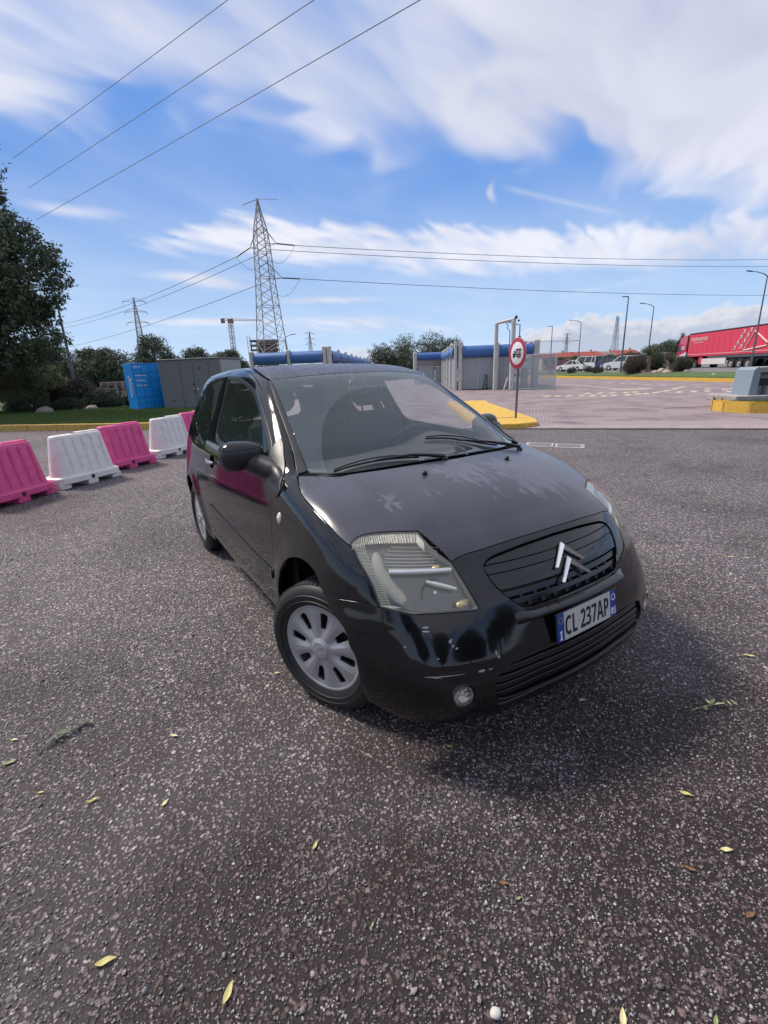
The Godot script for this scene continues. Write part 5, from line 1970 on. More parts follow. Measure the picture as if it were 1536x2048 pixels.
# ---------------------------------------------------------------- things around the car
func place_materials() -> void:
	var pk := ntex(71, .02, [0.0, lin(.52, .045, .17), .35, lin(.66, .070, .24), 1.0, lin(.72, .10, .29)], 256, 4)
	mat("plastic_pink", Color.WHITE, .5, 0.0, {"albedo_texture": pk, "uv1_triplanar": true, "uv1_world_triplanar": true, "uv1_scale": Vector3(1.5, 1.5, 1.5)})
	var wh := ntex(72, .02, [0.0, lin(.56, .52, .49), .4, lin(.72, .69, .67), 1.0, lin(.78, .75, .73)], 256, 4)
	mat("plastic_white", Color.WHITE, .5, 0.0, {"albedo_texture": wh, "uv1_triplanar": true, "uv1_world_triplanar": true, "uv1_scale": Vector3(1.5, 1.5, 1.5)})
	mat("locker_blue", lin(.006, .27, .74), .45)
	mat("locker_gap", lin(.004, .08, .30), .6)
	mat("cabin_grey", lin(.155, .155, .16), .6)
	mat("cabin_light", lin(.24, .27, .28), .45)
	mat("cabin_dark", lin(.06, .06, .062), .6)
	mat("wood_pallet", lin(.46, .37, .34), .85)
	mat("wood_dark", lin(.33, .25, .22), .85)
	mat("red_sheet", lin(.46, .05, .04), .7)
	mat("wall_beige", lin(.40, .32, .24), .85)
	var rk := ntex(73, .03, [0.0, lin(.15, .12, .105), .5, lin(.27, .23, .21), 1.0, lin(.40, .36, .34)], 256, 5)
	mat("rock", Color.WHITE, .9, 0.0, {"albedo_texture": rk, "uv1_triplanar": true, "uv1_world_triplanar": true, "uv1_scale": Vector3(1, 1, 1)})
	var rk2 := ntex(74, .03, [0.0, lin(.30, .22, .17), .5, lin(.44, .35, .29), 1.0, lin(.52, .44, .38)], 256, 5)
	mat("rock_pale", Color.WHITE, .9, 0.0, {"albedo_texture": rk2, "uv1_triplanar": true, "uv1_world_triplanar": true, "uv1_scale": Vector3(1, 1, 1)})
	mat("bark", lin(.07, .055, .045), .9)
	mat("leafage", Color.WHITE, .6, 0.0, {"vertex_color_use_as_albedo": true, "backlight_enabled": true, "backlight": Color(.35, .38, .22)})
	mat("steel", lin(.26, .26, .25), .5, .4)
	mat("steel_pole", lin(.13, .14, .15), .45, .4)
	mat("wire", lin(.06, .065, .08), .5)
	mat("insulator", lin(.12, .13, .13), .3)
	mat("white_post", lin(.50, .49, .465), .5)
	var pw := ntex(75, .02, [0.0, lin(.36, .34, .31), .5, lin(.50, .485, .46), 1.0, lin(.55, .535, .51)], 256, 4)
	mat("post_stained", Color.WHITE, .55, 0.0, {"albedo_texture": pw, "uv1_triplanar": true, "uv1_world_triplanar": true, "uv1_scale": Vector3(.8, .8, .8)})
	mat("canopy_blue", lin(.05, .135, .36), .5)
	mat("soffit", lin(.22, .21, .20), .7)
	mat("panel_grey", lin(.30, .335, .35), .3)
	mat("panel_pale", lin(.36, .39, .40), .3)
	glass("screen_glass", lin(.42, .47, .47), .38, .1)
	mat("sign_red", lin(.34, .020, .055), .4)
	mat("sign_white", lin(.62, .60, .64), .45)
	mat("sign_black", lin(.012, .012, .02), .5)
	mat("sign_back", lin(.25, .25, .26), .5, .4)
	mat("lorry_red", lin(.60, .045, .085), .5)
	mat("lorry_dark_red", lin(.42, .016, .07), .4)
	mat("lorry_white", lin(.62, .58, .56), .45)
	mat("print_pale", lin(.66, .48, .46), .6)
	mat("dark", lin(.02, .02, .022), .6)
	mat("aluminium", lin(.42, .41, .40), .4, .5)
	mat("tile_red", lin(.27, .055, .04), .85)
	mat("tile_brown", lin(.22, .14, .12), .85)
	mat("wall_cream", lin(.56, .45, .33), .85)
	mat("wall_orange", lin(.58, .34, .17), .85)
	mat("wall_white", lin(.55, .53, .50), .85)
	mat("pane", lin(.04, .05, .06), .15)
	mat("vac_skylit", lin(.22, .27, .33), .45)  # grey cabinet side with bluish sky light painted into its colour
	mat("vac_grey", lin(.26, .26, .26), .5)
	mat("hill", lin(.03, .045, .05), 1.0)
	mat("crane_grey", lin(.40, .36, .33), .6)
	mat("crane_red", lin(.22, .12, .11), .6)
	mat("slab", lin(.20, .15, .13), .85)

func barrier_proto() -> Array:
	var body := MB.new()
	body.sheet(func(u: float, v: float) -> Vector3:
		var y := lerpf(.155, .70, minf(v / .94, 1.0))
		var f := clampf((y - .155) / .545, 0.0, 1.0)
		var hl := lerpf(.455, .37, f)
		var hw := lerpf(.185, .085, f)
		var inset := 0.0
		if v > .94:
			inset = (v - .94) / .06 * .03
			y = .70 + .012 * sin((v - .94) / .06 * PI * .5)
		var r := hw
		# stadium: walk round it
		var st := 2.0 * (hl - r)
		var per2 := 2.0 * st + TAU * r
		var s := u * per2
		var p := Vector2.ZERO
		var nn := Vector2.ZERO
		if s < st:
			p = Vector2(r, -(hl - r) + s)
			nn = Vector2(1, 0)
		elif s < st + PI * r:
			var a := (s - st) / r
			p = Vector2(cos(a) * r, hl - r + sin(a) * r)
			nn = Vector2(cos(a), sin(a))
		elif s < 2.0 * st + PI * r:
			p = Vector2(-r, (hl - r) - (s - st - PI * r))
			nn = Vector2(-1, 0)
		else:
			var a := PI + (s - 2.0 * st - PI * r) / r
			p = Vector2(cos(a) * r, -(hl - r) + sin(a) * r)
			nn = Vector2(cos(a), sin(a))
		if absf(nn.x) > .99 and f < .93:
			var g := 0.0
			for k in 5:
				var z := -.26 + k * .135
				g = maxf(g, exp(-pow((p.y - z) / .015, 2.0)))
			inset += g * .024 * clampf((.93 - f) * 9.0, 0.0, 1.0) * clampf(f * 12.0 + .2, 0.0, 1.0)
		p -= nn * inset
		return Vector3(p.x, y, p.y), 260, 22, true)
	fix_out(body, Vector3(0, .4, 0))
	var top := MB.new()
	var pl := []
	for i in 40:
		var a := TAU * i / 40
		var q := Vector2(cos(a), sin(a))
		pl.append(Vector3(q.x * .055, .811, signf(q.y) * (.285 + .0) + q.y * .055) - Vector3(0, .10, 0))
	top.poly(pl, Vector3.UP)
	top.box(Vector3(0, .717, .17), Vector3(.105, .02, .32), Basis.IDENTITY, .008)
	var fl := MB.new()
	var out := PackedVector2Array()
	for i in 48:
		var a := TAU * i / 48
		var q := Vector2(cos(a), sin(a))
		out.append(Vector2(signf(q.x) * pow(absf(q.x), .5) * .215, signf(q.y) * pow(absf(q.y), .42) * .49))
	var up := Transform3D(Basis(Vector3(1, 0, 0), Vector3(0, 0, 1), Vector3(0, 1, 0)), Vector3.ZERO)
	fl.prism(out, .075, .145, up)
	var inn := inset_of(out, -.016)
	for i in out.size():
		var a := out[i]
		var b := out[(i + 1) % out.size()]
		var c := a * .94
		var d := b * .94
		fl.quad(Vector3(a.x, .145, a.y), Vector3(b.x, .145, b.y), Vector3(d.x, .163, d.y), Vector3(c.x, .163, c.y), Vector3(a.x, .6, a.y))
	var cp := []
	for p in out:
		cp.append(Vector3(p.x * .94, .163, p.y * .94))
	fl.poly(cp, Vector3.UP)
	for z in [-.40, -.02, .40]:
		fl.box(Vector3(0, .04, z), Vector3(.42 if absf(z) < .1 else .33, .08, .16), Basis.IDENTITY, .01)
	var hole := MB.new()
	for s in [-1.0, 1.0]:
		hole.lathe([Vector2(.001, .003), Vector2(.028, .003), Vector2(.034, 0)], Transform3D(Basis(Vector3(0, 0, 1), -s * PI / 2), Vector3(s * .213, .108, -.02)), 18)
	var slot := MB.new()
	slot.box(Vector3(0, .712, -.02), Vector3(.11, .004, .06))
	return [body, top, fl, hole, slot]

func fix_out(mb: MB, ce: Vector3) -> void:
	var vote := 0
	for i in mb.v.size():
		vote += 1 if mb.n[i].dot(mb.v[i] - ce) > 0.0 else -1
	if vote < 0:
		for i in mb.v.size():
			mb.n[i] = -mb.n[i]
	var ix := mb.ix.duplicate()
	mb.ix.clear()
	for k in ix.size() / 3:
		mb.tri(ix[3 * k], ix[3 * k + 1], ix[3 * k + 2])

func barriers() -> void:
	var ms := barrier_proto()
	var meshes := []
	for m in ms:
		meshes.append(m.mesh())
	var spots := [[-4.62, -5.62, 2.93, 0, "pink plastic barrier cut off by the left edge of the picture"], [-4.33, -6.62, 2.78, 1, "white plastic barrier between the two nearest pink barriers"], [-4.30, -7.72, 2.72, 0, "pink plastic barrier between the two white barriers"], [-4.03, -8.88, 2.80, 1, "white plastic barrier beside the car's rear end"], [-3.98, -10.05, 2.75, 0, "pink plastic barrier mostly hidden behind the car's tail"]]
	for s in spots:
		var t := thing("plastic_barrier", s[4], "barrier", Vector3(s[0], 0, s[1]), s[2], "water filled barriers set in a row")
		var m: Material = M.plastic_white if s[3] else M.plastic_pink
		obj("barrier_body", meshes[0], m, t)
		obj("barrier_top", meshes[1], m, t)
		obj("barrier_foot", meshes[2], m, t)
		obj("drain_plug", meshes[3], M.dark, t)
		obj("joint_slot", meshes[4], M.dark, t)

func locker() -> void:
	var th := .90
	var W := 1.72
	var D := .80
	var H := 1.90
	var corner := Vector3(-10.15, .15, -20.0)
	var B := Basis(Vector3.UP, th)
	var at := corner - B * Vector3(-W * .5, 0, D * .5)
	var t := thing("parcel_locker", "bright blue bank of parcel lockers on the lawn beside the grey cabin", "parcel locker", at, th)
	var b := MB.new()
	b.box(Vector3(0, H * .5, 0), Vector3(W, H, D - .02), Basis.IDENTITY, .01)
	obj("cabinet", b, M.locker_blue, t)
	var bk := MB.new()
	bk.box(Vector3(0, H * .5, D * .5 - .008), Vector3(W - .03, H - .04, .012))
	obj("door_frame", bk, M.locker_gap, t)
	var cols := 5
	var cw := (W - .04) / cols
	rng.seed = 15
	for c in cols:
		var y := .05
		var hs: Array = [[.24, .24, .42, .42, .12, .12, .24], [.24, .24, .42, .12, .12, .30, .36], [.24, .24, .24, .42, .12, .24, .32], [.24, .40, .24, .24, .18, .24, .26], [.24, .24, .40, .24, .24, .24, .26]][c]
		var sum := 0.0
		for h in hs:
			sum += h
		for h in hs:
			var hh: float = h * (H - .10) / sum
			var d := MB.new()
			d.box(Vector3(-W * .5 + .02 + cw * (c + .5), y + hh * .5, D * .5 + .004), Vector3(cw - .018, hh - .018, .014), Basis.IDENTITY, .004)
			obj("locker_door", d, M.locker_blue, t)
			y += hh
	# lettering: the name upright on the narrow side, small lines on the front
	var side := letters(t, "amazon", Vector3(-W * .5 - .012, .82, .02), .17, M.print_white, 1.0)
	side.transform = Transform3D(Basis(Vector3(0, 1, 0), Vector3(0, 0, -1), Vector3(-1, 0, 0)), Vector3(-W * .5 - .006, .98, -.02))
	var sm4 := MB.new()
	var pts := []
	for i in 13:
		var f := i / 12.0
		pts.append(Vector3(-W * .5 - .006, .58 + .72 * f, .13 + .07 * sin(f * PI)))
	sm4.tube(pts, [.006, .010, .013, .015, .016, .016, .016, .016, .016, .015, .013, .010, .006], 6)
	sm4.tube([pts[12] + Vector3(0, -.07, .05), pts[12] + Vector3(0, .0, .0), pts[12] + Vector3(0, -.10, -.03)], .010, 6)
	obj("smile_mark", sm4, M.print_white, t)
	letters(t, "amazon", Vector3(-W * .5 + .22, H - .13, D * .5 + .014), .062, M.print_white, 1.0)
	for k in 3:
		letters(t, ["ordina su", "Amazon", "ritira qui"][k], Vector3(-W * .5 + .30, 1.42 - k * .20, D * .5 + .014), .072, M.print_white, 1.0)
	# grey electrical cabin
	var ct := thing("utility_cabin", "plain grey metal utility cabin standing right of the blue lockers", "cabin", Vector3(-7.55, .15, -20.7), -.17)
	var cb := MB.new()
	cb.box(Vector3(0, .98, 0), Vector3(2.72, 1.96, 1.9), Basis.IDENTITY, .012)
	obj("cabin_body", cb, M.cabin_grey, ct)
	var rf := MB.new()
	rf.box(Vector3(0, 1.98, 0), Vector3(2.80, .05, 1.98), Basis.IDENTITY, .01)
	obj("cabin_roof", rf, M.cabin_grey, ct)
	var sp := MB.new()
	sp.box(Vector3(1.364, .98, 0), Vector3(.012, 1.86, 1.78), Basis.IDENTITY, .004)
	obj("side_panel", sp, M.cabin_light, ct)  # paler grey paints the reflection on this side into the colour
	for x in [-.42, .16, .86]:
		var s := MB.new()
		s.box(Vector3(x, .95, .953), Vector3(.014, 1.8, .008))
		obj("door_seam", s, M.cabin_dark, ct)
	for q in [[.42, 1.72], [.08, 1.10], [.10, .80], [.84, 1.02], [1.0, .55], [-.9, .45]]:
		var s := MB.new()
		s.box(Vector3(q[0], q[1], .962), Vector3(.13, .035, .03), Basis.IDENTITY, .006)
		obj("latch", s, M.cabin_light, ct)
		var s2 := MB.new()
		s2.box(Vector3(q[0] + .02, q[1] - .11, .956), Vector3(.10, .06, .012), Basis.IDENTITY, .004)
		obj("latch_recess", s2, M.cabin_dark, ct)
	var kb := MB.new()
	kb.ball(Vector3(.28, .80, .965), Vector3(.035, .035, .02))
	obj("round_knob", kb, M.print_white, ct)

func pallets() -> void:
	var p := MB.new()
	for i in 5:
		p.box(Vector3(-.32 + i * .16, .132, 0), Vector3(.12, .022, 1.2))
	for i in 3:
		p.box(Vector3(0, .110, -.53 + i * .53), Vector3(.8, .022, .12))
		p.box(Vector3(-.34 + i * .34, .012, 0), Vector3(.10, .022, 1.2))
		for k in 3:
			p.box(Vector3(-.33 + i * .33, .06, -.53 + k * .53), Vector3(.11, .078, .12))
	var pm := p.mesh()
	rng.seed = 91
	for c in 2:
		for k in 8:
			var lab := ""
			var nm: String = ["left", "right"][c]
			if k == 7:
				lab = "wooden pallet on top of the %s hand stack left of the blue lockers" % nm
			elif k == 0:
				lab = "wooden pallet at the bottom of the %s hand stack left of the blue lockers" % nm
			else:
				lab = "wooden pallet %s up in the %s hand stack left of the blue lockers" % [["", "second", "third", "fourth", "fifth", "sixth", "seventh"][k], nm]
			var o := obj("wooden_pallet", pm, M.wood_pallet if (k + c) % 3 else M.wood_dark)
			o.transform = Transform3D(Basis(Vector3.UP, .35 + rng.randf_range(-.09, .09)), Vector3(-14.05 + c * .92 + rng.randf_range(-.04, .04), .17 + k * .146, -25.2 + c * .25))
			tag(o, lab, "pallet", "pallets stacked behind the lawn")

func leaf_cluster(sd: int, num: int, len: float, wid: float, spread: float, droop := .2) -> ArrayMesh:
	var b := MB.new()
	rng.seed = sd
	for i in num:
		var c := Vector3(rng.randf_range(-1, 1), rng.randf_range(-1, 1), rng.randf_range(-1, 1))
		while c.length() > 1.0:
			c = Vector3(rng.randf_range(-1, 1), rng.randf_range(-1, 1), rng.randf_range(-1, 1))
		c *= spread
		var d := (c * .8 + Vector3(rng.randf_range(-1, 1), rng.randf_range(-1, 1) - droop, rng.randf_range(-1, 1))).normalized()
		var s := d.cross(Vector3(rng.randf_range(-1, 1), rng.randf_range(-1, 1), rng.randf_range(-1, 1))).normalized() * wid * .5
		var nn := s.cross(d).normalized()
		if nn.y < 0.0:
			nn = -nn
		var m := c + d * len * .5
		var s0 := b.v.size()
		b.add(c, nn)
		b.add(m - s + nn * wid * .12, nn)
		b.add(c + d * len, nn)
		b.add(m + s + nn * wid * .12, nn)
		b.tri(s0, s0 + 1, s0 + 2)
		b.tri(s0, s0 + 2, s0 + 3)
	return b.mesh()

# blobs: [centre, radii] in the tree's own space; cols: dark and light leaf colour
func crown(t: Node3D, blobs: Array, num: int, mesh: ArrayMesh, size: float, dark: Color, light: Color, sd: int, gap := .0, shell := .55, called := "crown") -> void:
	rng.seed = sd
	var nz := noise(sd, 1.0, FastNoiseLite.TYPE_SIMPLEX_SMOOTH, 3)
	var xs := []
	var cs := []
	var vol := 0.0
	var cum := []
	for b in blobs:
		var r: Vector3 = b[1]
		vol += pow(r.x * r.y * r.z, .75)
		cum.append(vol)
	var tries := 0
	while xs.size() < num and tries < num * 5:
		tries += 1
		var k := rng.randf() * vol
		var j := 0
		while cum[j] < k:
			j += 1
		var d := Vector3(rng.randfn(), rng.randfn(), rng.randfn()).normalized()
		var rr := lerpf(shell, 1.0, sqrt(rng.randf()))
		var edge := 1.0 + .28 * nz.get_noise_3d(d.x * 1.7 + j * 9.0, d.y * 1.7, d.z * 1.7) + .12 * nz.get_noise_3d(d.x * 5.0, d.y * 5.0 + j * 5.0, d.z * 5.0)
		var p: Vector3 = (blobs[j][0] as Vector3) + d * (blobs[j][1] as Vector3) * rr * edge
		if nz.get_noise_3d(p.x * 1.3, p.y * 1.3, p.z * 1.3) < gap - .35:
			continue
		var s := size * rng.randf_range(.65, 1.25)
		xs.append(Transform3D(Basis.from_euler(Vector3(rng.randf_range(-.6, .6), rng.randf() * TAU, rng.randf_range(-.6, .6))).scaled(Vector3.ONE * s), p))
		var q := clampf(.5 + .55 * nz.get_noise_3d(p.x * .8, p.y * .8 + 40.0, p.z * .8) + rng.randf_range(-.3, .3), 0.0, 1.0)
		cs.append(dark.lerp(light, q))
	var o := scatter(called, mesh, M.leafage, xs, cs, t)
	o.set_meta("kind", "stuff")

func trunk(t: Node3D, h: float, r: float, limbs: Array, lean := Vector3.ZERO) -> void:
	var b := MB.new()
	b.tube([Vector3(0, -.1, 0), Vector3(0, h * .25, 0) + lean * .1, Vector3(.03, h * .6, -.02) + lean * .5, Vector3(0, h, 0) + lean], [r * 1.25, r, r * .75, r * .4], 9)
	obj("trunk", b, M.bark, t)
	for l in limbs:
		var m := MB.new()
		var a: Vector3 = l[0]
		var c: Vector3 = l[1]
		m.tube([a, a.lerp(c, .5) + Vector3(0, .08 * a.distance_to(c), 0), c], [r * .5, r * .3, r * .10], 6)
		obj("branch", m, M.bark, t)

func rock(at: Vector3, s: Vector3, sd: int, label: String, m: Material, group: String) -> void:
	var b := MB.new()
	b.ball(Vector3.ZERO, Vector3.ONE, Basis.IDENTITY, 18, 12)
	var nz := noise(sd, 1.1, FastNoiseLite.TYPE_CELLULAR, 3)
	for i in b.v.size():
		var q := b.v[i]
		b.v[i] = q * s * (1.0 + .55 * nz.get_noise_3dv(q * 1.2))
	smooth_again(b)
	var o := obj("rock", b, m)
	o.position = at
	o.rotation.y = sd
	tag(o, label, "rock", group)

func smooth_again(b: MB) -> void:
	var acc := {}
	for i in range(0, b.ix.size(), 3):
		var g := (b.v[b.ix[i + 2]] - b.v[b.ix[i]]).cross(b.v[b.ix[i + 1]] - b.v[b.ix[i]])
		for k in 3:
			var key := (b.v[b.ix[i + k]] * 1000.0).round()
			acc[key] = acc.get(key, Vector3.ZERO) + g
	for i in b.v.size():
		var key := (b.v[i] * 1000.0).round()
		if acc.has(key) and acc[key].length_squared() > 1e-14:
			b.n[i] = acc[key].normalized()

func greenery() -> void:
	var big := leaf_cluster(1, 13, .95, .34, .75, .5)
	var fine := leaf_cluster(2, 12, .70, .30, .9, .1)
	var far := leaf_cluster(3, 14, .60, .40, 1.0, .1)
	# large dark tree at the left edge
	var t := thing("broadleaf_tree", "large dark broadleaf tree filling the left edge above the lawn", "tree", Vector3(-16.7, .17, -19.4))
	trunk(t, 6.8, .26, [[Vector3(0, 2.4, 0), Vector3(3.4, 4.4, .6)], [Vector3(0, 3.2, 0), Vector3(2.4, 6.6, .2)], [Vector3(0, 2.0, 0), Vector3(2.8, 2.9, .4)], [Vector3(0, 3.0, 0), Vector3(-2.6, 5.6, 0)], [Vector3(0, 3.6, 0), Vector3(.4, 8.4, -1.0)]])
	crown(t, [[Vector3(1.6, 7.0, .4), Vector3(2.0, 2.0, 2.0)], [Vector3(3.6, 5.2, .8), Vector3(1.75, 1.75, 1.6)], [Vector3(2.9, 3.2, .4), Vector3(1.7, 1.5, 1.5)], [Vector3(.4, 4.8, .4), Vector3(3.0, 3.0, 2.6)], [Vector3(-2.6, 6.4, 0), Vector3(2.8, 2.8, 2.6)], [Vector3(.6, 2.6, .8), Vector3(2.4, 1.2, 1.6)], [Vector3(1.2, 9.1, 0), Vector3(2.0, 1.5, 1.8)]], 12500, big, .17, Color(.042, .064, .036), Color(.12, .15, .08), 401, .24, .40)
	# pale feathery small tree under it
	t = thing("small_tree", "pale feathery low tree under the large dark tree at left", "tree", Vector3(-15.9, .17, -21.4))
	trunk(t, 1.2, .07, [[Vector3(0, .2, 0), Vector3(1.2, 1.5, .2)], [Vector3(0, .2, 0), Vector3(-1.2, 1.4, .1)], [Vector3(0, .3, 0), Vector3(.5, 1.9, -.3)], [Vector3(0, .3, 0), Vector3(-.5, 1.7, .4)]])
	crown(t, [[Vector3(0, 1.75, 0), Vector3(1.7, .42, 1.2)], [Vector3(.9, 1.35, .2), Vector3(1.2, .35, 1.0)], [Vector3(-1.0, 1.3, .2), Vector3(1.2, .4, 1.0)], [Vector3(.3, 2.2, 0), Vector3(1.0, .35, .8)], [Vector3(.2, .75, .3), Vector3(1.0, .45, .8)]], 3600, fine, .115, Color(.06, .08, .036), Color(.21, .225, .105), 402, .12, .3)
	# dark purple shrub and its neighbours
	t = thing("dark_shrub", "dark purplish shrub in the bed left of the pallet stacks", "shrub", Vector3(-14.6, .17, -22.9))
	trunk(t, .7, .05, [[Vector3(0, .1, 0), Vector3(.7, .9, 0)], [Vector3(0, .1, 0), Vector3(-.7, .9, .1)]])
	crown(t, [[Vector3(0, .75, 0), Vector3(1.15, .68, .9)], [Vector3(-.8, .6, .2), Vector3(.8, .55, .7)]], 2600, fine, .10, Color(.022, .020, .021), Color(.055, .046, .042), 403, .0, .4)
	t = thing("juniper_shrub", "low grey green shrub right of the dark purplish one", "shrub", Vector3(-13.15, .17, -22.6))
	trunk(t, .4, .05, [[Vector3(0, .1, 0), Vector3(.5, .5, 0)]])
	crown(t, [[Vector3(0, .42, 0), Vector3(.85, .42, .7)], [Vector3(.55, .30, .1), Vector3(.5, .3, .5)]], 2000, fine, .09, Color(.024, .040, .024), Color(.070, .092, .055), 404, .0, .4)
	t = thing("low_shrub", "low tangle of green stems beside the left edge rock", "shrub", Vector3(-15.5, .17, -20.9))
	trunk(t, .3, .03, [[Vector3(0, .1, 0), Vector3(-.6, .4, 0)]])
	crown(t, [[Vector3(0, .30, 0), Vector3(1.1, .30, .5)], [Vector3(1.5, .26, -.6), Vector3(.8, .28, .5)]], 1500, fine, .085, Color(.026, .042, .020), Color(.085, .105, .05), 405, .1, .3)
	t = thing("round_bush", "tiny round dark bush at the foot of the pallet stacks", "shrub", Vector3(-12.35, .17, -23.6))
	trunk(t, .2, .03, [[Vector3(0, .1, 0), Vector3(.1, .25, 0)]])
	crown(t, [[Vector3(0, .22, 0), Vector3(.34, .24, .3)]], 500, fine, .07, Color(.018, .030, .014), Color(.04, .055, .028), 406, .0, .3)
	rock(Vector3(-14.1, .24, -20.0), Vector3(.62, .30, .42), 5, "rough grey rock on the lawn under the pale feathery tree", M.rock, "rocks in the left bed")
	rock(Vector3(-13.7, .22, -21.6), Vector3(.36, .16, .30), 6, "flat grey rock in front of the dark purplish shrub", M.rock, "rocks in the left bed")
	rock(Vector3(-12.9, .24, -21.3), Vector3(.42, .20, .32), 8, "low grey rock right of the flat one beside the shrubs", M.rock, "rocks in the left bed")
	# row of trees behind the lawn
	var bk := [[-29.5, -44, 4.6, 2.6, "first tree from the left in the dense row behind the lawn"], [-26.6, -45, 4.2, 2.3, "second tree from the left in the dense row behind the lawn"], [-24.2, -44, 4.1, 2.2, "third tree from the left in the row, just left of the lockers"], [-21.9, -48, 5.4, 2.5, "tallest tree in the row, behind the blue lockers by the far pylon"], [-18.6, -50, 4.3, 2.2, "low tree in the row behind the grey cabin's left part"], [-15.8, -52, 4.0, 2.0, "low tree in the row behind the grey cabin's middle"], [-31.8, -46, 5.2, 2.8, "tree at the far left of the row behind the leaning lamp post"]]
	for i in bk.size():
		var q: Array = bk[i]
		t = thing("row_tree", q[4], "tree", Vector3(q[0], 0, q[1]), i * 1.3, "dense row of trees behind the lawn")
		trunk(t, q[2] * .7, .16, [[Vector3(0, 1.2, 0), Vector3(1.0, q[2] * .6, 0)], [Vector3(0, 1.4, 0), Vector3(-1.0, q[2] * .65, .3)]])
		crown(t, [[Vector3(0, q[2] * .62, 0), Vector3(q[3] * .75, q[2] * .38, q[3] * .75)], [Vector3(q[3] * .5, q[2] * .40, .3), Vector3(q[3] * .62, q[2] * .36, q[3] * .6)], [Vector3(-q[3] * .5, q[2] * .38, .4), Vector3(q[3] * .62, q[2] * .36, q[3] * .6)], [Vector3(.2, q[2] * .85, 0), Vector3(q[3] * .4, q[2] * .18, q[3] * .4)]], 2300, far, .20, Color(.040, .060, .040), Color(.115, .140, .085), 410 + i, .17, .30)
	t = thing("round_tree", "round dark tree behind the right end of the grey cabin", "tree", Vector3(-28.6, 0, -90))
	trunk(t, 3.0, .25, [[Vector3(0, 1.5, 0), Vector3(1.2, 3.2, 0)]])
	crown(t, [[Vector3(0, 3.4, 0), Vector3(2.7, 2.3, 2.5)], [Vector3(1.2, 2.6, 0), Vector3(2.2, 1.8, 2)]], 1700, far, .26, Color(.036, .055, .034), Color(.095, .115, .07), 420, .06, .4)
	# airy trees behind the wash bays
	var ai := [[.6, -82, 5.6, 2.4, "leftmost airy tree between the two wash bays"], [4.4, -80, 6.6, 2.6, "tall airy tree in the middle between the two wash bays"], [9.2, -82, 7.0, 2.8, "airy tree just left of the nearer wash bay's roof"], [12.6, -84, 6.2, 2.2, "airy tree partly behind the nearer wash bay"]]
	for i in ai.size():
		var q: Array = ai[i]
		t = thing("airy_tree", q[4], "tree", Vector3(q[0], 0, q[1]), i * 2.1, "airy trees between the wash bays")
		var lm := []
		for k in 6:
			var an := TAU * k / 6.0 + i
			lm.append([Vector3(0, 1.6, 0), Vector3(cos(an) * q[3] * .7, q[2] * (.8 + .1 * (k % 3)), sin(an) * q[3] * .6)])
		trunk(t, q[2] * .8, .17, lm)
		crown(t, [[Vector3(0, q[2] * .70, 0), Vector3(q[3], q[2] * .34, q[3])], [Vector3(q[3] * .5, q[2] * .45, 0), Vector3(q[3] * .8, q[2] * .30, q[3] * .8)], [Vector3(-q[3] * .6, q[2] * .42, 0), Vector3(q[3] * .7, q[2] * .3, q[3] * .7)]], 1150, far, .25, Color(.046, .066, .038), Color(.140, .160, .100), 430 + i, .30, .05)
	for i in 4:
		t = thing("hedge_tree", ["low rounded tree left of the airy trees behind the car roof", "low rounded tree nearest the left wash bay's end", "low dark tree under the airy trees", "low bush behind the far wash canopy"][i], "tree", Vector3([-5.2, -8.2, 3.0, 8.0][i], 0, -88), i, "low trees behind the wash bays")
		trunk(t, 1.5, .14, [[Vector3(0, .8, 0), Vector3(.7, 1.8, 0)]])
		crown(t, [[Vector3(0, 2.0, 0), Vector3(2.4, 1.7, 2.0)], [Vector3(1.6, 1.5, 0), Vector3(1.8, 1.3, 1.6)]], 1100, far, .25, Color(.045, .064, .036), Color(.115, .140, .08), 440 + i, .10, .3)
	for i in 6:
		t = thing("mirrored_tree", "tall tree across the road mirrored in the car's front, " + ["far left one", "second from the left", "third from the left", "third from the right", "second from the right", "far right one"][i], "tree", Vector3([-13.0, -5.0, 3.0, 10.5, 18.0, 26.0][i], 0, [15.0, 19.0, 18.0, 17.0, 14.0, 9.0][i]), i, "trees across the road")
		var hh: float = [8.0, 6.5, 7.5, 6.0, 7.5, 7.0][i]
		trunk(t, hh * .7, .2, [[Vector3(0, 2, 0), Vector3(1.6, hh * .6, 0)], [Vector3(0, 2.4, 0), Vector3(-1.5, hh * .65, .4)]])
		crown(t, [[Vector3(0, hh * .68, 0), Vector3(2.8, hh * .34, 2.6)], [Vector3(1.6, hh * .5, .3), Vector3(2.2, hh * .3, 2.0)], [Vector3(-1.7, hh * .48, .4), Vector3(2.2, hh * .3, 2.0)]], 1800, far, .34, Color(.030, .046, .028), Color(.085, .105, .06), 520 + i, .18, .3)
	# right: trees, bushes, palms behind the verge
	var rt := [[36.6, -70, 2.2, 1.7, "dark bushy tree left of the palms behind the grey parked car"], [37.3, -66, 2.9, 2.0, "green tree just behind the first palm"], [37.8, -64, 3.2, 2.0, "broad green tree between the palms and the conifer"], [40.4, -67, 3.6, 2.2, "green tree directly left of the conifer"], [35.2, -74, 1.9, 1.8, "low bush behind the white off road car"]]
	for i in rt.size():
		var q: Array = rt[i]
		t = thing("verge_tree", q[4], "tree", Vector3(q[0], .44, q[1]), i * 1.7, "trees behind the planted verge")
		trunk(t, q[2] * .7, .12, [[Vector3(0, .8, 0), Vector3(.8, q[2] * .6, 0)]])
		crown(t, [[Vector3(0, q[2] * .6, 0), Vector3(q[3] * .9, q[2] * .42, q[3] * .8)], [Vector3(q[3] * .5, q[2] * .4, .2), Vector3(q[3] * .7, q[2] * .34, q[3] * .6)]], 1300, far, .19, Color(.040, .058, .034), Color(.112, .138, .074), 450 + i, .13, .3)
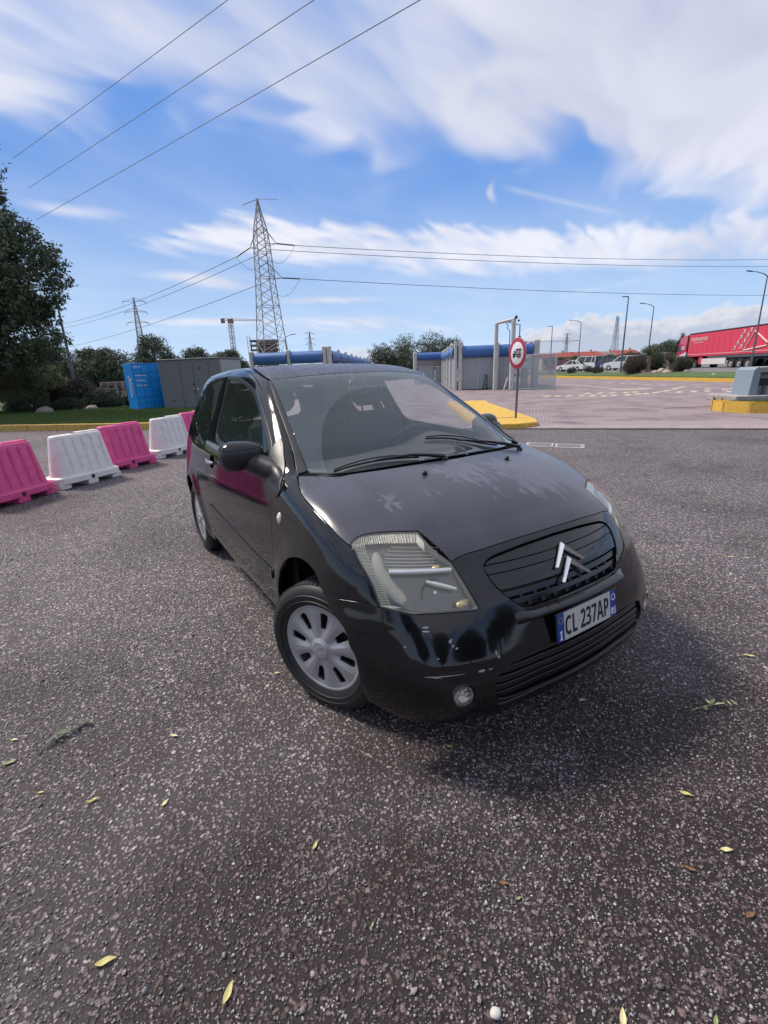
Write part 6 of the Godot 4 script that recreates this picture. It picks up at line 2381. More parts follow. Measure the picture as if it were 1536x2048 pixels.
	t = thing("conifer", "slim dark conifer close behind the lorry's cab", "tree", Vector3(38.9, .44, -62.5))
	trunk(t, 3.9, .12, [])
	crown(t, [[Vector3(0, .9, 0), Vector3(1.15, .9, 1.1)], [Vector3(0, 1.8, 0), Vector3(.85, .9, .8)], [Vector3(0, 2.7, 0), Vector3(.55, .8, .5)], [Vector3(0, 3.5, 0), Vector3(.25, .75, .25)]], 1500, fine, .17, Color(.014, .026, .020), Color(.036, .052, .036), 460, .0, .3)
	for i in 5:
		t = thing("clipped_bush", "clipped round bush in front of the red roofed houses, number from left: " + ["first", "second", "third", "fourth", "fifth"][i], "shrub", Vector3(32.2 + i * 2.9, .44, -86), 0.0, "clipped bushes before the houses")
		t.set_meta("label", ["clipped round bush farthest left before the red roofed houses", "clipped round bush behind the magenta and white parked cars", "clipped round bush behind the parked van", "clipped round bush behind the blue parked car", "clipped round bush behind the white off road car"][i])
		trunk(t, .6, .1, [])
		crown(t, [[Vector3(0, 1.0 + .15 * (i % 2), 0), Vector3(1.35, 1.1, 1.2)]], 600, far, .17, Color(.026, .045, .022), Color(.065, .092, .045), 470 + i, .0, .5)
	for i in 4:
		t = thing("verge_plant", ["small dark plant on the verge before the magenta car", "small dark plant on the verge before the van", "pair of small dark plants on the verge before the blue car", "small plant on the verge near the tall lamp"][i], "shrub", Vector3([22.0, 23.6, 24.2, 22.6][i], .3, [-55.0, -54.0, -53.0, -50.0][i]), i, "small plants on the verge")
		trunk(t, .2, .03, [])
		crown(t, [[Vector3(0, .34, 0), Vector3(.55, .38, .5)]], 260, fine, .10, Color(.024, .036, .018), Color(.06, .07, .04), 480 + i, .0, .3)
	# palms: rosettes of stiff blades on shaggy stems
	for i in 2:
		var at: Vector3 = [Vector3(23.55, .38, -42.2), Vector3(24.2, .38, -40.0)][i]
		t = thing("yucca_palm", ["shaggy grey yucca palm left of the rocks on the verge", "green yucca palm right of the rocks on the verge"][i], "palm", at, i)
		var hh: float = [1.5, .8][i]
		var st := MB.new()
		st.tube([Vector3(0, -.05, 0), Vector3(.03, hh * .5, 0), Vector3(0, hh, 0)], [.20, .17, .14], 10)
		obj("trunk", st, mat("palm_bark", lin(.22, .17, .13), .95), t)
		var bl := MB.new()
		bl.quad(Vector3(-.03, 0, 0), Vector3(.03, 0, 0), Vector3(.022, .45, .02), Vector3(-.022, .45, .02), Vector3(0, 0, 1))
		bl.poly([Vector3(-.022, .45, .02), Vector3(.022, .45, .02), Vector3(0, .85, .10)], Vector3(0, -.2, 1).normalized())
		var xs := []
		var cs := []
		rng.seed = 490 + i
		for k in 170:
			var dead := k > 105
			var el := rng.randf_range(-.15, 1.45) if not dead else rng.randf_range(-1.35, -.2)
			var az := rng.randf() * TAU
			var d := Vector3(cos(el) * cos(az), sin(el), cos(el) * sin(az))
			var x := d.cross(Vector3.UP).normalized()
			xs.append(Transform3D(Basis(x, d, x.cross(d)).scaled(Vector3.ONE * rng.randf_range(.8, 1.15) * [.85, 1.05][i]), Vector3(0, hh - (rng.randf() * .5 if dead else .0), 0)))
			var g := rng.randf_range(.8, 1.2)
			cs.append(Color(.16 * g, .12 * g, .075 * g) if dead else (Color(.085 * g, .10 * g, .06 * g) if i == 0 else Color(.075 * g, .115 * g, .055 * g)))
		scatter("fronds", bl.mesh(), M.leafage, xs, cs, t).set_meta("kind", "stuff")
	t = thing("dry_shrub", "reddish brown dry shrub left of the shaggy palm", "shrub", Vector3(22.9, .38, -43.0))
	trunk(t, .5, .05, [[Vector3(0, .1, 0), Vector3(.5, .8, 0)]])
	crown(t, [[Vector3(0, .75, 0), Vector3(1.05, .75, .9)], [Vector3(-.6, .5, .2), Vector3(.7, .5, .6)]], 1500, fine, .12, Color(.038, .030, .024), Color(.10, .072, .058), 495, .0, .3)
	t = thing("dry_shrub", "brownish shrub right of the green palm by the lorry", "shrub", Vector3(26.0, .42, -41.5))
	trunk(t, .5, .05, [[Vector3(0, .1, 0), Vector3(.5, .8, 0)]])
	crown(t, [[Vector3(0, .6, 0), Vector3(1.0, .65, .8)]], 1100, fine, .12, Color(.036, .032, .024), Color(.085, .072, .052), 496, .0, .3)
	t = thing("green_shrub", "dark green shrub between the two palms", "shrub", Vector3(24.6, .42, -43.2))
	trunk(t, .5, .05, [[Vector3(0, .1, 0), Vector3(.5, .8, 0)]])
	crown(t, [[Vector3(0, .9, 0), Vector3(.95, .85, .8)]], 1200, fine, .12, Color(.022, .036, .020), Color(.055, .075, .042), 497, .0, .3)
	rock(Vector3(23.35, .42, -40.6), Vector3(.45, .28, .35), 12, "pinkish rock at the left of the palm bed", M.rock_pale, "rocks in the palm bed")
	rock(Vector3(23.95, .52, -40.8), Vector3(.42, .38, .34), 14, "pale upright rock in the middle of the palm bed", M.rock_pale, "rocks in the palm bed")
	rock(Vector3(23.75, .42, -39.6), Vector3(.50, .30, .36), 15, "pale tan rock nearest the kerb in the palm bed", M.rock_pale, "rocks in the palm bed")
	rock(Vector3(25.9, .46, -40.4), Vector3(.40, .18, .3), 16, "flat grey rock right of the palm bed by the lorry", M.rock, "rocks in the palm bed")
	var soil := MB.new()
	soil.ball(Vector3(23.9, .22, -41.3), Vector3(1.7, .30, 2.4), Basis(Vector3.UP, -.1), 24, 8)
	struct("soil_bed", soil, mat("soil", lin(.11, .075, .065), .95))

func wall_and_back() -> void:
	var w := thing("low_wall", "long low beige wall with a red band behind the left lawn", "wall", Vector3(-22, 0, -31.5), -.42)
	var a := MB.new()
	a.box(Vector3(0, .36, 0), Vector3(22, .72, .3))
	obj("wall_base", a, M.wall_beige, w)
	var b := MB.new()
	b.box(Vector3(0, .86, .02), Vector3(22, .28, .34), Basis.IDENTITY, .02)
	obj("red_band", b, M.red_sheet, w)

func lamp_post(called: String, label: String, at: Vector3, h: float, turn: float, arm: float, kind: int, group := "") -> Node3D:
	var t := thing(called, label, "street lamp", at, turn, group)
	var p := MB.new()
	p.tube([Vector3(0, -.05, 0), Vector3(0, h * .45, 0), Vector3(0, h, 0)], [.085, .07, .045], 10)
	obj("pole", p, M.steel_pole, t)
	var b := MB.new()
	if kind == 0:
		b.tube([Vector3(0, h - .02, 0), Vector3(-arm * .25, h + .18, 0), Vector3(-arm * .7, h + .34, 0), Vector3(-arm, h + .38, 0)], [.045, .040, .034, .03], 8)
	else:
		b.tube([Vector3(0, h, 0), Vector3(-arm * .4, h + .02, 0)], .04, 8)
	obj("arm", b, M.steel_pole, t)
	var l := MB.new()
	var e := Vector3(-arm - .22, h + .40, 0) if kind == 0 else Vector3(-arm * .6, h + .03, 0)
	l.box(e, Vector3(.56, .07, .20), Basis(Vector3(0, 0, 1), -.12 if kind == 0 else 0.0), .03)
	obj("lamp_head", l, M.dark, t)
	return t

func lattice(t: Node3D, hs: Array, legr: float, br: float, m: Material, four := true) -> void:
	# hs: [height, half width] levels
	for k in 4:
		var s := Vector2([-1, 1, 1, -1][k], [-1, -1, 1, 1][k])
		var b := MB.new()
		var pts := []
		for l in hs:
			pts.append(Vector3(s.x * l[1], l[0], s.y * l[1]))
		b.tube(pts, legr, 5)
		obj("leg", b, m, t)
	var br_mb := MB.new()
	for i in hs.size() - 1:
		var a: Array = hs[i]
		var c: Array = hs[i + 1]
		for k in 4:
			var s0 := Vector2([-1, 1, 1, -1][k], [-1, -1, 1, 1][k])
			var s1 := Vector2([1, 1, -1, -1][k], [-1, 1, 1, -1][k])
			var p := Vector3(s0.x * a[1], a[0], s0.y * a[1])
			var q := Vector3(s1.x * a[1], a[0], s1.y * a[1])
			var p2 := Vector3(s0.x * c[1], c[0], s0.y * c[1])
			var q2 := Vector3(s1.x * c[1], c[0], s1.y * c[1])
			br_mb.tube([p, q2], br, 4, false)
			br_mb.tube([q, p2], br, 4, false)
			if i % 3 == 0:
				br_mb.tube([p, q], br, 4, false)
	var o := obj("bracing", br_mb, m, t)
	o.set_meta("kind", "stuff")

func wire_line(a: Vector3, b: Vector3, sag: float, r: float, label: String, group: String) -> void:
	var pts := []
	for i in 25:
		var f := i / 24.0
		pts.append(a.lerp(b, f) - Vector3.UP * sag * 4.0 * f * (1.0 - f))
	var m := MB.new()
	m.tube(pts, r, 5, false)
	var o := obj("power_line", m, M.wire)
	tag(o, label, "power line", group)

func pylons() -> void:
	var P := Vector3(-16.3, 0, -75.6)
	var t := thing("pylon", "tall grey lattice pylon rising behind the left wash bay", "pylon", P, .55)
	var hs := []
	var prof := Lut.new([[0.0, 2.15], [5.0, 1.80], [10.0, 1.42], [15.0, 1.10], [19.0, .92], [21.5, .72], [23.5, .32], [25.3, .03]])
	var h := 0.0
	while h < 25.2:
		hs.append([h, prof.at(h)])
		h += maxf(.75, prof.at(h) * 1.05)
	hs.append([25.3, .03])
	lattice(t, hs, .075, .034, M.steel)
	var inv := Basis(Vector3.UP, .55).inverse()
	var right := inv * Vector3(.97, 0, .25).normalized()
	var left := inv * Vector3(-.97, 0, .05).normalized()
	for q in [[19.4, right, 2.35], [14.9, right, 2.75], [19.1, left, 1.75]]:
		var am := MB.new()
		var y: float = q[0]
		var d: Vector3 = q[1]
		var tip: Vector3 = Vector3(0, y, 0) + d * float(q[2])
		var s := Vector3(-d.z, 0, d.x)
		for e in [-1.0, 1.0]:
			am.tube([Vector3(0, y, 0) + s * e * .7 + d * .6, tip], .045, 5)
			am.tube([Vector3(0, y + 2.4, 0) + s * e * .4 + d * .4, tip], .040, 5)
			am.tube([Vector3(0, y, 0) + s * e * .5 + d * 1.1, Vector3(0, y + 1.4, 0) + d * 1.1], .028, 4)
		obj("cross_arm", am, M.steel, t)
	var up := MB.new()
	up.tube([Vector3(0, 25.2, 0), Vector3(0, 25.25, 0) + inv * Vector3(2.9, -.15, 0)], .035, 5)
	up.tube([Vector3(0, 25.2, 0), Vector3(0, 25.2, 0) + inv * Vector3(-2.2, -.75, .2)], .05, 5)
	obj("earth_wire_arm", up, M.steel, t)
	var R1 := P + Vector3(2.3, 19.4, .6)
	var R2 := P + Vector3(2.68, 14.9, .68)
	var L1 := P + Vector3(-1.75, 19.1, .1)
	# insulator strings and jumper loops
	for q in [[R1, Vector3(1, -.10, -.1)], [R2, Vector3(1, -.06, -.1)], [L1, Vector3(-.92, -.42, -.2)]]:
		var d: Vector3 = (q[1] as Vector3).normalized()
		var st := MB.new()
		var a: Vector3 = (q[0] as Vector3) - P
		var pts := [inv * (a - d * .02), inv * (a + d * 2.5)]
		st.tube(pts, [.10, .10], 8)
		obj("insulator", st, M.insulator, t)
		var jl := MB.new()
		var jp := []
		for i in 11:
			var f := i / 10.0
			jp.append(inv * ((a + d * 2.6).lerp(a + Vector3(-1.6 * signf(d.x), -1.9, -1.0), f) - Vector3.UP * 1.2 * sin(f * PI)))
		jl.tube(jp, .022, 5)
		obj("jumper_wire", jl, M.wire, t)
	var G := "power lines on the near pylon"
	wire_line(R1 + Vector3(2.5, -.25, -.3), Vector3(123, 25.4, -133), 1.2, .040, "upper of the wires running right from the near pylon", G)
	wire_line(P + Vector3(.8, 19.0, -.8), Vector3(124.6, 23.6, -133), 1.2, .040, "middle of the wires running right from the near pylon", G)
	wire_line(R2 + Vector3(2.5, -.15, -.25), Vector3(125, 16.5, -133), 1.0, .040, "lowest of the wires running right from the near pylon", G)
	wire_line(L1 + Vector3(-2.2, -1.0, -.48), Vector3(-110.6, 19.8, -168.5), 1.6, .040, "upper wire running left from the near pylon", G)
	wire_line(P + Vector3(-.9, 18.4, -1.0), Vector3(-110.6, 18.4, -168.5), 1.6, .040, "second wire running left from the near pylon", G)
	wire_line(P + Vector3(-1.0, 14.4, -.6), Vector3(-111, 12.2, -168), 1.2, .040, "lowest wire running left from the near pylon", G)
	# three wires of another line overhead
	var G2 := "wires crossing the upper left sky"
	wire_line(Vector3(-41.0, 26.1, -62.9), Vector3(34.1, 26.1, -9.5), .2, .024, "leftmost wire crossing the upper left sky", G2)
	wire_line(Vector3(-40.2, 23.3, -63.3), Vector3(51.2, 23.3, 3.9), .2, .024, "middle wire crossing the upper left sky", G2)
	wire_line(Vector3(-40.2, 20.0, -63.3), Vector3(66.8, 20.0, 17.4), .2, .024, "rightmost wire crossing the upper left sky", G2)
	# other pylons far off
	var fr := [[Vector3(-81.3, 0, -170), 27.6, 1.9, .3, "distant pylon with three pairs of arms left of the near one", 1], [Vector3(-41.2, 0, -300), 25.5, 2.0, .6, "small distant pylon right of the near one above the car roof", 1], [Vector3(126.0, 0, -260), 24.4, 2.1, .5, "distant slim lattice mast right of the traffic sign", 0], [Vector3(124.0, 0, -322), 20.6, 1.7, .2, "small distant pylon with arms right of the traffic sign", 1], [Vector3(-50.8, 0, -140), 7.2, .5, .2, "short striped lattice mast behind the row of trees", 0]]
	for q in fr:
		var d := thing("far_pylon", q[4], "pylon", q[0], q[3], "pylons in the distance")
		var H: float = q[1]
		var ls := []
		var y := 0.0
		var pr := Lut.new([[0.0, q[2]], [H * .4, q[2] * .55], [H * .75, q[2] * .32], [H, q[2] * (.05 if q[5] else .2)]])
		while y < H - .3:
			ls.append([y, pr.at(y)])
			y += maxf(.9, pr.at(y) * 1.5)
		ls.append([H, pr.at(H)])
		lattice(d, ls, .11, .055, M.steel)
		if q[5]:
			for k in 3:
				var am := MB.new()
				var ay := H * (.97 - k * .12)
				for s in [-1.0, 1.0]:
					am.tube([Vector3(0, ay, 0), Vector3(s * H * .125, ay - .25, 0)], .09, 4)
					am.tube([Vector3(0, ay + H * .035, 0), Vector3(s * H * .125, ay - .25, 0)], .06, 4)
					am.tube([Vector3(s * H * .125, ay - .25, 0), Vector3(s * H * .125, ay - 1.2, 0)], .07, 4)
				obj("cross_arm", am, M.steel, d)

func cranes() -> void:
	var spots := [[Vector3(-55.8, 0, -190), 21.3, -.55, 16.0, "pale tower crane with red machinery left of the near pylon"], [Vector3(103, 0, -330), 15.5, .1, 34.0, "distant crane with a level jib above the traffic sign"]]
	for q in spots:
		var c := thing("tower_crane", q[4], "crane", q[0], q[2], "tower cranes in the distance")
		var H: float = q[1]
		var ls := []
		var y := 0.0
		while y < H:
			ls.append([y, .62])
			y += 1.3
		lattice(c, ls, .12, .07, M.crane_grey)
		var j := MB.new()
		for e in [[-.35, 0.0], [.35, 0.0], [0.0, .75]]:
			j.tube([Vector3(-3.6, H + .7 + e[1], e[0]), Vector3(q[3], H + .7 + e[1] * .4 - 1.6 * (1.0 if q[3] < 20.0 else 0.0), e[0])], .10, 4)
		for i in 12:
			var f := i / 12.0
			j.tube([Vector3(lerpf(-3.6, q[3], f), H + .7 - 1.6 * f * (1.0 if q[3] < 20.0 else 0.0), .35), Vector3(lerpf(-3.6, q[3], f + .05), H + 1.3 - 1.8 * f * (1.0 if q[3] < 20.0 else 0.0), 0)], .06, 4)
		obj("jib", j, M.crane_grey, c)
		var cb := MB.new()
		cb.box(Vector3(.2, H + .2, 0), Vector3(1.9, 1.5, 1.6), Basis.IDENTITY, .1)
		obj("turntable", cb, M.crane_red, c)
		cb = MB.new()
		cb.box(Vector3(-4.0, H + .6, 0), Vector3(1.3, 1.7, 1.2), Basis.IDENTITY, .1)
		obj("machinery", cb, M.crane_red, c)
	var b := thing("unfinished_building", "unfinished multi storey concrete building behind the pylon's foot", "building", Vector3(-48.6, 0, -211), .15)
	for k in 9:
		var s := MB.new()
		s.box(Vector3(0, .6 + k * 1.85, 0), Vector3(11.4, .42, 9), Basis.IDENTITY, .02)
		obj("floor_slab", s, M.slab, b)
		if k < 8:
			for i in 6:
				var c := MB.new()
				c.box(Vector3(-5.0 + i * 2.0, 1.52 + k * 1.85, 4.0), Vector3(.34, 1.43, .34))
				obj("column", c, M.slab, b)
			var w := MB.new()
			w.box(Vector3(1.4, 1.52 + k * 1.85, .2), Vector3(7.8, 1.43, 7.0))
			obj("wall", w, mat("brick_wall", lin(.17, .11, .09), .9), b)
	var sc := MB.new()
	for k in 9:
		sc.tube([Vector3(-6.4, 1.5 + k * 1.85, 4.6), Vector3(-5.0, 1.5 + k * 1.85, 4.6)], .10, 4)
	for x in [-6.4, -5.2]:
		sc.tube([Vector3(x, 0, 4.6), Vector3(x, 17.4, 4.6)], .09, 4)
	obj("scaffold", sc, M.steel, b)
	# pale commercial block with a hoarding
	var c2 := thing("commercial_block", "low pale commercial block with a roof hoarding behind the cabin", "building", Vector3(-54.6, 0, -152), .1)
	var w2 := MB.new()
	w2.box(Vector3(0, 2.9, 0), Vector3(13, 5.8, 8))
	obj("wall", w2, M.wall_white, c2)
	var w3 := MB.new()
	w3.box(Vector3(-3.6, 6.3, 0), Vector3(3.6, 1.2, 5), Basis.IDENTITY, .02)
	obj("roof_block", w3, M.wall_cream, c2)
	var hb := MB.new()
	hb.box(Vector3(1.9, 6.9, 3.2), Vector3(4.2, 1.5, .2), Basis.IDENTITY, .02)
	obj("hoarding", hb, M.wall_white, c2)
	var bar := MB.new()
	bar.box(Vector3(1.9, 6.9, 3.32), Vector3(3.4, .5, .02), Basis(Vector3(0, 0, 1), .25))
	obj("hoarding_stripe", bar, M.cabin_dark, c2)

func build_place() -> void:
	place_materials()
	barriers()
	locker()
	pallets()
	wall_and_back()
	pylons()
	cranes()
	wash_bays()
	traffic_sign()
	lamps()
	houses()
	parked_cars()
	lorry()
	vacuum_unit()
	hills()
	greenery()

func fascia(parent: Node3D, a: Vector3, b: Vector3, r: float) -> void:
	# a blue roll between two posts: half round outside, flat soffit
	var m := MB.new()
	var d := (b - a).normalized()
	var out := d.cross(Vector3.UP).normalized()
	var L := a.distance_to(b)
	var nn := 10
	for i in nn:
		var a0 := lerpf(-PI * .45, PI * .5, float(i) / nn)
		var a1 := lerpf(-PI * .45, PI * .5, float(i + 1) / nn)
		var p0 := a + out * cos(a0) * r * .55 + Vector3.UP * sin(a0) * r
		var p1 := a + out * cos(a1) * r * .55 + Vector3.UP * sin(a1) * r
		var s := m.v.size()
		for q in [[p0, a0], [p0 + d * L, a0], [p1 + d * L, a1], [p1, a1]]:
			m.add(q[0], (out * cos(q[1]) + Vector3.UP * sin(q[1])).normalized())
		m.tri(s, s + 1, s + 2)
		m.tri(s, s + 2, s + 3)
	var c0 := a + Vector3.UP * r
	m.quad(c0, c0 + d * L, c0 + d * L - out * r * 1.4, c0 - out * r * 1.4, Vector3.UP)
	obj("blue_canopy", m, M.canopy_blue, parent)
	var so := MB.new()
	var lowp := a - Vector3.UP * r * .98
	so.quad(lowp + out * .02, lowp + d * L + out * .02, lowp + d * L - out * r * 1.4, lowp - out * r * 1.4, Vector3.DOWN)
	so.quad(lowp - out * r * 1.38, lowp + d * L - out * r * 1.38, c0 + d * L - out * r * 1.38, c0 - out * r * 1.38, -out)
	obj("soffit", so, M.soffit, parent)

func post(parent: Node3D, p: Vector3, h: float, w: float, m: Material, turn := 0.0) -> void:
	var b := MB.new()
	b.box(p + Vector3.UP * (h * .5 - .05), Vector3(w, h + .1, w * 1.25), Basis(Vector3.UP, turn), w * .2)
	obj("post", b, m, parent)

func wash_bays() -> void:
	# nearer bay, right of the car
	var f := Vector3(.985, 0, .172)
	var d := Vector3(.075, 0, -.997)
	var tn := -.173
	var o := Vector3(4.95, 0, -31.2)
	var t := thing("wash_bay", "car wash bay with blue canopy and grey panels behind the traffic sign", "car wash", o)
	post(t, Vector3.ZERO, 3.0, .20, M.post_stained, tn)
	post(t, f * .30, 3.0, .26, M.post_stained, tn)
	for k in 7:
		post(t, d * (3.4 * (k + 1)), 3.0 - .02 * k, .30, M.post_stained, tn)
		fascia(t, d * (3.4 * (k + 1) - .2), d * (3.4 * k + .2), .36)
		t.get_child(t.get_child_count() - 1).position.y = 2.38
		t.get_child(t.get_child_count() - 2).position.y = 2.38
	post(t, f * 2.55 - d * .1, 2.85, .26, M.post_stained, tn)
	post(t, f * 4.98 + d * .2, 2.95, .42, M.post_stained, tn)
	for q in [[.45, 2.4], [2.7, 4.75]]:
		fascia(t, f * q[0], f * q[1], .36)
		t.get_child(t.get_child_count() - 1).position.y = 2.36
		t.get_child(t.get_child_count() - 2).position.y = 2.36
	# infill panels along the front, with slim white mullions
	for q in [[.45, 1.42], [1.48, 2.42], [2.70, 3.55]]:
		var p := MB.new()
		p.box(f * ((q[0] + q[1]) * .5) + d * .12 + Vector3.UP * 1.03, Vector3(q[1] - q[0], 1.98, .05), Basis(Vector3.UP, tn), .01)
		obj("wall_panel", p, M.panel_grey if q[0] < 2.0 else M.panel_pale, t)
	for x in [1.45, .95, 3.05]:
		var p := MB.new()
		var slim: bool = x != 1.45
		p.box(f * x + d * .08 + Vector3.UP * 1.03, Vector3(.03 if slim else .07, 1.99, .06), Basis(Vector3.UP, tn), .008)
		obj("mullion", p, M.white_post, t)
	var rail := MB.new()
	rail.box(f * 2.0 + d * .08 + Vector3.UP * 2.05, Vector3(3.2, .06, .07), Basis(Vector3.UP, tn), .01)
	obj("rail", rail, M.white_post, t)
	for k in 7:
		var p := MB.new()
		p.box(d * (3.4 * k + 1.7) + Vector3.UP * 1.03, Vector3(.05, 1.98, 3.1), Basis(Vector3.UP, -.075), .01)
		obj("side_panel", p, M.panel_grey, t)
	var rf := MB.new()
	rf.box(f * 2.6 + d * 12.2 + Vector3.UP * 2.62, Vector3(4.5, .08, 23.0), Basis(Vector3.UP, -.075), .02)
	obj("roof", rf, M.soffit, t)
	# tall portal in front
	var g := thing("wash_gantry", "tall rusty white portal frame with hoses in front of the wash bay", "gantry", Vector3(7.2, 0, -29.9))
	var pb := MB.new()
	pb.box(Vector3(0, 1.95, 0), Vector3(.20, 3.9, .24), Basis.IDENTITY, .03)
	obj("post", pb, M.post_stained, g)
	var pb2 := MB.new()
	pb2.box(Vector3(.78, 1.98, .9), Vector3(.22, 3.96, .26), Basis.IDENTITY, .03)
	obj("post", pb2, M.post_stained, g)
	var bm := MB.new()
	bm.tube([Vector3(-.05, 3.88, -.06), Vector3(.83, 4.02, .98)], .09, 6)
	obj("beam", bm, M.post_stained, g)
	for q in [[[Vector3(.42, 3.90, .5), Vector3(.56, 3.72, .55), Vector3(.50, 3.55, .58), Vector3(.66, 3.40, .6), Vector3(.66, 2.3, .6)], .03], [[Vector3(.45, 3.93, .55), Vector3(.62, 3.86, .7), Vector3(.78, 3.80, .9)], .035], [[Vector3(.9, 3.72, 1.0), Vector3(1.12, 3.70, 1.02), Vector3(1.13, 2.2, 1.02)], .035]]:
		var h := MB.new()
		h.tube(q[0], q[1], 6)
		obj("hose", h, M.vac_grey, g)
	var cl := MB.new()
	cl.ball(Vector3(.88, 4.10, 1.02), Vector3(.09, .10, .09))
	cl.ball(Vector3(1.04, 3.92, 1.02), Vector3(.06, .06, .06))
	obj("lamp_cluster", cl, M.dark, g)
	var bl := MB.new()
	bl.tube([Vector3(.35, .05, .9), Vector3(.62, .75, .7)], .04, 6)
	obj("leaning_bar", bl, M.white_post, g)
	# glass wind screen to the right
	var s := thing("glass_screen", "white framed glass screen at the right end of the wash bay", "glass screen", Vector3(8.05, 0, -29.0))
	var e := Vector3(2.42, 0, .45)
	var en := e.normalized()
	var st := -atan2(en.z, en.x)
	for k in 3:
		post(s, e * [0.0, .42, 1.0][k], 2.0, .07, M.white_post, st)
	for q in [2.0, .05]:
		var m := MB.new()
		m.tube([Vector3.UP * q, e + Vector3.UP * q], .035, 6)
		obj("frame_rail", m, M.white_post, s)
	for q in [[.02, .40], [.44, .98]]:
		var m := MB.new()
		m.box(e * ((q[0] + q[1]) * .5) + Vector3.UP * 1.02, Vector3(e.length() * (q[1] - q[0]), 1.9, .012), Basis(Vector3.UP, st))
		obj("glass_pane", m, M.screen_glass, s)
	# machine standing behind the screen
	var mc := thing("pay_machine", "grey pay machine behind the glass screen of the wash bay", "pay machine", Vector3(9.15, 0, -30.3), .2)
	var mm := MB.new()
	mm.box(Vector3(0, .62, 0), Vector3(.34, 1.24, .34), Basis.IDENTITY, .03)
	obj("pillar", mm, M.vac_grey, mc)
	var mh := MB.new()
	mh.box(Vector3(0, 1.42, 0), Vector3(.50, .36, .36), Basis.IDENTITY, .05)
	obj("head", mh, M.sign_white, mc)
	var tr := thing("hand_trolley", "dark hand trolley leaning on the wash bay's panels", "trolley", Vector3(6.75, 0, -30.5), .3)
	var tm := MB.new()
	tm.tube([Vector3(-.12, .08, 0), Vector3(.12, .95, -.2)], .03, 6)
	tm.tube([Vector3(.12, .08, 0), Vector3(.22, .95, -.2)], .03, 6)
	tm.tube([Vector3(-.12, .30, -.05), Vector3(.14, .30, -.05)], .03, 6)
	obj("trolley_frame", tm, M.dark, tr)
	for x in [-.12, .12]:
		var tw := MB.new()
		tw.lathe([Vector2(.001, .02), Vector2(.09, .02), Vector2(.09, -.02), Vector2(.001, -.02)], Transform3D(Basis(Vector3(0, 0, 1), PI / 2), Vector3(x, .09, 0)), 14)
		obj("trolley_wheel", tw, M.dark, tr)
	# far bay
	var t2 := thing("wash_bay", "smaller far wash bay with blue canopy left of the nearer one", "car wash", Vector3(3.45, 0, -46.0))
	post(t2, Vector3.ZERO, 2.95, .34, M.post_stained)
	post(t2, Vector3(3.6, 0, .3), 2.95, .3, M.post_stained)
	fascia(t2, Vector3(.2, 2.55, 0), Vector3(3.5, 2.55, .3), .34)
	var wp := MB.new()
	wp.box(Vector3(1.8, 1.9, .1), Vector3(3.3, .56, .05))
	obj("wall_panel", wp, M.soffit, t2)
	for k in 2:
		var m := MB.new()
		m.box(Vector3(1.0 + k * 1.65, .80, .12), Vector3(1.5, 1.5, .05), Basis.IDENTITY, .01)
		obj("wall_panel", m, M.panel_grey, t2)
	var rr := MB.new()
	rr.box(Vector3(1.8, 1.60, .14), Vector3(3.4, .06, .07))
	obj("rail", rr, M.white_post, t2)
	# left bay, behind the car roof
	var t3 := thing("wash_bay", "long wash bay with blue rolled canopy behind the car's roof at left", "car wash", Vector3(-7.75, 0, -30.0))
	var f3 := Vector3(.985, 0, .172)
	var d3 := Vector3(.05, 0, -.999)
	for x in [0.0, 2.38, 4.62, 4.90]:
		post(t3, f3 * x, 2.80 + (.12 if x > 4.0 else 0.0), .24, M.post_stained, -.172)
	for q in [[.15, 2.25], [2.5, 4.5]]:
		fascia(t3, f3 * q[0] + Vector3.UP * 2.34, f3 * q[1] + Vector3.UP * 2.34, .35)
	for k in 8:
		var a := f3 * 4.9 + d3 * (4.2 * (k + 1))
		post(t3, a, 2.88, .22, M.post_stained)
		var p1 := f3 * 4.9 + d3 * (4.2 * k + .15) + Vector3.UP * 2.36
		var p0 := a - d3 * .15 + Vector3.UP * 2.36
		# outside of the roll faces right
		fascia(t3, p1, p0, .35) if false else fascia_right(t3, p1, p0, .35)
	var rf3 := MB.new()
	rf3.box(f3 * 2.45 + d3 * 17.0 + Vector3.UP * 2.55, Vector3(4.4, .08, 33.0), Basis(Vector3.UP, -.05), .02)
	obj("roof", rf3, M.soffit, t3)
	for k in 2:
		var m := MB.new()
		m.box(f3 * [1.2, 3.5][k] + Vector3.UP * 1.0, Vector3(2.0, 1.9, .05), Basis(Vector3.UP, -.172), .01)
		obj("wall_panel", m, M.panel_pale, t3)

func fascia_right(parent: Node3D, a: Vector3, b: Vector3, r: float) -> void:
	fascia(parent, a, b, r)

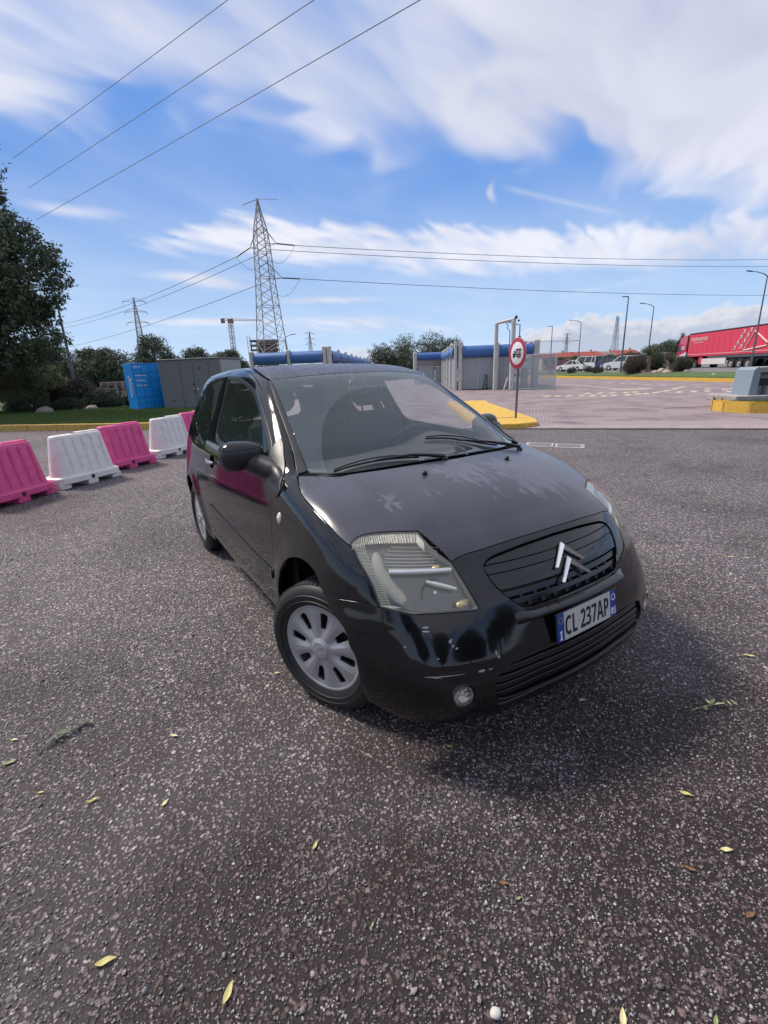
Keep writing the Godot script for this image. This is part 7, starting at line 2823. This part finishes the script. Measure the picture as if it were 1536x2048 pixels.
func traffic_sign() -> void:
	var t := thing("traffic_sign", "round red rimmed no lorries sign on a thin grey pole", "traffic sign", Vector3(3.47, .12, -12.03))
	var p := MB.new()
	p.tube([Vector3(0, -.05, 0), Vector3(0, 1.98, 0)], .030, 12)
	obj("pole", p, M.steel_pole, t)
	var B := Basis(Vector3.UP, -1.27) * Basis(Vector3.RIGHT, .0)
	var n := B.z
	var c := Vector3(0, 1.575, 0) + n * .045
	var lay := func(r: float, z: float, h: float) -> MB:
		var m := MB.new()
		m.lathe([Vector2(.001, z + h), Vector2(r - .004, z + h), Vector2(r, z + h - .003), Vector2(r, z), Vector2(.001, z)], Transform3D(Basis(B.x, B.z, -B.y), c), 48)
		return m
	obj("back_plate", lay.call(.372, -.012, .014), M.sign_back, t)
	obj("red_rim", lay.call(.366, .002, .003), M.sign_red, t)
	obj("white_disc", lay.call(.268, .005, .002), M.sign_white, t)
	# lorry pictogram, facing left, with the weight in its box
	var xf := Transform3D(B, c + n * .0075)
	var pic := MB.new()
	pic.prism(v2([-.055, -.045, .185, -.045, .185, .105, -.055, .105]), 0.0, .002, xf)
	pic.prism(v2([-.185, -.060, -.065, -.060, -.065, .060, -.145, .060, -.180, .0]), 0.0, .002, xf)
	pic.prism(v2([-.18, -.075, .185, -.075, .185, -.055, -.18, -.055]), 0.0, .002, xf)
	for x in [-.130, .04, .125]:
		var w := PackedVector2Array()
		for i in 18:
			w.append(Vector2(x + cos(TAU * i / 18) * .032, -.085 + sin(TAU * i / 18) * .032))
		pic.prism(w, .0005, .0026, xf)
	obj("lorry_symbol", pic, M.sign_black, t)
	var win := MB.new()
	win.prism(v2([-.160, .005, -.115, .005, -.115, .045, -.143, .045]), .0022, .0032, xf)
	obj("cab_window", win, M.sign_white, t)
	var tx := letters(t, "3,5 t", Vector3.ZERO, .080, M.sign_white, .9)
	tx.transform = Transform3D(B * Basis.from_scale(Vector3(.9, 1, 1)), xf.origin + B * Vector3(.065, .03, .003))
	for y in [1.50, 1.66]:
		var cl := MB.new()
		cl.box(Vector3(0, y, 0) + n * .015, Vector3(.16, .03, .06), B, .006)
		obj("clamp", cl, M.steel_pole, t)

func lamps() -> void:
	lamp_post("street_lamp", "tall slim lamp post standing on the verge before the grey car", Vector3(23.6, .2, -47), 7.0, 0.0, .55, 1, "street lamps at right")
	lamp_post("street_lamp", "curved arm lamp post behind the palms", Vector3(32.2, .4, -58), 7.0, .1, 1.3, 0, "street lamps at right")
	lamp_post("street_lamp", "curved arm lamp post behind the lorry's trailer", Vector3(34.0, .4, -44), 7.7, .1, 1.55, 0, "street lamps at right")
	lamp_post("street_lamp", "small curved arm lamp post above the parked van", Vector3(30.9, .4, -75), 6.9, .1, 1.5, 0, "street lamps at right")
	lamp_post("street_lamp", "small straight headed lamp post right of the traffic sign", Vector3(25.5, .4, -72), 6.3, 0.0, .6, 1, "street lamps at right")
	lamp_post("street_lamp", "short dark lamp post right of the big pylon's foot", Vector3(-11.2, 0, -60), 5.6, PI, .8, 0)
	var l := lamp_post("street_lamp", "thin grey lamp post in front of the trees left of the lockers", Vector3(-17.0, .1, -27), 6.2, 0.0, .1, 1)
	var br := MB.new()
	br.box(Vector3(.32, 2.75, 0), Vector3(.5, .05, .1), Basis.IDENTITY, .01)
	obj("bracket", br, M.steel_pole, l)
	var cam := thing("camera_mast", "dark camera cluster on a mast above the lorry at the right edge", "mast", Vector3(36.8, .4, -44.5))
	var m := MB.new()
	m.tube([Vector3.ZERO, Vector3(0, 4.9, 0)], .07, 8)
	obj("pole", m, M.steel_pole, cam)
	var q := MB.new()
	q.box(Vector3(-.25, 4.55, 0), Vector3(1.1, .5, .3), Basis.IDENTITY, .05)
	q.ball(Vector3(0, 5.1, 0), Vector3(.24, .16, .2))
	obj("housing", q, M.dark, cam)

func houses() -> void:
	var t := thing("row_house", "long low cream houses with red tiled roofs behind the parked cars", "house", Vector3(49.8, 0, -114), -.10)
	var segs := [[-8.2, 7.2, 0, 0], [-1.6, 6.0, 0, 0], [3.2, 3.6, 1, 0], [7.3, 4.8, 0, 1]]
	for s in segs:
		var w := MB.new()
		var x: float = s[0]
		var wd: float = s[1]
		w.box(Vector3(x, 1.55, 0), Vector3(wd, 3.1, 7.0))
		obj("wall", w, M.wall_orange if s[3] else (M.wall_white if s[2] else M.wall_cream), t)
		var r := MB.new()
		var y0 := 3.05
		var y1: float = 4.05 - .15 * float(s[2])
		var hx := wd * .5 + .15
		for e in [-1.0, 1.0]:
			r.quad(Vector3(x - hx, y0 - .1, e * 4.0), Vector3(x + hx, y0 - .1, e * 4.0), Vector3(x + hx, y1, 0), Vector3(x - hx, y1, 0), Vector3(0, 1, e))
			r.quad(Vector3(x - hx, y0 - .2, e * 4.0), Vector3(x + hx, y0 - .2, e * 4.0), Vector3(x + hx, y0 - .1, e * 4.0), Vector3(x - hx, y0 - .1, e * 4.0), Vector3(0, 0, e))
			r.poly([Vector3(x + e * hx, y0 - .1, -4.0), Vector3(x + e * hx, y0 - .1, 4.0), Vector3(x + e * hx, y1, 0)], Vector3(e, 0, 0))
		var ro := obj("roof", r, M.tile_brown if s[2] else M.tile_red, t)
		var c := MB.new()
		c.box(Vector3(x + wd * .2, y1 - .05, .8), Vector3(.5, .9, .5))
		obj("chimney", c, M.wall_cream, ro)
		for k in int(wd / 1.5):
			var m := MB.new()
			m.box(Vector3(x - wd * .5 + .9 + k * 1.5, 1.9, 3.52), Vector3(.7, 1.0, .06), Basis.IDENTITY, .01)
			obj("window", m, M.pane, t)

func far_car(label: String, kind: int, col: Material, at: Vector3, turn: float) -> void:
	# kind 0 saloon, 1 van, 2 off roader, 3 hatchback; the car's length runs along local x, nose towards -x
	var t := thing("parked_car", label, "car", at, turn, "cars parked behind the verge")
	var L: float = [4.3, 4.2, 4.4, 3.9][kind]
	var Wd := 1.74
	var belt: float = [.86, 1.02, 1.02, .90][kind]
	var roof: float = [1.40, 1.80, 1.66, 1.48][kind]
	var lo := .24
	var h := L * .5
	var side := v2([-h, .42, -h + .03, .62, -h + .18, belt - .16, -h * .48, belt, h * .62, belt + .02, h - .12, belt - .02, h, .66, h - .02, .36, h - .10, lo, -h + .12, lo])
	var b := MB.new()
	b.prism(side, -Wd * .5 + .05, Wd * .5 - .05)
	for e in [-1.0, 1.0]:
		var s2 := inset_of(side, -.05)
		b.prism(s2, e * (Wd * .5 - .05), e * Wd * .5)
	obj("body", b, col, t)
	var g0: float = [-h * .42, -h * .62, -h * .42, -h * .46][kind]
	var g1: float = [h * .78, h * .97, h * .95, h * .92][kind]
	var r0: float = [-h * .05, -h * .30, -h * .10, -h * .12][kind]
	var r1: float = [h * .42, h * .90, h * .80, h * .62][kind]
	var gl := MB.new()
	var zi := Wd * .5 - .08
	var zr := Wd * .5 - .24
	var P := func(x: float, y: float, z: float) -> Vector3: return Vector3(x, y, z)
	var ry := roof - .05
	for e in [-1.0, 1.0]:
		gl.quad(P.call(g0, belt - .02, e * zi), P.call(g1, belt - .02, e * zi), P.call(r1, ry, e * zr), P.call(r0, ry, e * zr), Vector3(0, .2, e))
	gl.quad(P.call(g0, belt - .02, -zi), P.call(g0, belt - .02, zi), P.call(r0, ry, zr), P.call(r0, ry, -zr), Vector3(-1, .5, 0))
	gl.quad(P.call(g1, belt - .02, -zi), P.call(g1, belt - .02, zi), P.call(r1, ry, zr), P.call(r1, ry, -zr), Vector3(1, .5, 0))
	obj("window", gl, M.pane, t)
	var rf := MB.new()
	rf.box(Vector3((r0 + r1) * .5, roof - .03, 0), Vector3(r1 - r0 + .10, .06, zr * 2.0 + .06), Basis.IDENTITY, .025)
	for e in [-1.0, 1.0]:
		for q in [[g0, r0], [lerpf(g0, g1, .48), lerpf(r0, r1, .48)], [g1, r1], [lerpf(g0, g1, .80), lerpf(r0, r1, .84)]]:
			rf.tube([P.call(q[0], belt - .02, e * (zi + .01)), P.call(q[1], ry, e * (zr + .01))], .05, 5)
	obj("roof", rf, col, t)
	for e in [-1.0, 1.0]:
		for x in [-h * .62, h * .60]:
			var w := MB.new()
			w.lathe([Vector2(.17, .10), Vector2(.19, .11), Vector2(.30, .10), Vector2(.32, .06), Vector2(.32, -.08)], Transform3D(Basis(Vector3.RIGHT, e * PI / 2), Vector3(x, .32, e * (Wd * .5 - .09))), 18)
			var wo := obj("wheel", w, M.dark, t)
			var c := MB.new()
			c.lathe([Vector2(.001, .07), Vector2(.10, .09), Vector2(.18, .10)], Transform3D(Basis(Vector3.RIGHT, e * PI / 2), Vector3(x, .32, e * (Wd * .5 - .09))), 14)
			obj("rim", c, M.aluminium, wo)
		var l := MB.new()
		l.box(Vector3(-h + .12, belt - .24, e * .62), Vector3(.16, .12, .30), Basis.IDENTITY, .03)
		obj("headlight", l, M.sign_white, t)
		var r := MB.new()
		r.box(Vector3(h - .06, belt - .12, e * .68), Vector3(.10, .26, .18), Basis.IDENTITY, .03)
		obj("tail_lamp", r, M.tail_red, t)

func parked_cars() -> void:
	mat("car_white", lin(.62, .62, .62), .25)
	mat("car_blue", lin(.035, .055, .12), .2)
	mat("car_pink", lin(.20, .016, .06), .25)
	mat("car_silver", lin(.32, .33, .33), .25)
	far_car("magenta hatchback at the left end of the parked row", 3, M.car_pink, Vector3(25.0, .45, -66.5), -1.02)
	far_car("low white saloon second from the left in the parked row", 0, M.car_white, Vector3(25.6, .45, -63.5), -1.05)
	far_car("white van with dark windows third in the parked row", 1, M.car_white, Vector3(27.0, .45, -63.0), -1.1)
	far_car("dark blue car between the van and the white off roader", 3, M.car_blue, Vector3(28.3, .45, -60.8), -1.0)
	far_car("white off road car with black cladding fifth in the parked row", 2, M.car_white, Vector3(29.7, .45, -58.6), -.95)
	far_car("silver grey car half hidden by the shrubs beside the palms", 1, M.car_silver, Vector3(32.0, .45, -57.2), -.95)
	for k in 2:
		var b := MB.new()
		b.tube([Vector3(0, 0, 0), Vector3(0, .75, 0)], .08, 8)
		var o := obj("bollard", b, M.sign_white)
		o.position = [Vector3(23.6, .45, -58.5), Vector3(25.3, .45, -55.0)][k]
		tag(o, ["short white bollard in front of the magenta car", "short white bollard in front of the blue car"][k], "bollard", "bollards along the verge")

func lorry() -> void:
	# nose at the left, length along local +x
	var a := Vector3(38.3, .30, -60.5)
	var bq := Vector3(37.16, .38, -41.5)
	var ax := (bq - a).normalized()
	var B := Basis(ax, Vector3.UP, ax.cross(Vector3.UP))
	var t := thing("articulated_lorry", "red and white articulated lorry with pale lettering at the right edge", "lorry", a)
	t.transform = Transform3D(B, a)
	var S := -1.0 if B.z.dot(Vector3(-a.x, 0, -a.z)) < 0.0 else 1.0
	# cab
	var cab := MB.new()
	cab.prism(v2([0.0, .55, 0.0, 1.35, .12, 2.0, .35, 2.75, .75, 3.45, 1.25, 3.70, 2.2, 3.78, 2.2, .9, 1.75, .9, 1.55, 1.15, .65, 1.15, .5, .75]), -1.2, 1.2)
	obj("cab", cab, M.lorry_dark_red, t)
	var lowc := MB.new()
	lowc.prism(v2([-.03, .40, -.03, 1.25, .85, 1.62, 2.22, 1.95, 2.22, .9, 1.75, .9, 1.55, 1.17, .65, 1.17, .45, .55]), -1.22, 1.22)
	obj("cab_skirt", lowc, M.lorry_white, t)
	var win := MB.new()
	win.prism(v2([.30, 2.02, .42, 2.68, 1.0, 2.62, 1.15, 2.02]), -1.215, 1.215)
	obj("side_window", win, M.pane, t)
	var ws := MB.new()
	ws.quad(Vector3(.10, 2.0, -1.05), Vector3(.10, 2.0, 1.05), Vector3(.34, 2.80, 1.0), Vector3(.34, 2.80, -1.0), Vector3(-1, .3, 0))
	obj("windscreen", ws, M.pane, t)
	var defl := MB.new()
	defl.prism(v2([.55, 3.1, .85, 3.55, 1.3, 3.78, 2.2, 3.86, 2.2, 2.75, 1.6, 2.75]), -1.212, 1.212)
	obj("air_deflector", defl, mat("lorry_pink", lin(.50, .10, .16), .4), t)
	var gap := MB.new()
	gap.box(Vector3(2.45, 2.3, 0), Vector3(.5, 3.0, 2.2))
	gap.box(Vector3(9.0, 1.0, 0), Vector3(14.0, .28, 1.1))
	obj("chassis", gap, M.dark, t)
	var mir := MB.new()
	mir.box(Vector3(.15, 2.45, S * 1.36), Vector3(.16, .75, .22), Basis.IDENTITY, .04)
	obj("mirror", mir, M.dark, t)
	# trailer
	var tr := MB.new()
	tr.box(Vector3(9.3, 2.62, 0), Vector3(13.4, 2.50, 2.46), Basis.IDENTITY, .04)
	obj("trailer_curtain", tr, M.lorry_red, t)
	var edge := MB.new()
	edge.box(Vector3(9.3, 3.93, 0), Vector3(13.5, .14, 2.52), Basis.IDENTITY, .03)
	obj("top_rail", edge, M.dark, t)
	var low := MB.new()
	low.box(Vector3(9.3, 1.62, S * 1.245), Vector3(13.4, .05, .02))
	obj("curtain_line", low, M.print_pale, t)
	for i in 14:
		var st := MB.new()
		st.box(Vector3(3.4 + i * .95, 2.66, S * 1.236), Vector3(.10, 2.2, .025), Basis.IDENTITY, .01)
		obj("curtain_strap", st, M.lorry_red, t)
	var lx := func(s: String, p: Vector3, size: float, m: Material) -> void:
		var o := letters(t, s, p, size, m, 1.0)
		o.transform = Transform3D(Basis(Vector3(-S if false else 1, 0, 0), Vector3.UP, Vector3(0, 0, 1)) if S > 0.0 else Basis(Vector3(-1, 0, 0), Vector3.UP, Vector3(0, 0, -1)), p)
	lx.call("BOMMARTINI", Vector3(4.65, 3.28, S * 1.252), .34, M.print_pale)
	lx.call("TRASPORTI & SERVIZI", Vector3(4.55, 2.92, S * 1.252), .13, M.print_pale)
	var tri := func(c: Vector2, h: float, w: float) -> void:
		# the triangle mark: an outlined A with a 3 like hook beside it
		var m := MB.new()
		var z := S * 1.250
		var p0 := Vector3(c.x - h * .45, c.y - h * .5, z)
		var p1 := Vector3(c.x + h * .10, c.y + h * .5, z)
		var p2 := Vector3(c.x + h * .35, c.y - h * .45, z)
		m.tube([p0, p1, p2, p0], w, 5)
		m.tube([Vector3(c.x + h * .28, c.y + h * .45, z), Vector3(c.x + h * .62, c.y + h * .38, z), Vector3(c.x + h * .42, c.y + h * .05, z), Vector3(c.x + h * .66, c.y - h * .2, z), Vector3(c.x + h * .42, c.y - h * .42, z)], w, 5)
		obj("triangle_mark", m, M.sign_white, t)
	for r in 4:
		for k in 2:
			tri.call(Vector2(11.3 - r * .36 + k * .95 + .6, 3.52 - r * .50 + k * .10), .36, .032)
	var bigm := MB.new()
	var bz := S * 1.252
	bigm.tube([Vector3(12.3, 1.72, bz), Vector3(13.5, 3.45, bz), Vector3(15.4, 2.3, bz)], .085, 5)
	bigm.tube([Vector3(12.3, 1.72, bz), Vector3(15.3, 2.05, bz)], .085, 5)
	obj("large_triangle_mark", bigm, M.print_pale, t)
	var cb := letters(t, "AB", Vector3(1.45, 2.5, S * 1.23), .42, M.sign_white, 1.0)
	cb.transform = Transform3D(Basis(Vector3(1, 0, 0), Vector3.UP, Vector3(0, 0, 1)) if S > 0.0 else Basis(Vector3(-1, 0, 0), Vector3.UP, Vector3(0, 0, -1)), Vector3(1.5, 2.45, S * 1.23))
	var tank := MB.new()
	tank.box(Vector3(2.6, .72, S * .95), Vector3(1.5, .62, .5), Basis.IDENTITY, .12)
	obj("fuel_tank", tank, M.aluminium, t)
	var sk := MB.new()
	sk.box(Vector3(7.6, .80, S * 1.16), Vector3(4.2, .62, .08), Basis.IDENTITY, .02)
	obj("side_skirt", sk, M.lorry_white, t)
	var rb := MB.new()
	rb.box(Vector3(5.2, .9, S * 1.1), Vector3(.5, .75, .2), Basis.IDENTITY, .03)
	obj("red_box", rb, M.lorry_red, t)
	for x in [1.1, 4.2, 10.6, 11.85, 13.1]:
		for e in [-1.0, 1.0]:
			var w := MB.new()
			w.lathe([Vector2(.26, .12), Vector2(.30, .15), Vector2(.47, .15), Vector2(.50, .08), Vector2(.50, -.2)], Transform3D(Basis(Vector3.RIGHT, e * PI / 2), Vector3(x, .50, e * 1.08)), 24)
			var wo := obj("wheel", w, M.dark, t)
			var r := MB.new()
			r.lathe([Vector2(.001, .16), Vector2(.12, .16), Vector2(.14, .08), Vector2(.26, .12)], Transform3D(Basis(Vector3.RIGHT, e * PI / 2), Vector3(x, .50, e * 1.08)), 18)
			obj("rim", r, M.aluminium, wo)
	var pl := MB.new()
	pl.box(Vector3.ZERO, Vector3(.35, .01, .22))
	var o := obj("litter", pl, M.sign_white)
	o.transform = Transform3D(Basis(Vector3(0, 0, 1), .2), Vector3(23.3, .36, -33.5))
	tag(o, "scrap of white paper on the green verge below the lorry", "litter")

func vacuum_unit() -> void:
	var pl := MB.new()
	pl.box(Vector3(11.75, .26, -14.05), Vector3(3.0, .18, 1.5), Basis(Vector3.UP, -.12), .015)
	tag(obj("plinth", pl, M.concrete), "concrete plinth under the grey vacuum unit on the right hand island", "plinth")
	var t := thing("vacuum_unit", "grey vacuum cleaner unit on the plinth at the right edge, skylight painted bluish on one side", "vacuum unit", Vector3(11.55, .35, -14.0), -.12)
	var B := MB.new()
	B.prism(v2([-.85, 0, -.62, .0, -.62, .76, -.70, .78, -.80, .70]), -.42, .42)
	obj("side_panel", B, M.vac_skylit, t)
	var c := MB.new()
	c.box(Vector3(.30, .70, 0), Vector3(1.86, .16, .84), Basis.IDENTITY, .02)
	c.box(Vector3(.30, .38, -.15), Vector3(1.80, .76, .5), Basis.IDENTITY, .01)
	obj("cabinet", c, M.vac_grey, t)
	var d := MB.new()
	d.box(Vector3(.05, .36, .11), Vector3(1.2, .22, .04), Basis.IDENTITY, .01)
	obj("dark_slot", d, M.dark, t)
	var e := MB.new()
	e.box(Vector3(.0, .52, .13), Vector3(1.1, .14, .05), Basis.IDENTITY, .01)
	obj("light_band", e, M.cabin_light, t)
	var h := MB.new()
	h.tube([Vector3(-.2, .0, .16), Vector3(-.2, .24, .16)], .11, 14)
	obj("drum", h, M.vac_grey, t)
	var w := MB.new()
	w.prism(v2([.62, 0, .86, .0, .74, .52, .58, .52]), .1, .40)
	obj("white_leg", w, M.sign_white, t)

func hills() -> void:
	var m := MB.new()
	var nz := noise(88, 1.0, FastNoiseLite.TYPE_SIMPLEX_SMOOTH, 4)
	var az := []
	for i in 121:
		var a := deg_to_rad(-60.0 + i)
		var h := 14.0 + 30.0 * clampf((rad_to_deg(a) - 5.0) / 15.0, 0.0, 1.0) + 26.0 * nz.get_noise_1d(i * .16)
		az.append([Vector3(sin(a) * 2600.0, 0, -cos(a) * 2600.0), maxf(h, 4.0)])
	for i in 120:
		var p: Vector3 = az[i][0]
		var q: Vector3 = az[i + 1][0]
		m.quad(p, q, q * 1.12 + Vector3.UP * az[i + 1][1], p * 1.12 + Vector3.UP * az[i][1], Vector3(-p.x, 600, -p.z))
	struct("hills", m, M.hill)

func _ready() -> void:
	rng.seed = 1
	setup_view()
	build_ground()
	build_car()
	build_place()
